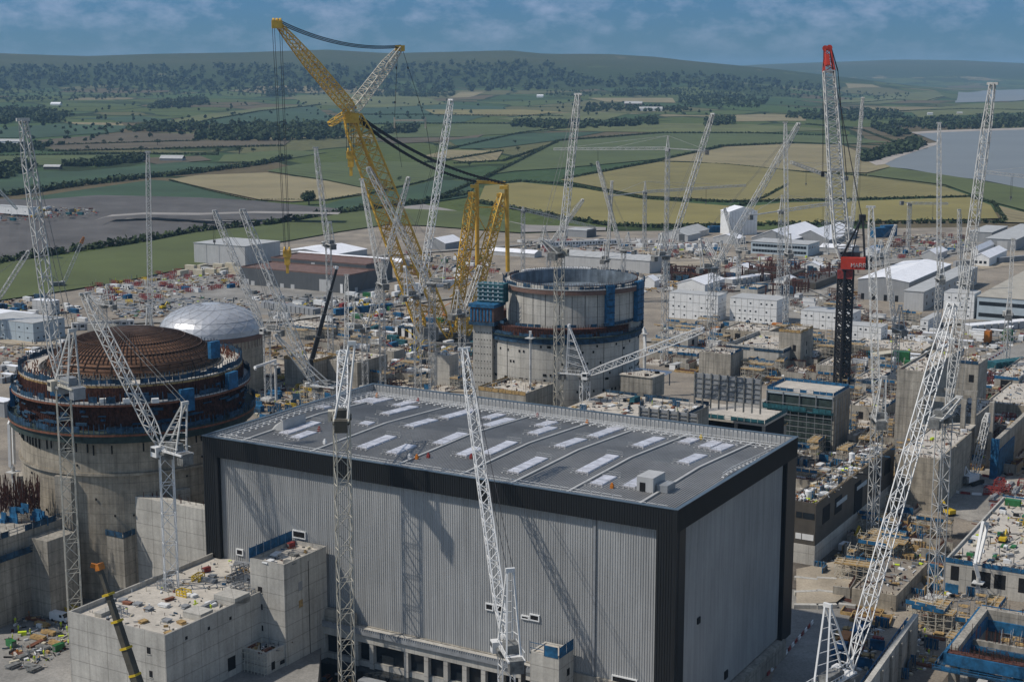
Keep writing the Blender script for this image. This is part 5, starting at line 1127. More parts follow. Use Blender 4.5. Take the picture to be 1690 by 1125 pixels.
def bldg(name, label, cat, spec, wall, roofm='roof_light', kind='flat', rise=2.5, z0=0.0, fr=SITE, wins=(), door=None, group=None, par=0.0, plinth=None, eave=.35, ribs=True, base=None):
    O, a, t, zt = gb(*spec, z0=z0, fr=fr); zb = z0 if base is None else base
    r = thing(name, O + fr.u * (-a / 2) + fr.v * (t / 2), label, cat, group)
    r.location.z = zb; r['_o'] = tuple(r.location)
    mb = MB(); q = lambda u, v, z: VV((O.x, O.y, 0)) + fr.u * u + fr.v * v + UP * z
    mb.fbox(O, fr, -a, 0, 0, t, zb, zt); OCC.append((O, fr, a, t))
    if kind == 'gv': mb.quad(q(-a, 0, zt), q(0, 0, zt), q(-a / 2, 0, zt + rise)); mb.quad(q(-a, t, zt), q(-a / 2, t, zt + rise), q(0, t, zt))
    if kind == 'gu': mb.quad(q(0, 0, zt), q(0, t, zt), q(0, t / 2, zt + rise)); mb.quad(q(-a, 0, zt), q(-a, t / 2, zt + rise), q(-a, t, zt))
    wl = mb.build('wall', wall, r)
    mb = MB(); e = eave
    if kind == 'flat':
        if par: 
            for x0, x1, y0, y1 in ((-a, 0, 0, .5), (-a, 0, t - .5, t), (-a, -a + .5, .5, t - .5), (-.5, 0, .5, t - .5)): mb.fbox(O, fr, x0, x1, y0, y1, zt + .003, zt + par)
            mb.fbox(O, fr, -a + .5, -.5, .5, t - .5, zt, zt + .06)
        else: mb.fbox(O, fr, -a - e, e, -e, t + e, zt + .003, zt + .3)
    elif kind == 'gv':
        for s_ in (0, 1):
            u0 = -a - e if s_ else e; mb.hexa([q(u0, -e, zt - .1), q(-a / 2, -e, zt + rise), q(-a / 2, t + e, zt + rise), q(u0, t + e, zt - .1)], [q(u0, -e, zt + .15), q(-a / 2, -e, zt + rise + .25), q(-a / 2, t + e, zt + rise + .25), q(u0, t + e, zt + .15)])
        n = int(t / 6)
        for i in range(n): mb.beam(q(-a / 2, t * i / n, zt + rise + .25), q(e, t * i / n, zt + .17), .12); mb.beam(q(-a / 2, t * i / n, zt + rise + .25), q(-a - e, t * i / n, zt + .17), .12)
    else:
        for s_ in (0, 1):
            v0 = t + e if s_ else -e; mb.hexa([q(-a - e, v0, zt - .1), q(e, v0, zt - .1), q(e, t / 2, zt + rise), q(-a - e, t / 2, zt + rise)], [q(-a - e, v0, zt + .15), q(e, v0, zt + .15), q(e, t / 2, zt + rise + .25), q(-a - e, t / 2, zt + rise + .25)])
        n = int(a / 6)
        for i in range(n): mb.beam(q(-a * i / n, t / 2, zt + rise + .25), q(-a * i / n, -e, zt + .17), .12); mb.beam(q(-a * i / n, t / 2, zt + rise + .25), q(-a * i / n, t + e, zt + .17), .12)
    mb.build('roof', roofm, r)
    for (face, zf, n, wd, hh) in wins: win_row(r, wl, O, fr, face, a, t, zb + (zt - zb) * zf, hh, n, wd)
    if door:
        for (face, c, wd, hh, m) in door:
            mb = MB()
            if face == 'f': mb.fbox(O, fr, -a + c * a - wd / 2, -a + c * a + wd / 2, -.07, .1, zb, zb + hh)
            else: mb.fbox(O, fr, -.1, .07, c * t - wd / 2, c * t + wd / 2, zb, zb + hh)
            mb.build('door', m, r)
    if plinth: mb = MB(); mb.fbox(O, fr, -a - .1, .1, -.1, t + .1, zb, zb + plinth[0]); mb.build('plinth', plinth[1], r)
    pass
    return r, O, a, t, zt
B_ = bldg
# ---- left and centre rear
_, O, a, t, zt = B_('industrial_shed', 'big light grey flat-roofed shed beside the green grass strip', 'shed', ((405, 442), 321, 463, 407), 'shed_light', 'roof_light')
mb = MB()
for i in range(1, 4): mb.fbox(O, SITE, -a * i / 4 - .2, -a * i / 4 + .2, -.12, .1, 0, zt)
mb.build('downpipe', 'shed_grey', _)
B_('factory', 'dark grey factory hall with rusty roof edge and a tall door, nearer volume', 'factory', ((573, 485), 397, 622, 456), 'shed_dark', 'roof_rust', par=.8, door=[('f', .80, 9, 8, 'shed_light'), ('f', .06, 4, 4, 'shed_light'), ('f', .12, 3, 3, 'shed_light'), ('f', .27, 3, 3, 'shed_light'), ('f', .40, 3, 3, 'shed_light'), ('f', .5, 3, 3, 'shed_light'), ('f', .95, 2, 6, 'white_paint'), ('s', .3, 3, 3, 'shed_light')])
B_('factory', 'taller dark grey factory volume standing behind the rusty-edged one', 'factory', ((605, 470), 448, 648, 438), 'shed_dark', 'roof_rust', par=.8, door=[('f', .45, 3, 12, 'shed_light')])
B_('shed', 'long white-roofed shed running back behind the dark grey factory', 'shed', ((548, 432), 462, 606, 421), 'shed_light', 'roof_white', 'gv', 3)
B_('shed', 'white flat-topped long shed seen just over the dark factory roof', 'shed', ((660, 447), 486, 676, 434), 'shed_light', 'roof_white', 'gu', 2)
B_('shed', 'grey gabled shed with a white roof left of the yellow back legs', 'shed', ((735, 413), 702, 764, 402), 'shed_grey', 'roof_white', 'gv', 4)
B_('shed', 'white-roofed low shed behind the yellow vertical stays', 'shed', ((882, 426), 806, 894, 419), 'shed_light', 'roof_white', 'gu', 2)
B_('shed', 'long plain light grey shed directly behind the open reactor', 'shed', ((1072, 452), 926, 1102, 431), 'shed_light', 'roof_light', 'gu', 2)
B_('shed', 'grey shed with a dark door beside the small hammerhead crane', 'shed', ((968, 393), 934, 984, 381), 'shed_grey', 'roof_light', 'flat', door=[('s', .5, 16, 7, 'shed_dark')])
B_('shed', 'pair-roofed pale shed on the far side of the yard, left gable', 'shed', ((1135, 399), 1086, 1156, 389), 'shed_light', 'roof_light', 'gv', 4, door=[('f', .8, 5, 6, 'shed_dark')])
B_('shed', 'small pale gabled shed tucked behind the pair-roofed one', 'shed', ((1150, 392), 1112, 1170, 383), 'shed_light', 'roof_light', 'gv', 4)
t_, O, a, t, zt = B_('tall_white_shelter', 'tall bright white box building standing alone at the field edge', 'shelter', ((1203, 389), 1188.5, 1249, 350), 'white_paint', 'roof_white', 'gu', 4.0, fr=FR(-72))
mb = MB()
for i in range(1, 9): mb.fbox(O, FR(-72), -.05, .12, t * i / 9 - .1, t * i / 9 + .1, 0, zt)
mb.build('panel_joint', 'shed_light', t_)
B_('shed', 'low white shed at the foot of the tall white box building', 'shed', ((1218, 404), 1177, 1230, 394), 'shed_light', 'roof_white', 'gv', 3)
B_('shed', 'left of two big white-roofed sheds with grey gables', 'shed', ((1307, 408), 1240, 1360, 396), 'shed_grey', 'roof_white', 'gv', 7)
B_('shed', 'right of two big white-roofed sheds with grey gables', 'shed', ((1368, 406), 1306, 1415, 396), 'shed_grey', 'roof_white', 'gv', 7)
B_('office_block', 'pale blue two-storey office block in front of the white-roofed sheds', 'office block', ((1333, 424), 1239, 1352, 404), 'shed_blue', 'roof_light', wins=[('f', .18, 18, 2.2, 2), ('f', .62, 18, 2.2, 2), ('s', .6, 4, 2, 2)])
B_('long_shed', 'long grey shed with a white and grey pitched roof at the right', 'shed', ((1499, 500), 1415, 1568, 466), 'shed_grey', 'roof_white', 'gv', 2.2, door=[('f', .1, 2, 4, 'dark_void'), ('f', .32, 2, 4, 'dark_void'), ('f', .55, 2, 4, 'dark_void'), ('f', .77, 2, 4, 'dark_void')])
B_('long_shed', 'lower light grey lean-to alongside the long grey shed', 'shed', ((1523, 514), 1491, 1612, 482), 'shed_light', 'roof_light', 'flat', wins=[('s', .6, 10, 2, 2), ('s', .25, 10, 2, 2)])
B_('shed', 'small pale gabled shed beyond the long grey shed', 'shed', ((1545, 430), 1521, 1563, 420), 'shed_light', 'roof_white', 'gv', 3)
B_('shed', 'flat grey shed at the far right, further back', 'shed', ((1636, 401), 1600, 1662, 384), 'shed_grey', 'roof_light')
B_('shed', 'large grey flat-roofed shed at the right frame edge', 'shed', ((1676, 414), 1626, 1730, 396), 'shed_grey', 'roof_light', door=[('f', .55, 8, 7, 'shed_light')])
B_('shed', 'white gabled cabin shed in front of the large grey flat-roofed shed', 'shed', ((1632, 440), 1604, 1661, 426), 'white_paint', 'roof_white', 'gv', 3, wins=[('f', .3, 3, 2, 2)])
B_('shed', 'white gabled shed half hidden behind the white cabin shed', 'shed', ((1614, 424), 1602, 1640, 414), 'white_paint', 'roof_white', 'gv', 3)
B_('office_block', 'wide pale grey office building with a tan flat roof at the right edge', 'office block', ((1800, 545), 1611, 1890, 503), 'shed_blue', 'roof_tan', wins=[('f', .2, 22, 3, 2.2), ('f', .66, 22, 3, 2.2)])
B_('workshop', 'round-cornered cream workshop with pipework by the black crane', 'workshop', ((1405, 420), 1352, 1418, 411), 'shed_light', 'roof_white', 'gu', 2)
# ---- white cabin stacks
GC = None
def cabins(label, spec, nf, ns, rows, wall='white_paint', roofm='roof_light', z0=0.0, fr=SITE):
    r, O, a, t, zt = bldg('cabin_stack', label, 'site cabins', spec, wall, roofm, z0=z0, fr=fr, eave=.1, wins=[('f', (k + .38) / rows, nf, 1.0, .85) for k in range(rows)] + [('s', (k + .38) / rows, ns, 1.0, .85) for k in range(rows)])
    mb = MB()
    for k in range(1, nf): mb.fbox(O, fr, -a * k / nf - .06, -a * k / nf + .06, -.03, .1, z0, zt)
    for k in range(1, rows): mb.fbox(O, fr, -a, 0, -.03, .1, z0 + (zt - z0) * k / rows - .07, z0 + (zt - z0) * k / rows + .07); mb.fbox(O, fr, -.1, .03, 0, t, z0 + (zt - z0) * k / rows - .07, z0 + (zt - z0) * k / rows + .07)
    mb.build('module_joint', 'machinery', r)
cabins('three-storey white cabin block right of the open reactor', ((1184, 531), 1103, 1198, 489), 8, 3, 3)
cabins('three-storey white cabin block between two masts, second from the reactor', ((1281, 536), 1204, 1300, 497), 8, 3, 3)
cabins('long white cabin block partly behind the black mast', ((1404, 548), 1321, 1420, 519), 8, 3, 2)
cabins('white cabin block just right of the black mast, nearest of the row', ((1453, 571), 1386, 1464, 541), 7, 2, 3)
cabins('white cabin tower behind the right-hand lattice masts', ((1606, 529), 1556, 1617, 486), 4, 2, 3)
cabins('white two-storey cabins at the left of the right-hand masts', ((1531, 548), 1518, 1553, 529), 2, 3, 2)
cabins('grey two-storey cabin block at the left edge, front one', ((56, 566), -30, 108, 534), 6, 5, 2, 'shed_blue', 'roof_light')
cabins('grey cabin stack behind the left-edge cabin block', ((84, 520), 54, 99, 498), 4, 3, 2, 'shed_light', 'roof_white')
cabins('pale cabin row at the far left edge with a white roof', ((20, 545), -60, 60, 524), 5, 3, 1, 'shed_light', 'roof_white')
B_('shed', 'small grey hut at the left edge beside the banded reactor', 'hut', ((8, 690), -40, 26, 664), 'shed_grey', 'roof_white')
for k, (l, sp_) in enumerate((('white gabled tent between the open reactor and the white cabins', ((1163, 484), 1118, 1196, 470)), ('small white tent close against the open reactor', ((1080, 476), 1058, 1088, 464)), ('white tent right of the rusty formwork yard', ((1355, 452), 1322, 1360, 440)), ('low white tent in the rusty formwork yard', ((1316, 470), 1278, 1322, 464)), ('white tent beneath the black crane house', ((1446, 424), 1424, 1452, 414)), ('white tent by the sloping crane foot', ((1240, 452), 1205, 1250, 445)))):
    B_('tent', l, 'tent', sp_, 'white_paint', 'roof_white', 'gv', 3.0)
# ---- far left yard and farm-edge cabins
cabins('long white cabins on the spoil heap at the left', ((48, 355), -10, 62, 343), 6, 1, 1, z0=9)
# ================================================================ CONCRETE STRUCTURES
CONCS = []
def conc(label, spec, z0=0.0, m='concrete', par=1.0, wins=(), cat='concrete building', fr=SITE, name='concrete_building', topm='slab', base=0.0):
    r, O, a, t, zt = bldg(name, label, cat, spec, m, topm, 'flat', par=par, z0=z0, fr=fr, base=base)
    for face, c, zf, wd, hh in wins:
        mb = MB(); z = z0 + (zt - z0) * zf
        if face == 'f': mb.fbox(O, fr, -a + c * a - wd / 2, -a + c * a + wd / 2, -.05, .1, z, z + hh)
        else: mb.fbox(O, fr, -.1, .05, c * t - wd / 2, c * t + wd / 2, z, z + hh)
        w_ = mb.build('window', 'dark_void', r)
    CONCS.append((r, O, a, t, zt))
    mb = MB()
    if par:
        for x0, x1, y0, y1 in ((-a, 0, 0, .5), (-a, 0, t - .5, t), (-a, -a + .5, .5, t - .5), (-.5, 0, .5, t - .5)): mb.fbox(O, fr, x0 - .002, x1 + .002, y0 - .002, y1 + .002, zt + .01, zt + par + .02)
        mb.build('parapet', m, r)
    return r, O, a, t, zt
def edge(r, O, a, t, zt, m='blue_mesh', sides='flbr', h=1.3, fr=SITE, z=None):
    mb = MB(); z = zt if z is None else z; L = {'f': ((-a, -.1), (0, -.1)), 'r': ((.1, 0), (.1, t)), 'b': ((-a, t + .1), (0, t + .1)), 'l': ((-a - .1, 0), (-a - .1, t))}
    for s_ in sides:
        (u0, v0), (u1, v1) = L[s_]; p = VV((O.x, O.y, z)) + fr.u * u0 + fr.v * v0; q = VV((O.x, O.y, z)) + fr.u * u1 + fr.v * v1; n = max(2, int((q - p).length / 2.4))
        for i in range(n):
            a_ = p.lerp(q, i / n); b_ = p.lerp(q, (i + .94) / n); mb.beam(a_, a_ + UP * (h + .3), .12)
            if rnd.random() < .85: mb.quad(a_, b_, b_ + UP * h, a_ + UP * h)
            else: mb.beam(a_ + UP * h, b_ + UP * h, .1); mb.beam(a_ + UP * h * .5, b_ + UP * h * .5, .1)
    return mb.build('edge_protection', m, r)
# foreground block and tower by the hall
FB = conc('large pale concrete block with a cluttered flat roof in the left foreground', ((272, 1050), 125, 421, 1048), z0=23.9, m='concrete_light', par=1.3, base=PZ)
OCC.append((HN, SITE, HL, HD))
def block_uv(label, u0, u1, v0, v1, z0, z1, m='concrete_light', par=1.2, cat='concrete building', name='concrete_building', topm='slab'):
    O = hp(u1, v0, 0); a, t = u1 - u0, v1 - v0; r = thing(name, O + SITE.u * (-a / 2) + SITE.v * (t / 2) + UP * z0, label, cat)
    mb = MB(); mb.fbox(O, SITE, -a, 0, 0, t, z0, z1); mb.build('wall', m, r)
    if par:
        mb = MB()
        for x0, x1, y0, y1 in ((-a, 0, 0, .5), (-a, 0, t - .5, t), (-a, -a + .5, .5, t - .5), (-.5, 0, .5, t - .5)): mb.fbox(O, SITE, x0, x1, y0, y1, z1 + .003, z1 + par)
        mb.build('parapet', m, r)
    mb = MB(); mb.fbox(O, SITE, -a + .52, -.52, .52, t - .52, z1 + .002, z1 + .08); mb.build('roof', topm, r)
    return r, O, a, t, z1
def hole(r, O, face, a0, z0, w_, h_, m='dark_void'):
    mb = MB()
    if face == 'f': mb.fbox(O, SITE, a0, a0 + w_, -.05, .1, z0, z0 + h_)
    else: mb.fbox(O, SITE, -.1, .05, a0, a0 + w_, z0, z0 + h_)
    w = mb.build('window', m, r); mb = MB()
    if face == 'f': mb.fbox(O, SITE, a0 - .15, a0 + w_ + .15, -.12, .05, z0 - .2, z0 - .03)
    else: mb.fbox(O, SITE, -.05, .12, a0 - .15, a0 + w_ + .15, z0 - .2, z0 - .03)
    mb.build('sill', 'concrete_light', w)
# remove the plain first version and build it in the hall grid
CONCS.clear()
for o in list(FB[0].children_recursive) + [FB[0]]: bpy.data.objects.remove(o)
n_, l_, r_ = huv(G(272, 1048, 25.2)), huv(G(125, 1003, 25.2)), huv(G(418, 965, 25.2))
fb = block_uv('large pale concrete block with a cluttered flat roof in the left foreground', l_[0], n_[0], n_[1], 2.0 if r_[1] < -2 else r_[1], PZ - 8, 24.0)
hole(fb[0], fb[1], 'f', -5.2, 20.3, 1.0, 1.4); hole(fb[0], fb[1], 'f', -4.8, 15.2, .9, 1.4)
hole(fb[0], fb[1], 's', 6, 22.2, .7, .7); hole(fb[0], fb[1], 's', 13, 22.0, .7, .7); hole(fb[0], fb[1], 's', 20, 22.0, .7, .7); hole(fb[0], fb[1], 's', 24, 11.5, 2.2, 2.4); hole(fb[0], fb[1], 's', 28, 12, 1.5, 1.6); hole(fb[0], fb[1], 's', 19, 10.5, 2.5, 3)
tn, tl = huv(G(468, 932, 32.5)), huv(G(418, 918, 32.5))
tw = block_uv('tall pale concrete stair tower standing against the hall front', tl[0], tn[0], tn[1], -.02, 2, 31.6, par=.9)
for z, a0 in ((25, 3), (21, 3.2), (16, 3.0), (11, 3.2)): hole(tw[0], tw[1], 'f', -7.5, z, 1.2, 1.3)
hole(tw[0], tw[1], 's', 5, 25, 1.4, 2, 'shed_grey'); hole(tw[0], tw[1], 's', 5, 21, 1.4, 1.7, 'timber')
mb = MB(); mb.fbox(tw[1], SITE, -.08, .04, 8.6, 8.8, 4, 31); mb.build('joint', 'dark_void', tw[0])
edge(*tw, m='blue_bright', sides='l', h=3.2); 
q_ = huv(G(440, 1078, 14)); La = alongx(G(440, 1078, 14), SITE.u * -1, 396); Lt = alongx(G(440, 1078, 14), SITE.v, 508)
lt = block_uv('low stepped concrete stair block in front of the tall pale tower', q_[0] - La, q_[0], q_[1], q_[1] + Lt, 0, 13.4, par=.6)
hole(lt[0], lt[1], 's', 1.5, 9.6, 1.2, 1.8); hole(lt[0], lt[1], 's', 4.5, 9.8, 1.6, .9); hole(lt[0], lt[1], 's', 7.5, 10.4, 1.6, .9)
mb = MB()
for i in range(9):
    for z in (9.5, 10.8, 12.1, 13.4): mb.beam(lt[1] - SITE.u * i * La / 8 - SITE.v * .9 + UP * z, lt[1] - SITE.u * i * La / 8 - SITE.v * .1 + UP * z, .1)
    mb.beam(lt[1] - SITE.u * i * La / 8 - SITE.v * .9 + UP * 9, lt[1] - SITE.u * i * La / 8 - SITE.v * .9 + UP * 15, .1)
for z in (10.8, 12.1, 13.4, 14.7): mb.beam(lt[1] - SITE.v * .9 + UP * z, lt[1] - SITE.u * La - SITE.v * .9 + UP * z, .1)
mb.build('scaffolding', 'crane_tan', lt[0])
lt2 = block_uv('upper step of the concrete stair block beside the tall tower', q_[0] - La + .4, q_[0] - .3, q_[1] + Lt * .52, q_[1] + Lt * .97, 13.5, 17.2, par=.7)
q_ = ffront(893, 1045); q3 = ffront(968, 1053)
bx = block_uv('small concrete box with blue edge mesh stuck on the hall front', q_[0] + 1, q3[0] - 3, -6.5, -.02, -3, ffront(960, 1053)[1] - 2.6, par=.3)
edge(*bx, m='blue_bright', sides='fr', h=2.4); hole(bx[0], bx[1], 'f', -9.0, bx[4] - 7, 1.1, 4); hole(bx[0], bx[1], 's', 3.5, bx[4] - 5, 1.2, 1.5); hole(bx[0], bx[1], 's', 3.5, bx[4] - 10, 1.2, 1.5)
# annex walls at the foot of the left reactor
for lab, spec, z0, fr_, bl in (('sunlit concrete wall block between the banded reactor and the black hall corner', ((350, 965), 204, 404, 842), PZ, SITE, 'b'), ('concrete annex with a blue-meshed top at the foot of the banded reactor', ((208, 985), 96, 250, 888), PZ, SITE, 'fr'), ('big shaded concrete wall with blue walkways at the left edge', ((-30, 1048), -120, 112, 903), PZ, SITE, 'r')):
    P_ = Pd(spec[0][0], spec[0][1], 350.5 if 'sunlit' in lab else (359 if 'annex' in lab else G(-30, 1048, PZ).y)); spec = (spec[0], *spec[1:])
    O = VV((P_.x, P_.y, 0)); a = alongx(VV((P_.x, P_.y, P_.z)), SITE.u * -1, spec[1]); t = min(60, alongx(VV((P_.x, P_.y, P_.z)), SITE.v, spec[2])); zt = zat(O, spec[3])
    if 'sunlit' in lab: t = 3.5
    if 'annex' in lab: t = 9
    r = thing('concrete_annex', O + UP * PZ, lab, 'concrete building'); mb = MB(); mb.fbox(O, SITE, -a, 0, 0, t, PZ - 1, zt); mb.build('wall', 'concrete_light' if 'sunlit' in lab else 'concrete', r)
    if 'sunlit' not in lab: edge(r, O, a, t, zt, 'blue_mesh', bl, 1.5)
    mb = MB()
    for i in range(46 if 'sunlit' not in lab else 24): p = O + SITE.u * -rnd.uniform(.3, a - .3) + SITE.v * rnd.uniform(.3, t - .3) + UP * zt; mb.beam(p, p + UP * rnd.uniform(.6, 1.6), .12)
    mb.build('starter_bar', 'rebar', r)
    if 'shaded' in lab:
        mb = MB(); mb.fbox(O, SITE, .02, 1.3, 0, t, zt - 5.2, zt - 4.9); mb.build('walkway', 'blue_mesh', r); edge(r, O + SITE.u * 1.3, a, t, zt - 4.9, 'blue_mesh', 'r', 1.4)
# rust-red rebar clump at left
rc_ = thing('formwork_cluster', Pd(50, 850, 330), 'dense brown rebar and blue formwork cluster left of the banded reactor', 'formwork'); mb = MB()
for i in range(420):
    p = Pd(rnd.uniform(-8, 66), rnd.uniform(806, 850), rnd.uniform(357, 366)); mb.beam(p, p + VV((rnd.uniform(-.6, .6), 0, rnd.uniform(1.5, 4.5))), .12)
mb.build('rebar_bar', 'rebar', rc_); mb = MB()
for i in range(16): p = Pd(rnd.uniform(-5, 100), rnd.uniform(842, 872), 357); mb.box(p, (rnd.uniform(1.5, 4), .3, rnd.uniform(1.2, 2.6)), SITE.phi)
mb.build('panel', 'blue_bright', rc_)
mb = MB(); q_ = Pd(20, 868, 360); mb.box(VV((q_.x, q_.y, PZ)), (34, 9, q_.z - PZ), SITE.phi); mb.build('footing', 'concrete', rc_)
# ---- right-middle concrete and steel
conc('concrete stair core rising from a low slab beyond the grey formwork wall', ((1320, 605), 1284, 1340, 550), par=.6, wins=[('f', .72, .45, 1.6, 3), ('f', .72, .1, 1.8, 2.5), ('s', .5, .55, 1.2, 2), ('s', .5, .3, 1.2, 2)])
conc('low pale concrete building with parapet and sheeting, left of the stair core', ((1292, 609), 1197, 1342, 583), m='concrete_light', par=2)
conc('plain concrete box beside the low parapet building', ((1205, 622), 1153, 1226, 586), par=.4)
conc('concrete box with rebar tops on the white slab behind the hall roof', ((1077, 654), 1024, 1096, 624), z0=28, par=0, base=27)
S1 = conc('white concrete slab deck edged in blue behind the hall roof', ((1060, 724), 878, 1170, 722), z0=28, m='concrete', par=0)
edge(*S1[:5], m='blue_mesh', sides='rb')
S2 = conc('lower yellowish formwork deck at the rear right corner of the hall roof', ((1236, 738), 1166, 1298, 735), z0=14, m='concrete', par=0, topm='timber'); edge(*S2[:5], m='scaffold_dark', sides='rbf')
canopy = thing('canopy', G(1095, 640, 32), 'white flat canopy on posts beside the rebar-topped concrete box', 'canopy'); mb = MB(); pc = G(1092, 622, 32.5); mb.fbox(pc, SITE, -18, 0, 0, 9, 32.5, 33); mb.build('roof', 'roof_white', canopy)
for u, v in ((-17, .5), (-.5, .5), (-17, 8), (-.5, 8), (-9, .5)): mb = MB(); p = pc + SITE.u * u + SITE.v * v; mb.beam(VV((p.x, p.y, 28)), VV((p.x, p.y, 32.5)), .4); mb.build('post', 'grey_steel', canopy)
def formwall(label, x0, y0, x1, ztop, D, h, n):
    p = Pd(x0, y0, D); t = thing('formwork_wall', p, label, 'formwork'); L = alongx(p, SITE.u, x1); mb = MB(); z1 = zat(p, ztop)
    mb.fbox(p, SITE, 0, L, 0, .4, z1 - h, z1); mb.build('panel', 'grey_steel', t); mb = MB()
    for i in range(n + 1): mb.fbox(p, SITE, L * i / n - .22, L * i / n + .22, -.5, -.02, z1 - h - 3, z1 + .5)
    for k in range(5): mb.fbox(p, SITE, 0, L, -.25, -.02, z1 - h + h * k / 5, z1 - h + h * k / 5 + .25)
    mb.build('waler', 'machinery', t)
formwall('long grey steel formwork wall behind the white slab deck', 1147, 640, 1256, 615, 500, 8.5, 8)
formwall('short grey steel formwork wall at the rear edge of the hall roof', 1056, 690, 1152, 672, 452, 5.5, 6)
t_, O, a, t, zt = conc('scaffold-clad building with a white blue-edged deck behind the hall corner', ((1372, 745), 1264, 1398, 655), m='scaffold_dark', par=0)
edge(t_, O, a, t, zt + .1, 'blue_bright', 'flbr', 1.4)
mb = MB(); mb.fbox(O, SITE, -a - 1.2, .2, -1.3, t, zt - 6.8, zt - 6.4); mb.build('deck', 'teal_mesh', t_); edge(t_, O - SITE.v * 1.3, a + 1.2, t, zt - 6.4, 'teal_mesh', 'fl', 1.6)
mb = MB(); mb.fbox(O, SITE, .02, .5, 0, t, 0, zt); mb.build('end_wall', 'concrete', t_)
mb = MB(); mb.fbox(O, SITE, -a - .3, -.0, -.4, t * .5, zt - .9, zt - .1); mb.build('deck_edge', 'shed_blue', t_)
mb = MB()
for i in range(9):
    u = -a + a * i / 8; mb.beam(O + SITE.u * u - SITE.v * 1.1, O + SITE.u * u - SITE.v * 1.1 + UP * (zt - 7), .16)
    if i % 2 == 0: mb.beam(O + SITE.u * u - SITE.v * .5 + UP * (zt - 6), O + SITE.u * u - SITE.v * .5 + UP * zt, .35)
for k in range(8): mb.beam(O + SITE.u * -a - SITE.v * 1.1 + UP * (2 + k * 2.1), O - SITE.v * 1.1 + UP * (2 + k * 2.1), .16)
for i in range(6):
    v = t * i / 5; mb.beam(O + SITE.u * 1.2 + SITE.v * v, O + SITE.u * 1.2 + SITE.v * v + UP * (zt - 1), .16)
mb.build('scaffolding', 'grey_steel', t_)
od = thing('open_deck', Pd(1215, 690, 505), 'open white deck on dark columns below the grey formwork wall', 'concrete building'); P_ = G(1262, 700, 22); mb = MB(); mb.fbox(P_, SITE, -34, 0, 0, 22, 21.2, 22); mb.build('floor_slab', 'slab', od)
mb = MB(); mb.fbox(P_, SITE, -33, -1, 4, 22, 8, 21.1); mb.build('recess_shade_fill', 'dark_void', od)  # solid near-black block, the shade under the deck put in as colour
for u in (-33, -22, -11, -1): mb = MB(); mb.fbox(P_, SITE, u, u + .9, .2, 1.1, 0, 21.18); mb.build('column', 'concrete', od)
edge(od, P_, 34, 22, 22, 'teal_mesh', 'fr', 1.4)
LB_ = conc('long brown-clad building with a cluttered pale roof right of the hall', ((1343, 935), 1296, 1473, 834), m='shed_brown', par=.5)
r, O, a, t, zt = LB_
mb = MB(); mb.fbox(O, SITE, -a - .15, .15, -.15, t, 0, 6.2); mb.build('plinth', 'concrete_light', r)
for c in (.12, .26, .5, .74, .9): mb = MB(); mb.fbox(O, SITE, -.1, .1, t * c - 3.2, t * c + 3.2, zt - 7.2, zt - 2.4); mb.build('window', 'dark_void', r)
for c in (.3, .55): mb = MB(); mb.fbox(O, SITE, -.1, .12, t * c - 5, t * c + 5, zt - 5.2, zt - 3.8); mb.build('window', 'shed_blue', r)
mb = MB(); mb.fbox(O, SITE, -.1, .14, t * .46, t * .56, zt - 14, zt - 5); mb.build('doorway', 'dark_void', r)
for z in (zt - 4.2, zt - 10.5):
    for c in (.42, .65, .85): mb = MB(); mb.fbox(O, SITE, -a + a * c - .8, -a + a * c + .9, -.12, .1, z, z + 1.7); mb.build('window', 'glass' if z > zt - 6 else 'white_paint', r)
mb = MB()
for i in range(60): p = O + SITE.v * (t * i / 60) + UP * zt; mb.beam(p, p + UP * 1.3, .1)
mb.beam(O + UP * (zt + 1.2), O + SITE.v * t + UP * (zt + 1.2), .1); mb.build('guard_rail', 'timber', r)
r, O, a, t, zt = conc('tall bare concrete shaft at the right, behind the slanting white jib', ((1520, 760), 1474, 1572, 617), par=.8, wins=[('f', .85, .62, 2, 2.4), ('f', .8, .2, 2.4, 2.4)])
conc('concrete wall with a curved edge behind the tall bare shaft', ((1610, 700), 1566, 1625, 602), par=.3, wins=[('f', .75, .7, 2, 3)])
conc('low row of concrete silo bays at the foot of the tall bare shaft', ((1545, 845), 1474, 1600, 760), par=.4, m='concrete_tan')
tr = thing('concrete_trench', G(1660, 780), 'long concrete trench walls with blue end shutters at the right edge', 'concrete trench'); mb = MB()
p = G(1636, 790); L = 70
mb.fbox(p, SITE, 0, 1.5, 0, L, 0, 14); mb.fbox(p, SITE, 14, 15.5, 0, L, 0, 14); mb.build('wall', 'concrete', tr)
mb = MB(); mb.fbox(p, SITE, -.6, 2.1, -.8, -.02, 0, 14.5); mb.fbox(p, SITE, 1.52, 1.9, 2, 26, 0, 10); mb.build('end_shutter', 'blue_bright', tr)
mb = MB(); mb.fbox(p, SITE, -1.2, -.02, 0, L, 6.5, 6.8); mb.build('walkway', 'blue_mesh', tr); edge(tr, p, 0.1, L, 6.8, 'blue_mesh', 'l', 1.2)
fr_ = thing('unfinished_building', G(1580, 780), 'skeletal concrete building of bare columns and beams beside the trench walls', 'concrete building'); p = G(1585, 775)
for u, v in ((-16, 0), (0, 0), (-16, 16), (0, 16), (8, 8), (-8, 8)): mb = MB(); q = p + SITE.u * u + SITE.v * v; mb.fbox(q, SITE, -.8, .8, -.8, .8, 0, 24); mb.build('column', 'concrete', fr_)
for u0, u1, v in ((-17, 1, 0), (-17, 1, 16)): mb = MB(); mb.fbox(p, SITE, u0, u1, v - .7, v + .7, 24.01, 25.6); mb.build('beam', 'concrete', fr_)
mb = MB(); mb.fbox(p, SITE, -17, 1.2, 1, 15, 13, 13.5); mb.build('floor_slab', 'slab', fr_)
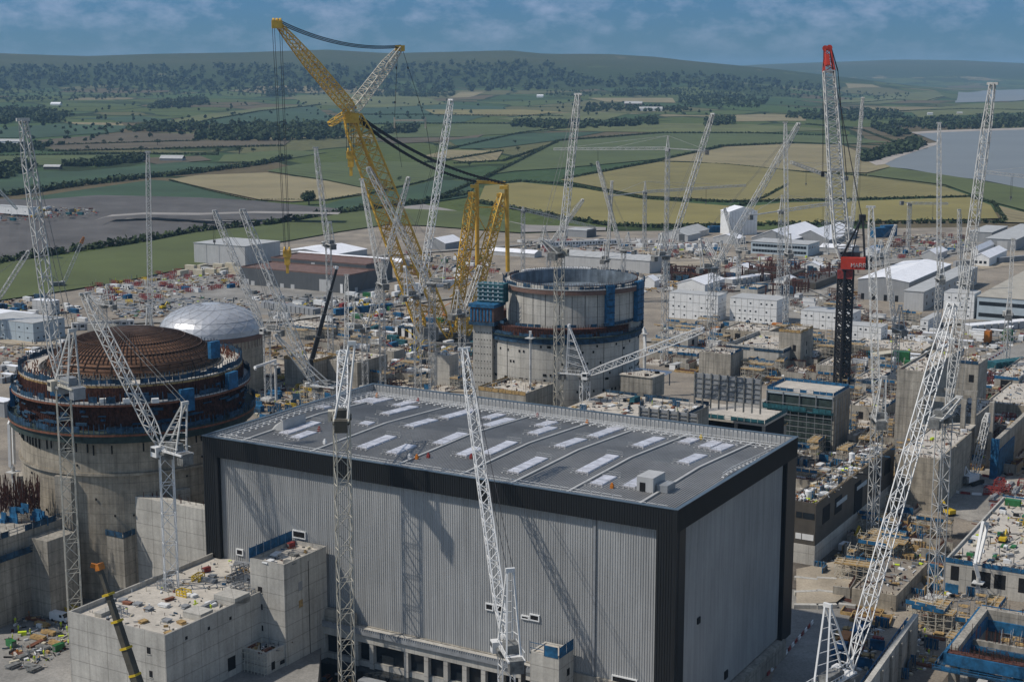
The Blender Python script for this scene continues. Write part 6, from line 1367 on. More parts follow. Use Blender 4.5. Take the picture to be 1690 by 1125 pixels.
conc('concrete pump house between the frame and the shaft, grey with a blue deck', ((1606, 745), 1560, 1640, 690), par=.5)
W1 = conc('flat-roofed concrete building with green plant on its white roof, lower right', ((1780, 1010), 1557, 1850, 962), par=.8, m='concrete_light', wins=[('f', .08, .4, 2.2, 4), ('f', .28, .3, 5, 4.5), ('f', .42, .35, 3, 4), ('f', .6, .35, 3, 4)])
# bottom right blue basin
bs = thing('concrete_basin', G(1640, 1090), 'deep concrete basin rimmed with blue formwork at the bottom right', 'concrete basin'); p = G(1563, 1085, 12)
p.z = 0
for q in ((0, 1.8, 2.01, 30, 0, 14), (0, 60, 30.01, 32, 0, 14), (20, 21.5, 2.01, 30, 0, 13), (1.81, 60, 14, 15, 0, 12)): mb = MB(); mb.fbox(p, SITE, *q); mb.build('wall', 'concrete', bs)
mb = MB(); mb.fbox(p, SITE, 0, 60, 0, 2, 10.5, 13.4); mb.build('ring_beam', 'rebar', bs)
for u in (3, 12, 21, 30, 42): mb = MB(); mb.fbox(p, SITE, u, u + 1.6, .2, 1.8, 0, 10.48); mb.build('column', 'concrete_light', bs)
for u0, u1, v0, v1, z in ((-.7, 60, -.5, -.02, 10.6), (-.7, -.02, -.5, 32, 11), (0, 60, 32.02, 32.6, 11.5), (1.82, 20, 29.4, 29.98, 9), (1.82, 2.3, 3, 29, 10)): mb = MB(); mb.fbox(p, SITE, u0, u1, v0, v1, z, z + 2.6); mb.build('formwork_panel', 'blue_bright', bs)
for u0, u1, v0, v1, z in ((-2.6, 60, -2.2, -.72, 9.6), (-2.4, -.72, -.7, 33, 9.5), (0, 60, 12.2, 13.9, 10.2), (2, 60, 2.05, 3.6, 8.6), (2, 60, -3.2, -1.9, 4.6)):
    mb = MB(); mb.fbox(p, SITE, u0, u1, v0, v1, z, z + .25); wk = mb.build('walkway', 'blue_mesh', bs); mb = MB(); lu = u1 - u0 > v1 - v0; n = int((u1 - u0 if lu else v1 - v0) / 2)
    for i in range(n):
        q = p + (SITE.u * (u0 + i * 2) + SITE.v * v0 if lu else SITE.u * u0 + SITE.v * (v0 + i * 2)) + UP * z; e = (SITE.u if lu else SITE.v) * 1.9
        mb.beam(q, q + UP * 1.4, .1); mb.beam(q + UP * 1.2, q + e + UP * 1.2, .1); mb.beam(q + UP * .6, q + e + UP * .6, .1)
        if rnd.random() < .55: mb.quad(q, q + e, q + e + UP * 1.1, q + UP * 1.1)
    mb.build('guard_rail', 'blue_bright', wk)
mb = MB()
for i in range(420): u, v = rnd.uniform(0, 60), rnd.choice((rnd.uniform(.2, 1.8), rnd.uniform(.2, 1.8), rnd.uniform(30.2, 31.8), rnd.uniform(14, 15))); q = p + SITE.u * u + SITE.v * v; mb.beam(q + UP * 11.9, q + UP * rnd.uniform(13.8, 15.6), .1)
mb.build('starter_bar', 'rebar', bs)
mb = MB(); mb.fbox(p, SITE, -4, 62, -9, 31, .3, .6); mb.build('floor', 'mud_dark', bs)
for u in (8, 26, 40): mb = MB(); mb.fbox(p, SITE, u, u + 2.0, -6.5, -4.5, 0, 10.5); mb.build('pier', 'concrete_light', bs)
# long thin wall at bottom right
p0, p1 = G(1424, 1135, 10), G(1512, 1012, 10); wl = thing('concrete_wall', p0, 'long thin concrete wall slanting beside the bright white jib, bottom right', 'wall'); d = (p1 - p0); L = d.length; fr_ = FR(math.degrees(math.atan2(d.y, d.x)))
mb = MB(); mb.fbox(p0, fr_, -8, L, -.6, .6, 0, 10); mb.build('wall', 'concrete_light', wl); mb = MB(); mb.fbox(p0, fr_, -8, L, .62, 2.0, 7, 7.3); mb.build('walkway', 'blue_mesh', wl); mb = MB()
for i in range(20): q = p0 + fr_.u * (L * i / 20) + fr_.v * 2 + UP * (7.3 - p0.z); mb.beam(q, q + UP * 1.3, .12)
mb.beam(p0 + fr_.v * 2 + UP * (8.6 - p0.z), p1 + fr_.v * 2 + UP * (8.6 - p0.z), .25); mb.build('guard_rail', 'blue_bright', wl)
for i in range(5): mb = MB(); mb.fbox(p0, fr_, 4 + i * 9, 4.6 + i * 9, -1.2, -.62, 0, 9.4); mb.build('buttress', 'concrete', wl)
for lab, spec, m, kw in (
 ('long low concrete gallery just behind the plain concrete box, right of the reactor', ((1150, 600), 1070, 1172, 588), 'concrete', {}),
 ('square concrete pump house with a dark doorway right of the open reactor', ((1135, 578), 1085, 1152, 556), 'concrete_light', dict(wins=[('f', .6, .1, 3, 3.5), ('s', .5, .1, 3, 4)])),
 ('concrete block with four dark openings in front of the second white cabin block', ((1262, 566), 1190, 1290, 551), 'concrete_tan', dict(wins=[('f', c, .15, 3, 3) for c in (.15, .38, .62, .86)])),
 ('stepped concrete wall block left of the black mast foot', ((1376, 622), 1346, 1400, 606), 'concrete', {}),
 ('long flat concrete culvert in front of the nearest white cabins', ((1520, 592), 1402, 1545, 582), 'concrete_tan', {}),
 ('concrete service block beside the large green container', ((1560, 618), 1520, 1590, 598), 'concrete_light', dict(wins=[('f', .5, .2, 2, 3)])),
 ('low concrete plinth building between the scaffold-clad building and the bare shaft', ((1456, 700), 1402, 1480, 676), 'concrete', dict(wins=[('f', .3, .2, 3, 3), ('f', .7, .2, 3, 3)])),
 ('upper concrete ledge building behind the scaffold-clad building', ((1440, 650), 1400, 1478, 634), 'concrete_light', {}),
 ('small concrete kiosk right of the scaffold-clad building', ((1412, 742), 1398, 1430, 722), 'concrete', dict(wins=[('f', .5, .1, 2, 3)])),
 ('broad concrete tank base under the right-hand cranes', ((1690, 690), 1625, 1740, 672), 'concrete_tan', {}),
 ('concrete portal block at the right edge above the trench walls', ((1680, 650), 1640, 1720, 628), 'concrete', dict(wins=[('f', .5, .1, 5, 5)])),
 ('low grey concrete culvert left of the right-hand yard road', ((1580, 640), 1540, 1600, 624), 'concrete', {}),
 ('concrete substation hut in the yard behind the white cabins', ((1250, 486), 1222, 1268, 478), 'concrete_light', {}),
 ('grey concrete block beside the low raft right of the steel dome', ((650, 600), 610, 668, 582), 'concrete', dict(wins=[('f', .5, .15, 4, 4)])),
 ('white clad plant room near the foot of the yellow main boom', ((690, 560), 652, 706, 544), 'white_paint', dict(wins=[('f', c, .1, 2.4, 5) for c in (.2, .5, .8)])),
 ): conc(lab, spec, m=m, par=.6, **kw)
conc('low timber-topped retaining box beside the haul road, right foreground', ((1478, 1010), 1405, 1530, 985), par=.4, m='concrete_tan', topm='dirt')
# long light wall left of the steel dome, block left of open reactor, bits in the middle
lw = thing('concrete_wall', G(250, 545), 'long pale concrete wall in the yard left of the steel dome', 'wall'); p = G(246, 560); mb = MB(); mb.fbox(p, FR(-8), -34, 0, 0, 1.5, 0, 7.5); mb.build('wall', 'concrete_light', lw)
conc('pale concrete box in the equipment yard left of the open reactor', ((742, 640), 712, 757, 588), par=.3, m='concrete_light')
conc('dark concrete ramp block right of the steel dome', ((522, 560), 460, 560, 545), par=0)
conc('grey concrete slab building beneath the tan timber decks, centre yard', ((590, 640), 524, 640, 600), par=.4)
conc('low concrete raft beside the steel dome drum', ((520, 640), 470, 556, 598), par=.5)
conc('concrete raft with rebar at the foot of the open reactor', ((868, 655), 790, 915, 653), z0=31, par=.8)
for lab, spec in (('brown rebar and formwork yard frame behind the white cabins', ((1290, 470), 1210, 1345, 447)), ('long brown formwork trench in front of the long grey shed', ((1310, 492), 1262, 1420, 470)), ('brown rebar frame left of the white cabins', ((1180, 470), 1090, 1200, 446))):
    O, a, t, zt = gb(*spec); r = thing('rebar_mat', O, lab, 'rebar frame'); mb = MB()
    for i in range(130):
        q = O - SITE.u * rnd.uniform(0, a) + SITE.v * rnd.uniform(0, t); mb.beam(q, q + UP * zt * rnd.uniform(.5, 1.05), rnd.choice((.35, .5, .8)))
    for i in range(26):
        q = O - SITE.u * rnd.uniform(0, a * .6) + SITE.v * rnd.uniform(0, t) + UP * zt * rnd.choice((.3, .6, .9)); mb.beam(q, q - SITE.u * a * .4, .5)
    mb.build('bars', 'rebar', r); mb = MB(); mb.fbox(O, SITE, -a, 0, t * .3, t * .7, 0, zt * .55); mb.build('shutter', 'shed_brown', r); mb = MB()
    for i in range(8): q = O - SITE.u * rnd.uniform(0, a) + SITE.v * rnd.uniform(0, t); mb.box(q, (4, 1.5, zt * rnd.uniform(.4, .9)), SITE.phi)
    mb.build('blue_shutter', 'blue_mesh', r)
# ================================================================ LOOSE THINGS OF THE SITE
ROOT0 = VV((0, 0, 0))
def P_container(col):
    def f(t):
        mb = MB(); mb.box((0, 0, .15), (6.06, 2.4, 2.5))
        for i in range(12): mb.box((-2.8 + i * .5, 0, .2), (.2, 2.5, 2.3))
        mb.build('body', col, t); mb = MB()
        for s_ in (-.6, .6): mb.box((3.08, s_, .2), (.1, 1.1, 2.3))
        for s_ in (-.8, -.4, .4, .8): mb.box((3.15, s_, .25), (.06, .06, 2.2))
        mb.build('door', col, t)
    return f
def P_cabin(col, roofc='roof_light'):
    def f(t):
        mb = MB(); mb.box((0, 0, .2), (7.2, 3, 2.5)); mb.build('wall', col, t); mb = MB(); mb.box((0, 0, 2.71), (7.4, 3.2, .15)); mb.build('roof', roofc, t)
        for x in (-2.2, 2.2): mb = MB(); mb.box((x, -1.5, 1.2), (1.4, .12, 1)); mb.build('window', 'glass', t)
        mb = MB(); mb.box((0, -1.5, .25), (1, .12, 2.1)); mb.build('door', 'shed_grey', t)
    return f
def wheels(t, xs, s, r, w=.3):
    for x in xs:
        for y in (-s, s): mb = MB(); mb.tube((x, y - w / 2, r), (x, y + w / 2, r), r, r, 12); mb.build('wheel', 'tyre', t)
def P_van(col):
    def f(t):
        mb = MB(); k = [(-2.6, .4), (2.6, .4), (2.65, 1.0), (1.9, 1.25), (1.3, 2.2), (-2.6, 2.25)]
        mb.hexa([VV((x, -1, z)) for x, z in k], [VV((x, 1, z)) for x, z in k]); mb.build('body', col, t)
        mb = MB(); mb.hexa([VV((1.93, -.85, 1.3)), VV((1.93, .85, 1.3)), VV((1.42, .85, 2.1)), VV((1.42, -.85, 2.1))], [VV((1.97, -.85, 1.3)), VV((1.97, .85, 1.3)), VV((1.46, .85, 2.1)), VV((1.46, -.85, 2.1))]); mb.build('windscreen', 'glass', t)
        mb = MB(); mb.box((.9, 0, 1.35), (.8, 2.04, .65)); mb.build('window', 'glass', t)
        wheels(t, (-1.7, 1.7), .9, .36)
    return f
def P_truck(cabc, boxc):
    def f(t):
        mb = MB(); mb.box((0, 0, .7), (9, 1, .3)); mb.build('chassis', 'machinery', t); mb = MB(); mb.box((-1.2, 0, 1.1), (6.4, 2.5, 2.7)); mb.build('load_box', boxc, t)
        mb = MB(); mb.hexa([VV((2.3, -1.2, .6)), VV((4.5, -1.2, .6)), VV((4.5, 1.2, .6)), VV((2.3, 1.2, .6))], [VV((2.3, -1.2, 3.1)), VV((4.2, -1.2, 3.1)), VV((4.2, 1.2, 3.1)), VV((2.3, 1.2, 3.1))]); cb = mb.build('cab', cabc, t)
        mb = MB(); mb.box((4.42, 0, 1.8), (.2, 2.1, 1)); mb.build('windscreen', 'glass', cb); wheels(t, (-3.4, -2.2, 3.4), 1.05, .5, .35)
    return f
def P_digger(col):
    def f(t):
        for s_ in (-1.1, 1.1): mb = MB(); mb.box((0, s_, 0), (3.8, .6, .9)); mb.build('track', 'tyre', t)
        mb = MB(); mb.box((-.5, 0, .95), (3.2, 2.5, 1.2)); mb.build('body', col, t); mb = MB(); mb.box((.7, .7, 2.16), (1.5, 1, 1.3)); mb.build('cab', 'glass', t)
        mb = MB(); mb.beam((1, -.2, 1.8), (3.2, -.2, 4.2), .5, .6, True); mb.beam((3.2, -.2, 4.2), (5.4, -.2, 1.6), .4, .45, True); mb.build('boom', col, t); mb = MB(); mb.box((5.2, -.2, .6), (1, 1.1, 1)); mb.build('bucket', 'machinery', t)
    return f
def P_lift(col):
    def f(t):
        mb = MB(); mb.box((0, 0, .5), (3, 1.8, .9)); mb.build('base', col, t); wheels(t, (-1, 1), .9, .45); mb = MB(); mb.beam((-.6, 0, 1.4), (-2.5, 0, 5), .4, .4, True); mb.beam((-2.5, 0, 5), (4.5, 0, 8.5), .35, .35, True); mb.build('boom', col, t)
        mb = MB(); mb.box((5, 0, 8), (1.2, 1.8, .15))
        for a in ((-.6, -.9), (.6, -.9), (.6, .9), (-.6, .9)): mb.beam((5 + a[0], a[1], 8), (5 + a[0], a[1], 9.2), .08)
        mb.build('basket', 'machinery', t)
    return f
def P_barrier(col):
    def f(t):
        mb = MB(); k = [(-.3, 0), (.3, 0), (.1, .55), (.1, 1.0), (-.1, 1.0), (-.1, .55)]; mb.hexa([VV((-1, x, z)) for x, z in k], [VV((1, x, z)) for x, z in k]); mb.build('body', col, t)
    return f
def P_stack(col, n=5, L=4, w=.3, gap=.34, rows=2):
    def f(t):
        mb = MB()
        for r_ in range(rows):
            for i in range(n - r_): mb.beam((-L / 2 + rnd.uniform(-.2, .2), (i - n / 2 + r_ * .5) * gap, .3 + r_ * w), (L / 2 + rnd.uniform(-.2, .2), (i - n / 2 + r_ * .5) * gap, .3 + r_ * w), w * .9, cap=True)
        mb.build('load', col, t); mb = MB()
        for x in (-L / 3, L / 3): mb.box((x, 0, 0), (.2, n * gap, .15))
        mb.build('bearer', 'timber', t)
    return f
def P_frame(col, L=5, h=2.6, w=2.2):
    def f(t):
        mb = MB()
        for y in (-w / 2, w / 2):
            for x in (-L / 2, -L / 6, L / 6, L / 2): mb.beam((x, y, 0), (x, y, h), .22)
            for z in (.15, h * .5, h): mb.beam((-L / 2, y, z), (L / 2, y, z), .2)
            mb.beam((-L / 2, y, .1), (L / 6, y, h), .14)
        for x in (-L / 2, L / 2): mb.beam((x, -w / 2, h), (x, w / 2, h), .2)
        mb.build('frame', col, t)
    return f
def P_panel(col):
    def f(t):
        mb = MB(); mb.box((0, 0, 0), (3.6, .25, 2.8)); mb.build('face', col, t); mb = MB()
        for x in (-1.5, -.5, .5, 1.5): mb.box((x, -.25, 0), (.15, .25, 2.9))
        mb.beam((-1, -.3, 2.2), (-1, -1.8, 0), .12); mb.beam((1, -.3, 2.2), (1, -1.8, 0), .12); mb.build('soldier', 'machinery', t)
    return f
def P_sheet(col):
    def f(t):
        mb = MB(); z = 0
        for i in range(4): h = rnd.uniform(.12, .3); mb.box((rnd.uniform(-.2, .2), rnd.uniform(-.2, .2), z), (rnd.uniform(2, 3.6), rnd.uniform(1.2, 2.2), h), rnd.uniform(-6, 6)); z += h + .003
        mb.build('load', col, t)
    return f
def P_tank(col):
    def f(t):
        mb = MB(); mb.tube((0, 0, 0), (0, 0, 3.4), 1.3, 1.3, 16); mb.tube((0, 0, 3.4), (0, 0, 3.9), 1.3, .3, 16); mb.build('shell', col, t); mb = MB(); mb.tube((0, 0, 3.9), (0, 0, 4.2), .3, .3, 8); mb.build('hatch', 'machinery', t)
    return f
def P_tower(col, n=4):
    def f(t):
        mb = MB()
        for x in (-1.3, 1.3):
            for y in (-1, 1): mb.beam((x, y, 0), (x, y, n * 2 + 1), .12)
        for i in range(n + 1):
            z = i * 2
            for y in (-1, 1): mb.beam((-1.3, y, z + 1), (1.3, y, z + 1), .1); mb.beam((-1.3, y, z), (1.3, y, z + 2), .08)
            for x in (-1.3, 1.3): mb.beam((x, -1, z + 1), (x, 1, z + 1), .1)
        mb.build('frame', col, t); mb = MB()
        for i in range(n): mb.box((0, 0, i * 2 + 1.9), (2.6, 1.9, .1))
        mb.build('platform', 'timber', t)
    return f
def P_skip(col):
    def f(t):
        mb = MB(); k0 = [(-1.2, -.8), (1.2, -.8), (1.2, .8), (-1.2, .8)]; mb.hexa([VV((x, y, 0)) for x, y in k0], [VV((x * 1.5, y * 1.05, 1.4)) for x, y in k0]); mb.build('body', col, t); mb = MB(); mb.box((0, 0, 1.38), (3.2, 1.4, .15)); mb.build('load', 'machinery', t)
    return f
def P_gen(col):
    def f(t):
        mb = MB(); mb.box((0, 0, .1), (2.6, 1.2, 1.5)); mb.build('housing', col, t); mb = MB(); mb.tube((.8, 0, 1.6), (.8, 0, 2.1), .12, .12, 6); mb.box((-1.31, 0, .4), (.05, .9, .9)); mb.build('exhaust', 'machinery', t)
    return f
def P_person(vest, lower='trousers', helmet='white_paint'):
    def f(t):
        me = bpy.data.meshes.new('skel'); V = [(0, 0, .95), (0, 0, 1.18), (0, 0, 1.42), (0, 0, 1.52), (0, .02, 1.66), (.1, 0, .9), (.12, .05, .5), (.13, 0, .08), (.13, .14, .04), (-.1, 0, .9), (-.12, -.08, .5), (-.13, -.05, .08), (-.13, .1, .04), (.2, 0, 1.4), (.27, .03, 1.12), (.24, .2, .92), (-.2, 0, 1.4), (-.27, .02, 1.12), (-.26, .12, .88)]
        E_ = [(0, 1), (1, 2), (2, 3), (3, 4), (0, 5), (5, 6), (6, 7), (7, 8), (0, 9), (9, 10), (10, 11), (11, 12), (2, 13), (13, 14), (14, 15), (2, 16), (16, 17), (17, 18)]
        RR = [.16, .15, .17, .065, .1, .1, .075, .05, .045, .1, .075, .05, .045, .075, .055, .04, .075, .055, .04]
        me.from_pydata(V, E_, []); o = bpy.data.objects.new('skel', me); S.collection.objects.link(o); sk = o.modifiers.new('s', 'SKIN'); me.skin_vertices[0].data[0].use_root = True
        for i, r_ in enumerate(RR): me.skin_vertices[0].data[i].radius = (r_, r_ * .8)
        o.modifiers.new('u', 'SUBSURF').levels = 1; dg = bpy.context.evaluated_depsgraph_get(); me2 = bpy.data.meshes.new_from_object(o.evaluated_get(dg)); bpy.data.objects.remove(o)
        b = bpy.data.objects.new('body', me2); S.collection.objects.link(b); b.parent = t; b['_o'] = (0, 0, 0); me2.materials.clear()
        for m_ in ('skin', vest, lower, 'tyre'): me2.materials.append(MATS[m_])
        for p in me2.polygons:
            c = p.center; p.material_index = 3 if c.z < .12 else 2 if c.z < .98 else 0 if c.z > 1.49 or (abs(c.x) > .2 and c.z < 1.0) else 1; p.use_smooth = True
        mb = MB(); mb.ring(VV((0, .01, 0)), .001, .125, 1.69, 1.72, 10); mb.tube((0, .01, 1.72), (0, .01, 1.81), .12, .06, 10); mb.build('helmet', helmet, t)
    return f
KIND = {}
def K(key, name, cat, fn): KIND[key] = [name, cat, fn, None]
for c, m in (('blue', 'blue_bright'), ('green', 'green_paint'), ('cream', 'cream_paint'), ('white', 'white_paint'), ('grey', 'shed_grey'), ('orange', 'orange_paint'), ('red', 'red_paint'), ('teal', 'teal_mesh')): K('cont_' + c, 'shipping_container', 'container', P_container(m))
K('cabin', 'site_cabin', 'cabin', P_cabin('white_paint')); K('cabing', 'site_cabin', 'cabin', P_cabin('shed_light', 'roof_white')); K('van', 'parked_van', 'van', P_van('white_paint')); K('car', 'parked_van', 'van', P_van('machinery')); K('vanb', 'parked_van', 'van', P_van('blue_mesh'))
K('truck', 'box_truck', 'truck', P_truck('white_paint', 'white_paint')); K('truckb', 'tipper_truck', 'truck', P_truck('blue_bright', 'blue_mesh')); K('trucky', 'tipper_truck', 'truck', P_truck('yellow_paint', 'machinery'))
K('digger', 'excavator', 'excavator', P_digger('yellow_paint')); K('diggerg', 'excavator', 'excavator', P_digger('green_paint')); K('lifto', 'boom_lift', 'lift', P_lift('orange_paint')); K('liftr', 'boom_lift', 'lift', P_lift('red_paint')); K('lifty', 'boom_lift', 'lift', P_lift('yellow_paint'))
K('barr', 'road_barrier', 'barrier', P_barrier('red_paint')); K('barw', 'road_barrier', 'barrier', P_barrier('white_paint'))
K('timber', 'timber_stack', 'timber', P_stack('timber', 6, 4, .25, .3, 3)); K('rebar', 'rebar_bundle', 'rebar', P_stack('rebar', 7, 8, .2, .25, 2)); K('pipes', 'pipe_stack', 'pipes', P_stack('grey_steel', 5, 6, .35, .4, 3)); K('rebaro', 'rebar_bundle', 'rebar', P_stack('rebar_orange', 6, 5, .2, .25, 2))
K('framer', 'formwork_trestle', 'formwork', P_frame('red_paint')); K('frameb', 'rebar_cage', 'rebar', P_frame('rebar', 7, 3.5, 2.6)); K('frameg', 'steel_rack', 'rack', P_frame('grey_steel', 5, 2.4)); K('framebl', 'formwork_trestle', 'formwork', P_frame('blue_bright', 4.5, 2.4)); K('framey', 'formwork_trestle', 'formwork', P_frame('yellow_paint', 4, 1.8))
K('panb', 'formwork_shutter', 'formwork', P_panel('blue_bright')); K('panm', 'mesh_screen', 'screen', P_panel('blue_mesh')); K('pant', 'formwork_shutter', 'formwork', P_panel('timber'))
K('shw', 'sheet_stack', 'materials', P_sheet('white_paint')); K('shg', 'sheet_stack', 'materials', P_sheet('grey_steel')); K('sht', 'sheet_stack', 'materials', P_sheet('timber')); K('shd', 'sheet_stack', 'materials', P_sheet('machinery')); K('shb', 'sheet_stack', 'materials', P_sheet('blue_mesh')); K('sho', 'sheet_stack', 'materials', P_sheet('rebar_orange')); K('shc', 'concrete_block_stack', 'materials', P_sheet('concrete_light')); K('shgn', 'sheet_stack', 'materials', P_sheet('green_paint'))
K('tank', 'storage_tank', 'tank', P_tank('white_paint')); K('tankb', 'storage_tank', 'tank', P_tank('blue_mesh')); K('tower', 'scaffold_tower', 'scaffold', P_tower('grey_steel')); K('towert', 'scaffold_tower', 'scaffold', P_tower('crane_tan', 3)); K('skipy', 'waste_skip', 'skip', P_skip('yellow_paint')); K('skipg', 'waste_skip', 'skip', P_skip('machinery')); K('gen', 'generator', 'generator', P_gen('white_paint')); K('geng', 'generator', 'generator', P_gen('green_paint')); K('genr', 'generator', 'generator', P_gen('red_paint'))
K('pery', 'person', 'person', P_person('hivis', 'hivis')); K('pero', 'person', 'person', P_person('orange_paint', 'orange_paint')); K('perd', 'person', 'person', P_person('hivis', 'trousers', 'blue_bright'))
def put(key, p, rz, label, group=None, sc=None):
    name, cat, fn, proto = KIND[key]
    if proto is None:
        t = thing(name, (0, 0, 0), label, cat, group); fn(t)
        for o in t.children_recursive: o['_o'] = (0, 0, 0)
        freeze(t); KIND[key][3] = t; t.location = tuple(p); t.rotation_euler = (0, 0, rz)
        if sc: t.scale = sc
        return t
    c = clone(proto, p, rz, label, None, sc); c.scale = sc or (1, 1, 1)
    if group: c['group'] = group
    elif 'group' in c: del c['group']
    return c
def inpoly(x, y, px):
    f = False; j = len(px) - 1
    for i in range(len(px)):
        if (px[i][1] > y) != (px[j][1] > y) and x < (px[j][0] - px[i][0]) * (y - px[i][1]) / (px[j][1] - px[i][1]) + px[i][0]: f = not f
        j = i
    return f
def blocked(p, mg=2.0, z=0):
    for O, fr, a, t in OCC:
        d = VV((p.x - O.x, p.y - O.y, 0)); u, v = d.dot(fr.u), d.dot(fr.v)
        if -a - mg < u < mg and -mg < v < t + mg: return True
    for c, r_ in ((CA, 33), (CC, 27), (CB2, 33)):
        if (VV((p.x - c.x, p.y - c.y, 0))).length < r_: return True
    return False
DEB = {}
DCOL = ['slab', 'rebar', 'timber', 'blue_mesh', 'machinery', 'white_paint', 'grey_steel', 'rebar_orange', 'dark_void', 'blue_bright', 'cream_paint', 'hivis']
DW = [9, 6, 5, 3, 11, 5, 9, 2, 6, 1, 6, 1]
DMB = MB()
def debris(p, s):
    DMB.m(rnd.choices(range(12), DW)[0]); k = rnd.random()
    if k < .45: DMB.box(p, (s * rnd.uniform(.5, 2.2), s * rnd.uniform(.4, 1), s * rnd.uniform(.15, .9)), rnd.uniform(0, 180))
    elif k < .8: a = rnd.uniform(0, 6.3); DMB.beam(p + UP * .15 * s, p + VV((math.cos(a), math.sin(a), 0)) * s * rnd.uniform(1.5, 4) + UP * rnd.uniform(.1, .5) * s, .2 * s + .06)
    else: DMB.beam(p, p + UP * s * rnd.uniform(.8, 2.4), .14 * s + .05)
def scatter(where, px, kinds, nd=0, z=0.0, ds=1.0, mg=2.0, sepk=1.0, grid=True):
    ys = [q[1] for q in px]; xs = [q[0] for q in px]; placed = []
    def sample():
        for _ in range(60):
            x = rnd.uniform(min(xs), max(xs)); y = rnd.uniform(min(ys), max(ys))
            if inpoly(x, y, px):
                p = G(x, y, z)
                if not blocked(p, mg): return p
    for key, n, desc in kinds:
        lab = desc + ' ' + where; grp = (desc.split(' ', 1)[1] if desc.split(' ', 1)[0] in ('a', 'the') else desc) + ' ' + where
        if key in ('barr', 'barw'): n = int(n * .55)
        for i in range(n):
            for _ in range(25):
                p = sample()
                if p is None: return
                if all((p - q).length > sepk * 3.4 for q in placed): break
            placed.append(p); rz = R(SITE.phi) + (rnd.choice((0, math.pi / 2, math.pi)) if grid else 0) + rnd.gauss(0, .08 if grid else 1)
            if key.startswith('per'): rz = rnd.uniform(0, 6.28)
            put(key, p, rz, lab, grp if n > 1 else None)
    for i in range(int(nd * 1.8)):
        p = sample()
        if p is not None: debris(p, ds * rnd.uniform(.35, 1.3))
def P_stub(t):
    L, h = 9, 3.4; mb = MB(); mb.box((0, 0, 0), (L, .6, h)); mb.box((-L / 2 + .3, 2.3, 0), (.6, 3.98, h)); mb.box((0, 1.2, 0), (L + 1.5, 5, .5)); mb.build('wall', 'concrete', t); mb = MB()
    for i in range(26): mb.beam((-L / 2 + i * L / 26, 0, h), (-L / 2 + i * L / 26, 0, h + rnd.uniform(.7, 1.4)), .1)
    mb.build('starter_bar', 'rebar', t)
def P_foot(t):
    mb = MB(); mb.box((0, 0, 0), (12, 8, .9)); mb.box((0, 0, .902), (3, 3, .8)); mb.build('slab', 'slab', t); mb = MB()
    for i in range(60): p = VV((rnd.uniform(-5.6, 5.6), rnd.choice((-3.6, 3.6, rnd.uniform(-3.6, 3.6))), .9)); mb.beam(p, p + UP * rnd.uniform(.6, 1.6), .11)
    mb.build('starter_bar', 'rebar', t)
def P_bay(t):
    mb = MB()
    for x in range(6):
        for y in (-2, 0, 2): mb.beam((x * 2 - 5, y, 0), (x * 2 - 5, y, 6.5), .11)
    for z in (2, 4, 6):
        for y in (-2, 0, 2): mb.beam((-5, y, z), (5, y, z), .1); mb.beam((-5, y, z - 2), (5, y, z), .08)
        for x in (-5, -1, 3, 5): mb.beam((x, -2, z), (x, 2, z), .1)
    mb.build('frame', 'crane_tan', t); mb = MB(); mb.box((0, 0, 5.4), (10.4, 4.4, .2)); mb.build('deck', 'timber', t); mb = MB()
    for x in (-4, -1.2, 1.6): mb.box((x, -2.25, 5.6), (2.5, .06, 1.1))
    mb.build('edge_mesh', 'blue_bright', t)
def P_pit(t):
    mb = MB()
    for x in (-5, 5): mb.box((x, 0, 0), (.25, 6, 1.1))
    for y in (-3, 3): mb.box((0, y, 0), (9.7, .25, 1.1))
    mb.build('shutter', 'timber', t); mb = MB(); mb.box((0, 0, 0), (9.6, 5.6, .12)); mb.build('floor', 'mud_dark', t); mb = MB()
    for i in range(16): mb.beam((-4.6 + i * .6, -2.7, .5), (-4.6 + i * .6, 2.7, .5), .1)
    for i in range(9): mb.beam((-4.7, -2.5 + i * .6, .6), (4.7, -2.5 + i * .6, .6), .1)
    mb.build('rebar_mesh', 'rebar', t)
K('stub', 'concrete_wall', 'wall', P_stub); K('foot', 'foundation', 'foundation', P_foot); K('bay', 'scaffold_bay', 'scaffold', P_bay); K('pit', 'shuttered_pit', 'foundation', P_pit)
BUILD = lambda a, b, c, d: [('stub', a, 'rebar-topped concrete wall stub'), ('foot', b, 'rebar-studded foundation slab'), ('bay', c, 'timber-decked scaffold bay'), ('pit', d, 'timber-shuttered rebar pit')]
scatter('on the works behind the scaffold-clad building', [(1230, 612), (1340, 606), (1480, 608), (1475, 700), (1400, 690), (1390, 640), (1280, 635), (1240, 640)], BUILD(12, 9, 10, 9) + [('rebar', 14, 'brown rebar bundle'), ('frameb', 10, 'brown rebar cage'), ('shw', 9, 'stack of white sheets'), ('panb', 8, 'blue formwork panel'), ('tower', 6, 'grey scaffold tower')], 380, ds=1.1, sepk=1.7)
scatter('on the works before the concrete stair core', [(1085, 560), (1200, 580), (1290, 575), (1330, 560), (1400, 575), (1470, 580), (1470, 600), (1345, 605), (1150, 620), (1080, 600)], BUILD(9, 8, 9, 8) + [('frameb', 8, 'brown rebar cage'), ('panb', 10, 'blue formwork panel'), ('cabin', 3, 'white site cabin')], 380, ds=1.1, sepk=1.7)
scatter('on the works around the bare concrete shaft', [(1400, 700), (1475, 690), (1475, 760), (1600, 700), (1640, 740), (1590, 790), (1490, 850), (1430, 800)], BUILD(8, 6, 9, 6) + [('panb', 14, 'blue formwork panel'), ('rebaro', 8, 'orange rebar bundle'), ('tower', 5, 'grey scaffold tower')], 300, ds=1.0, sepk=1.5)
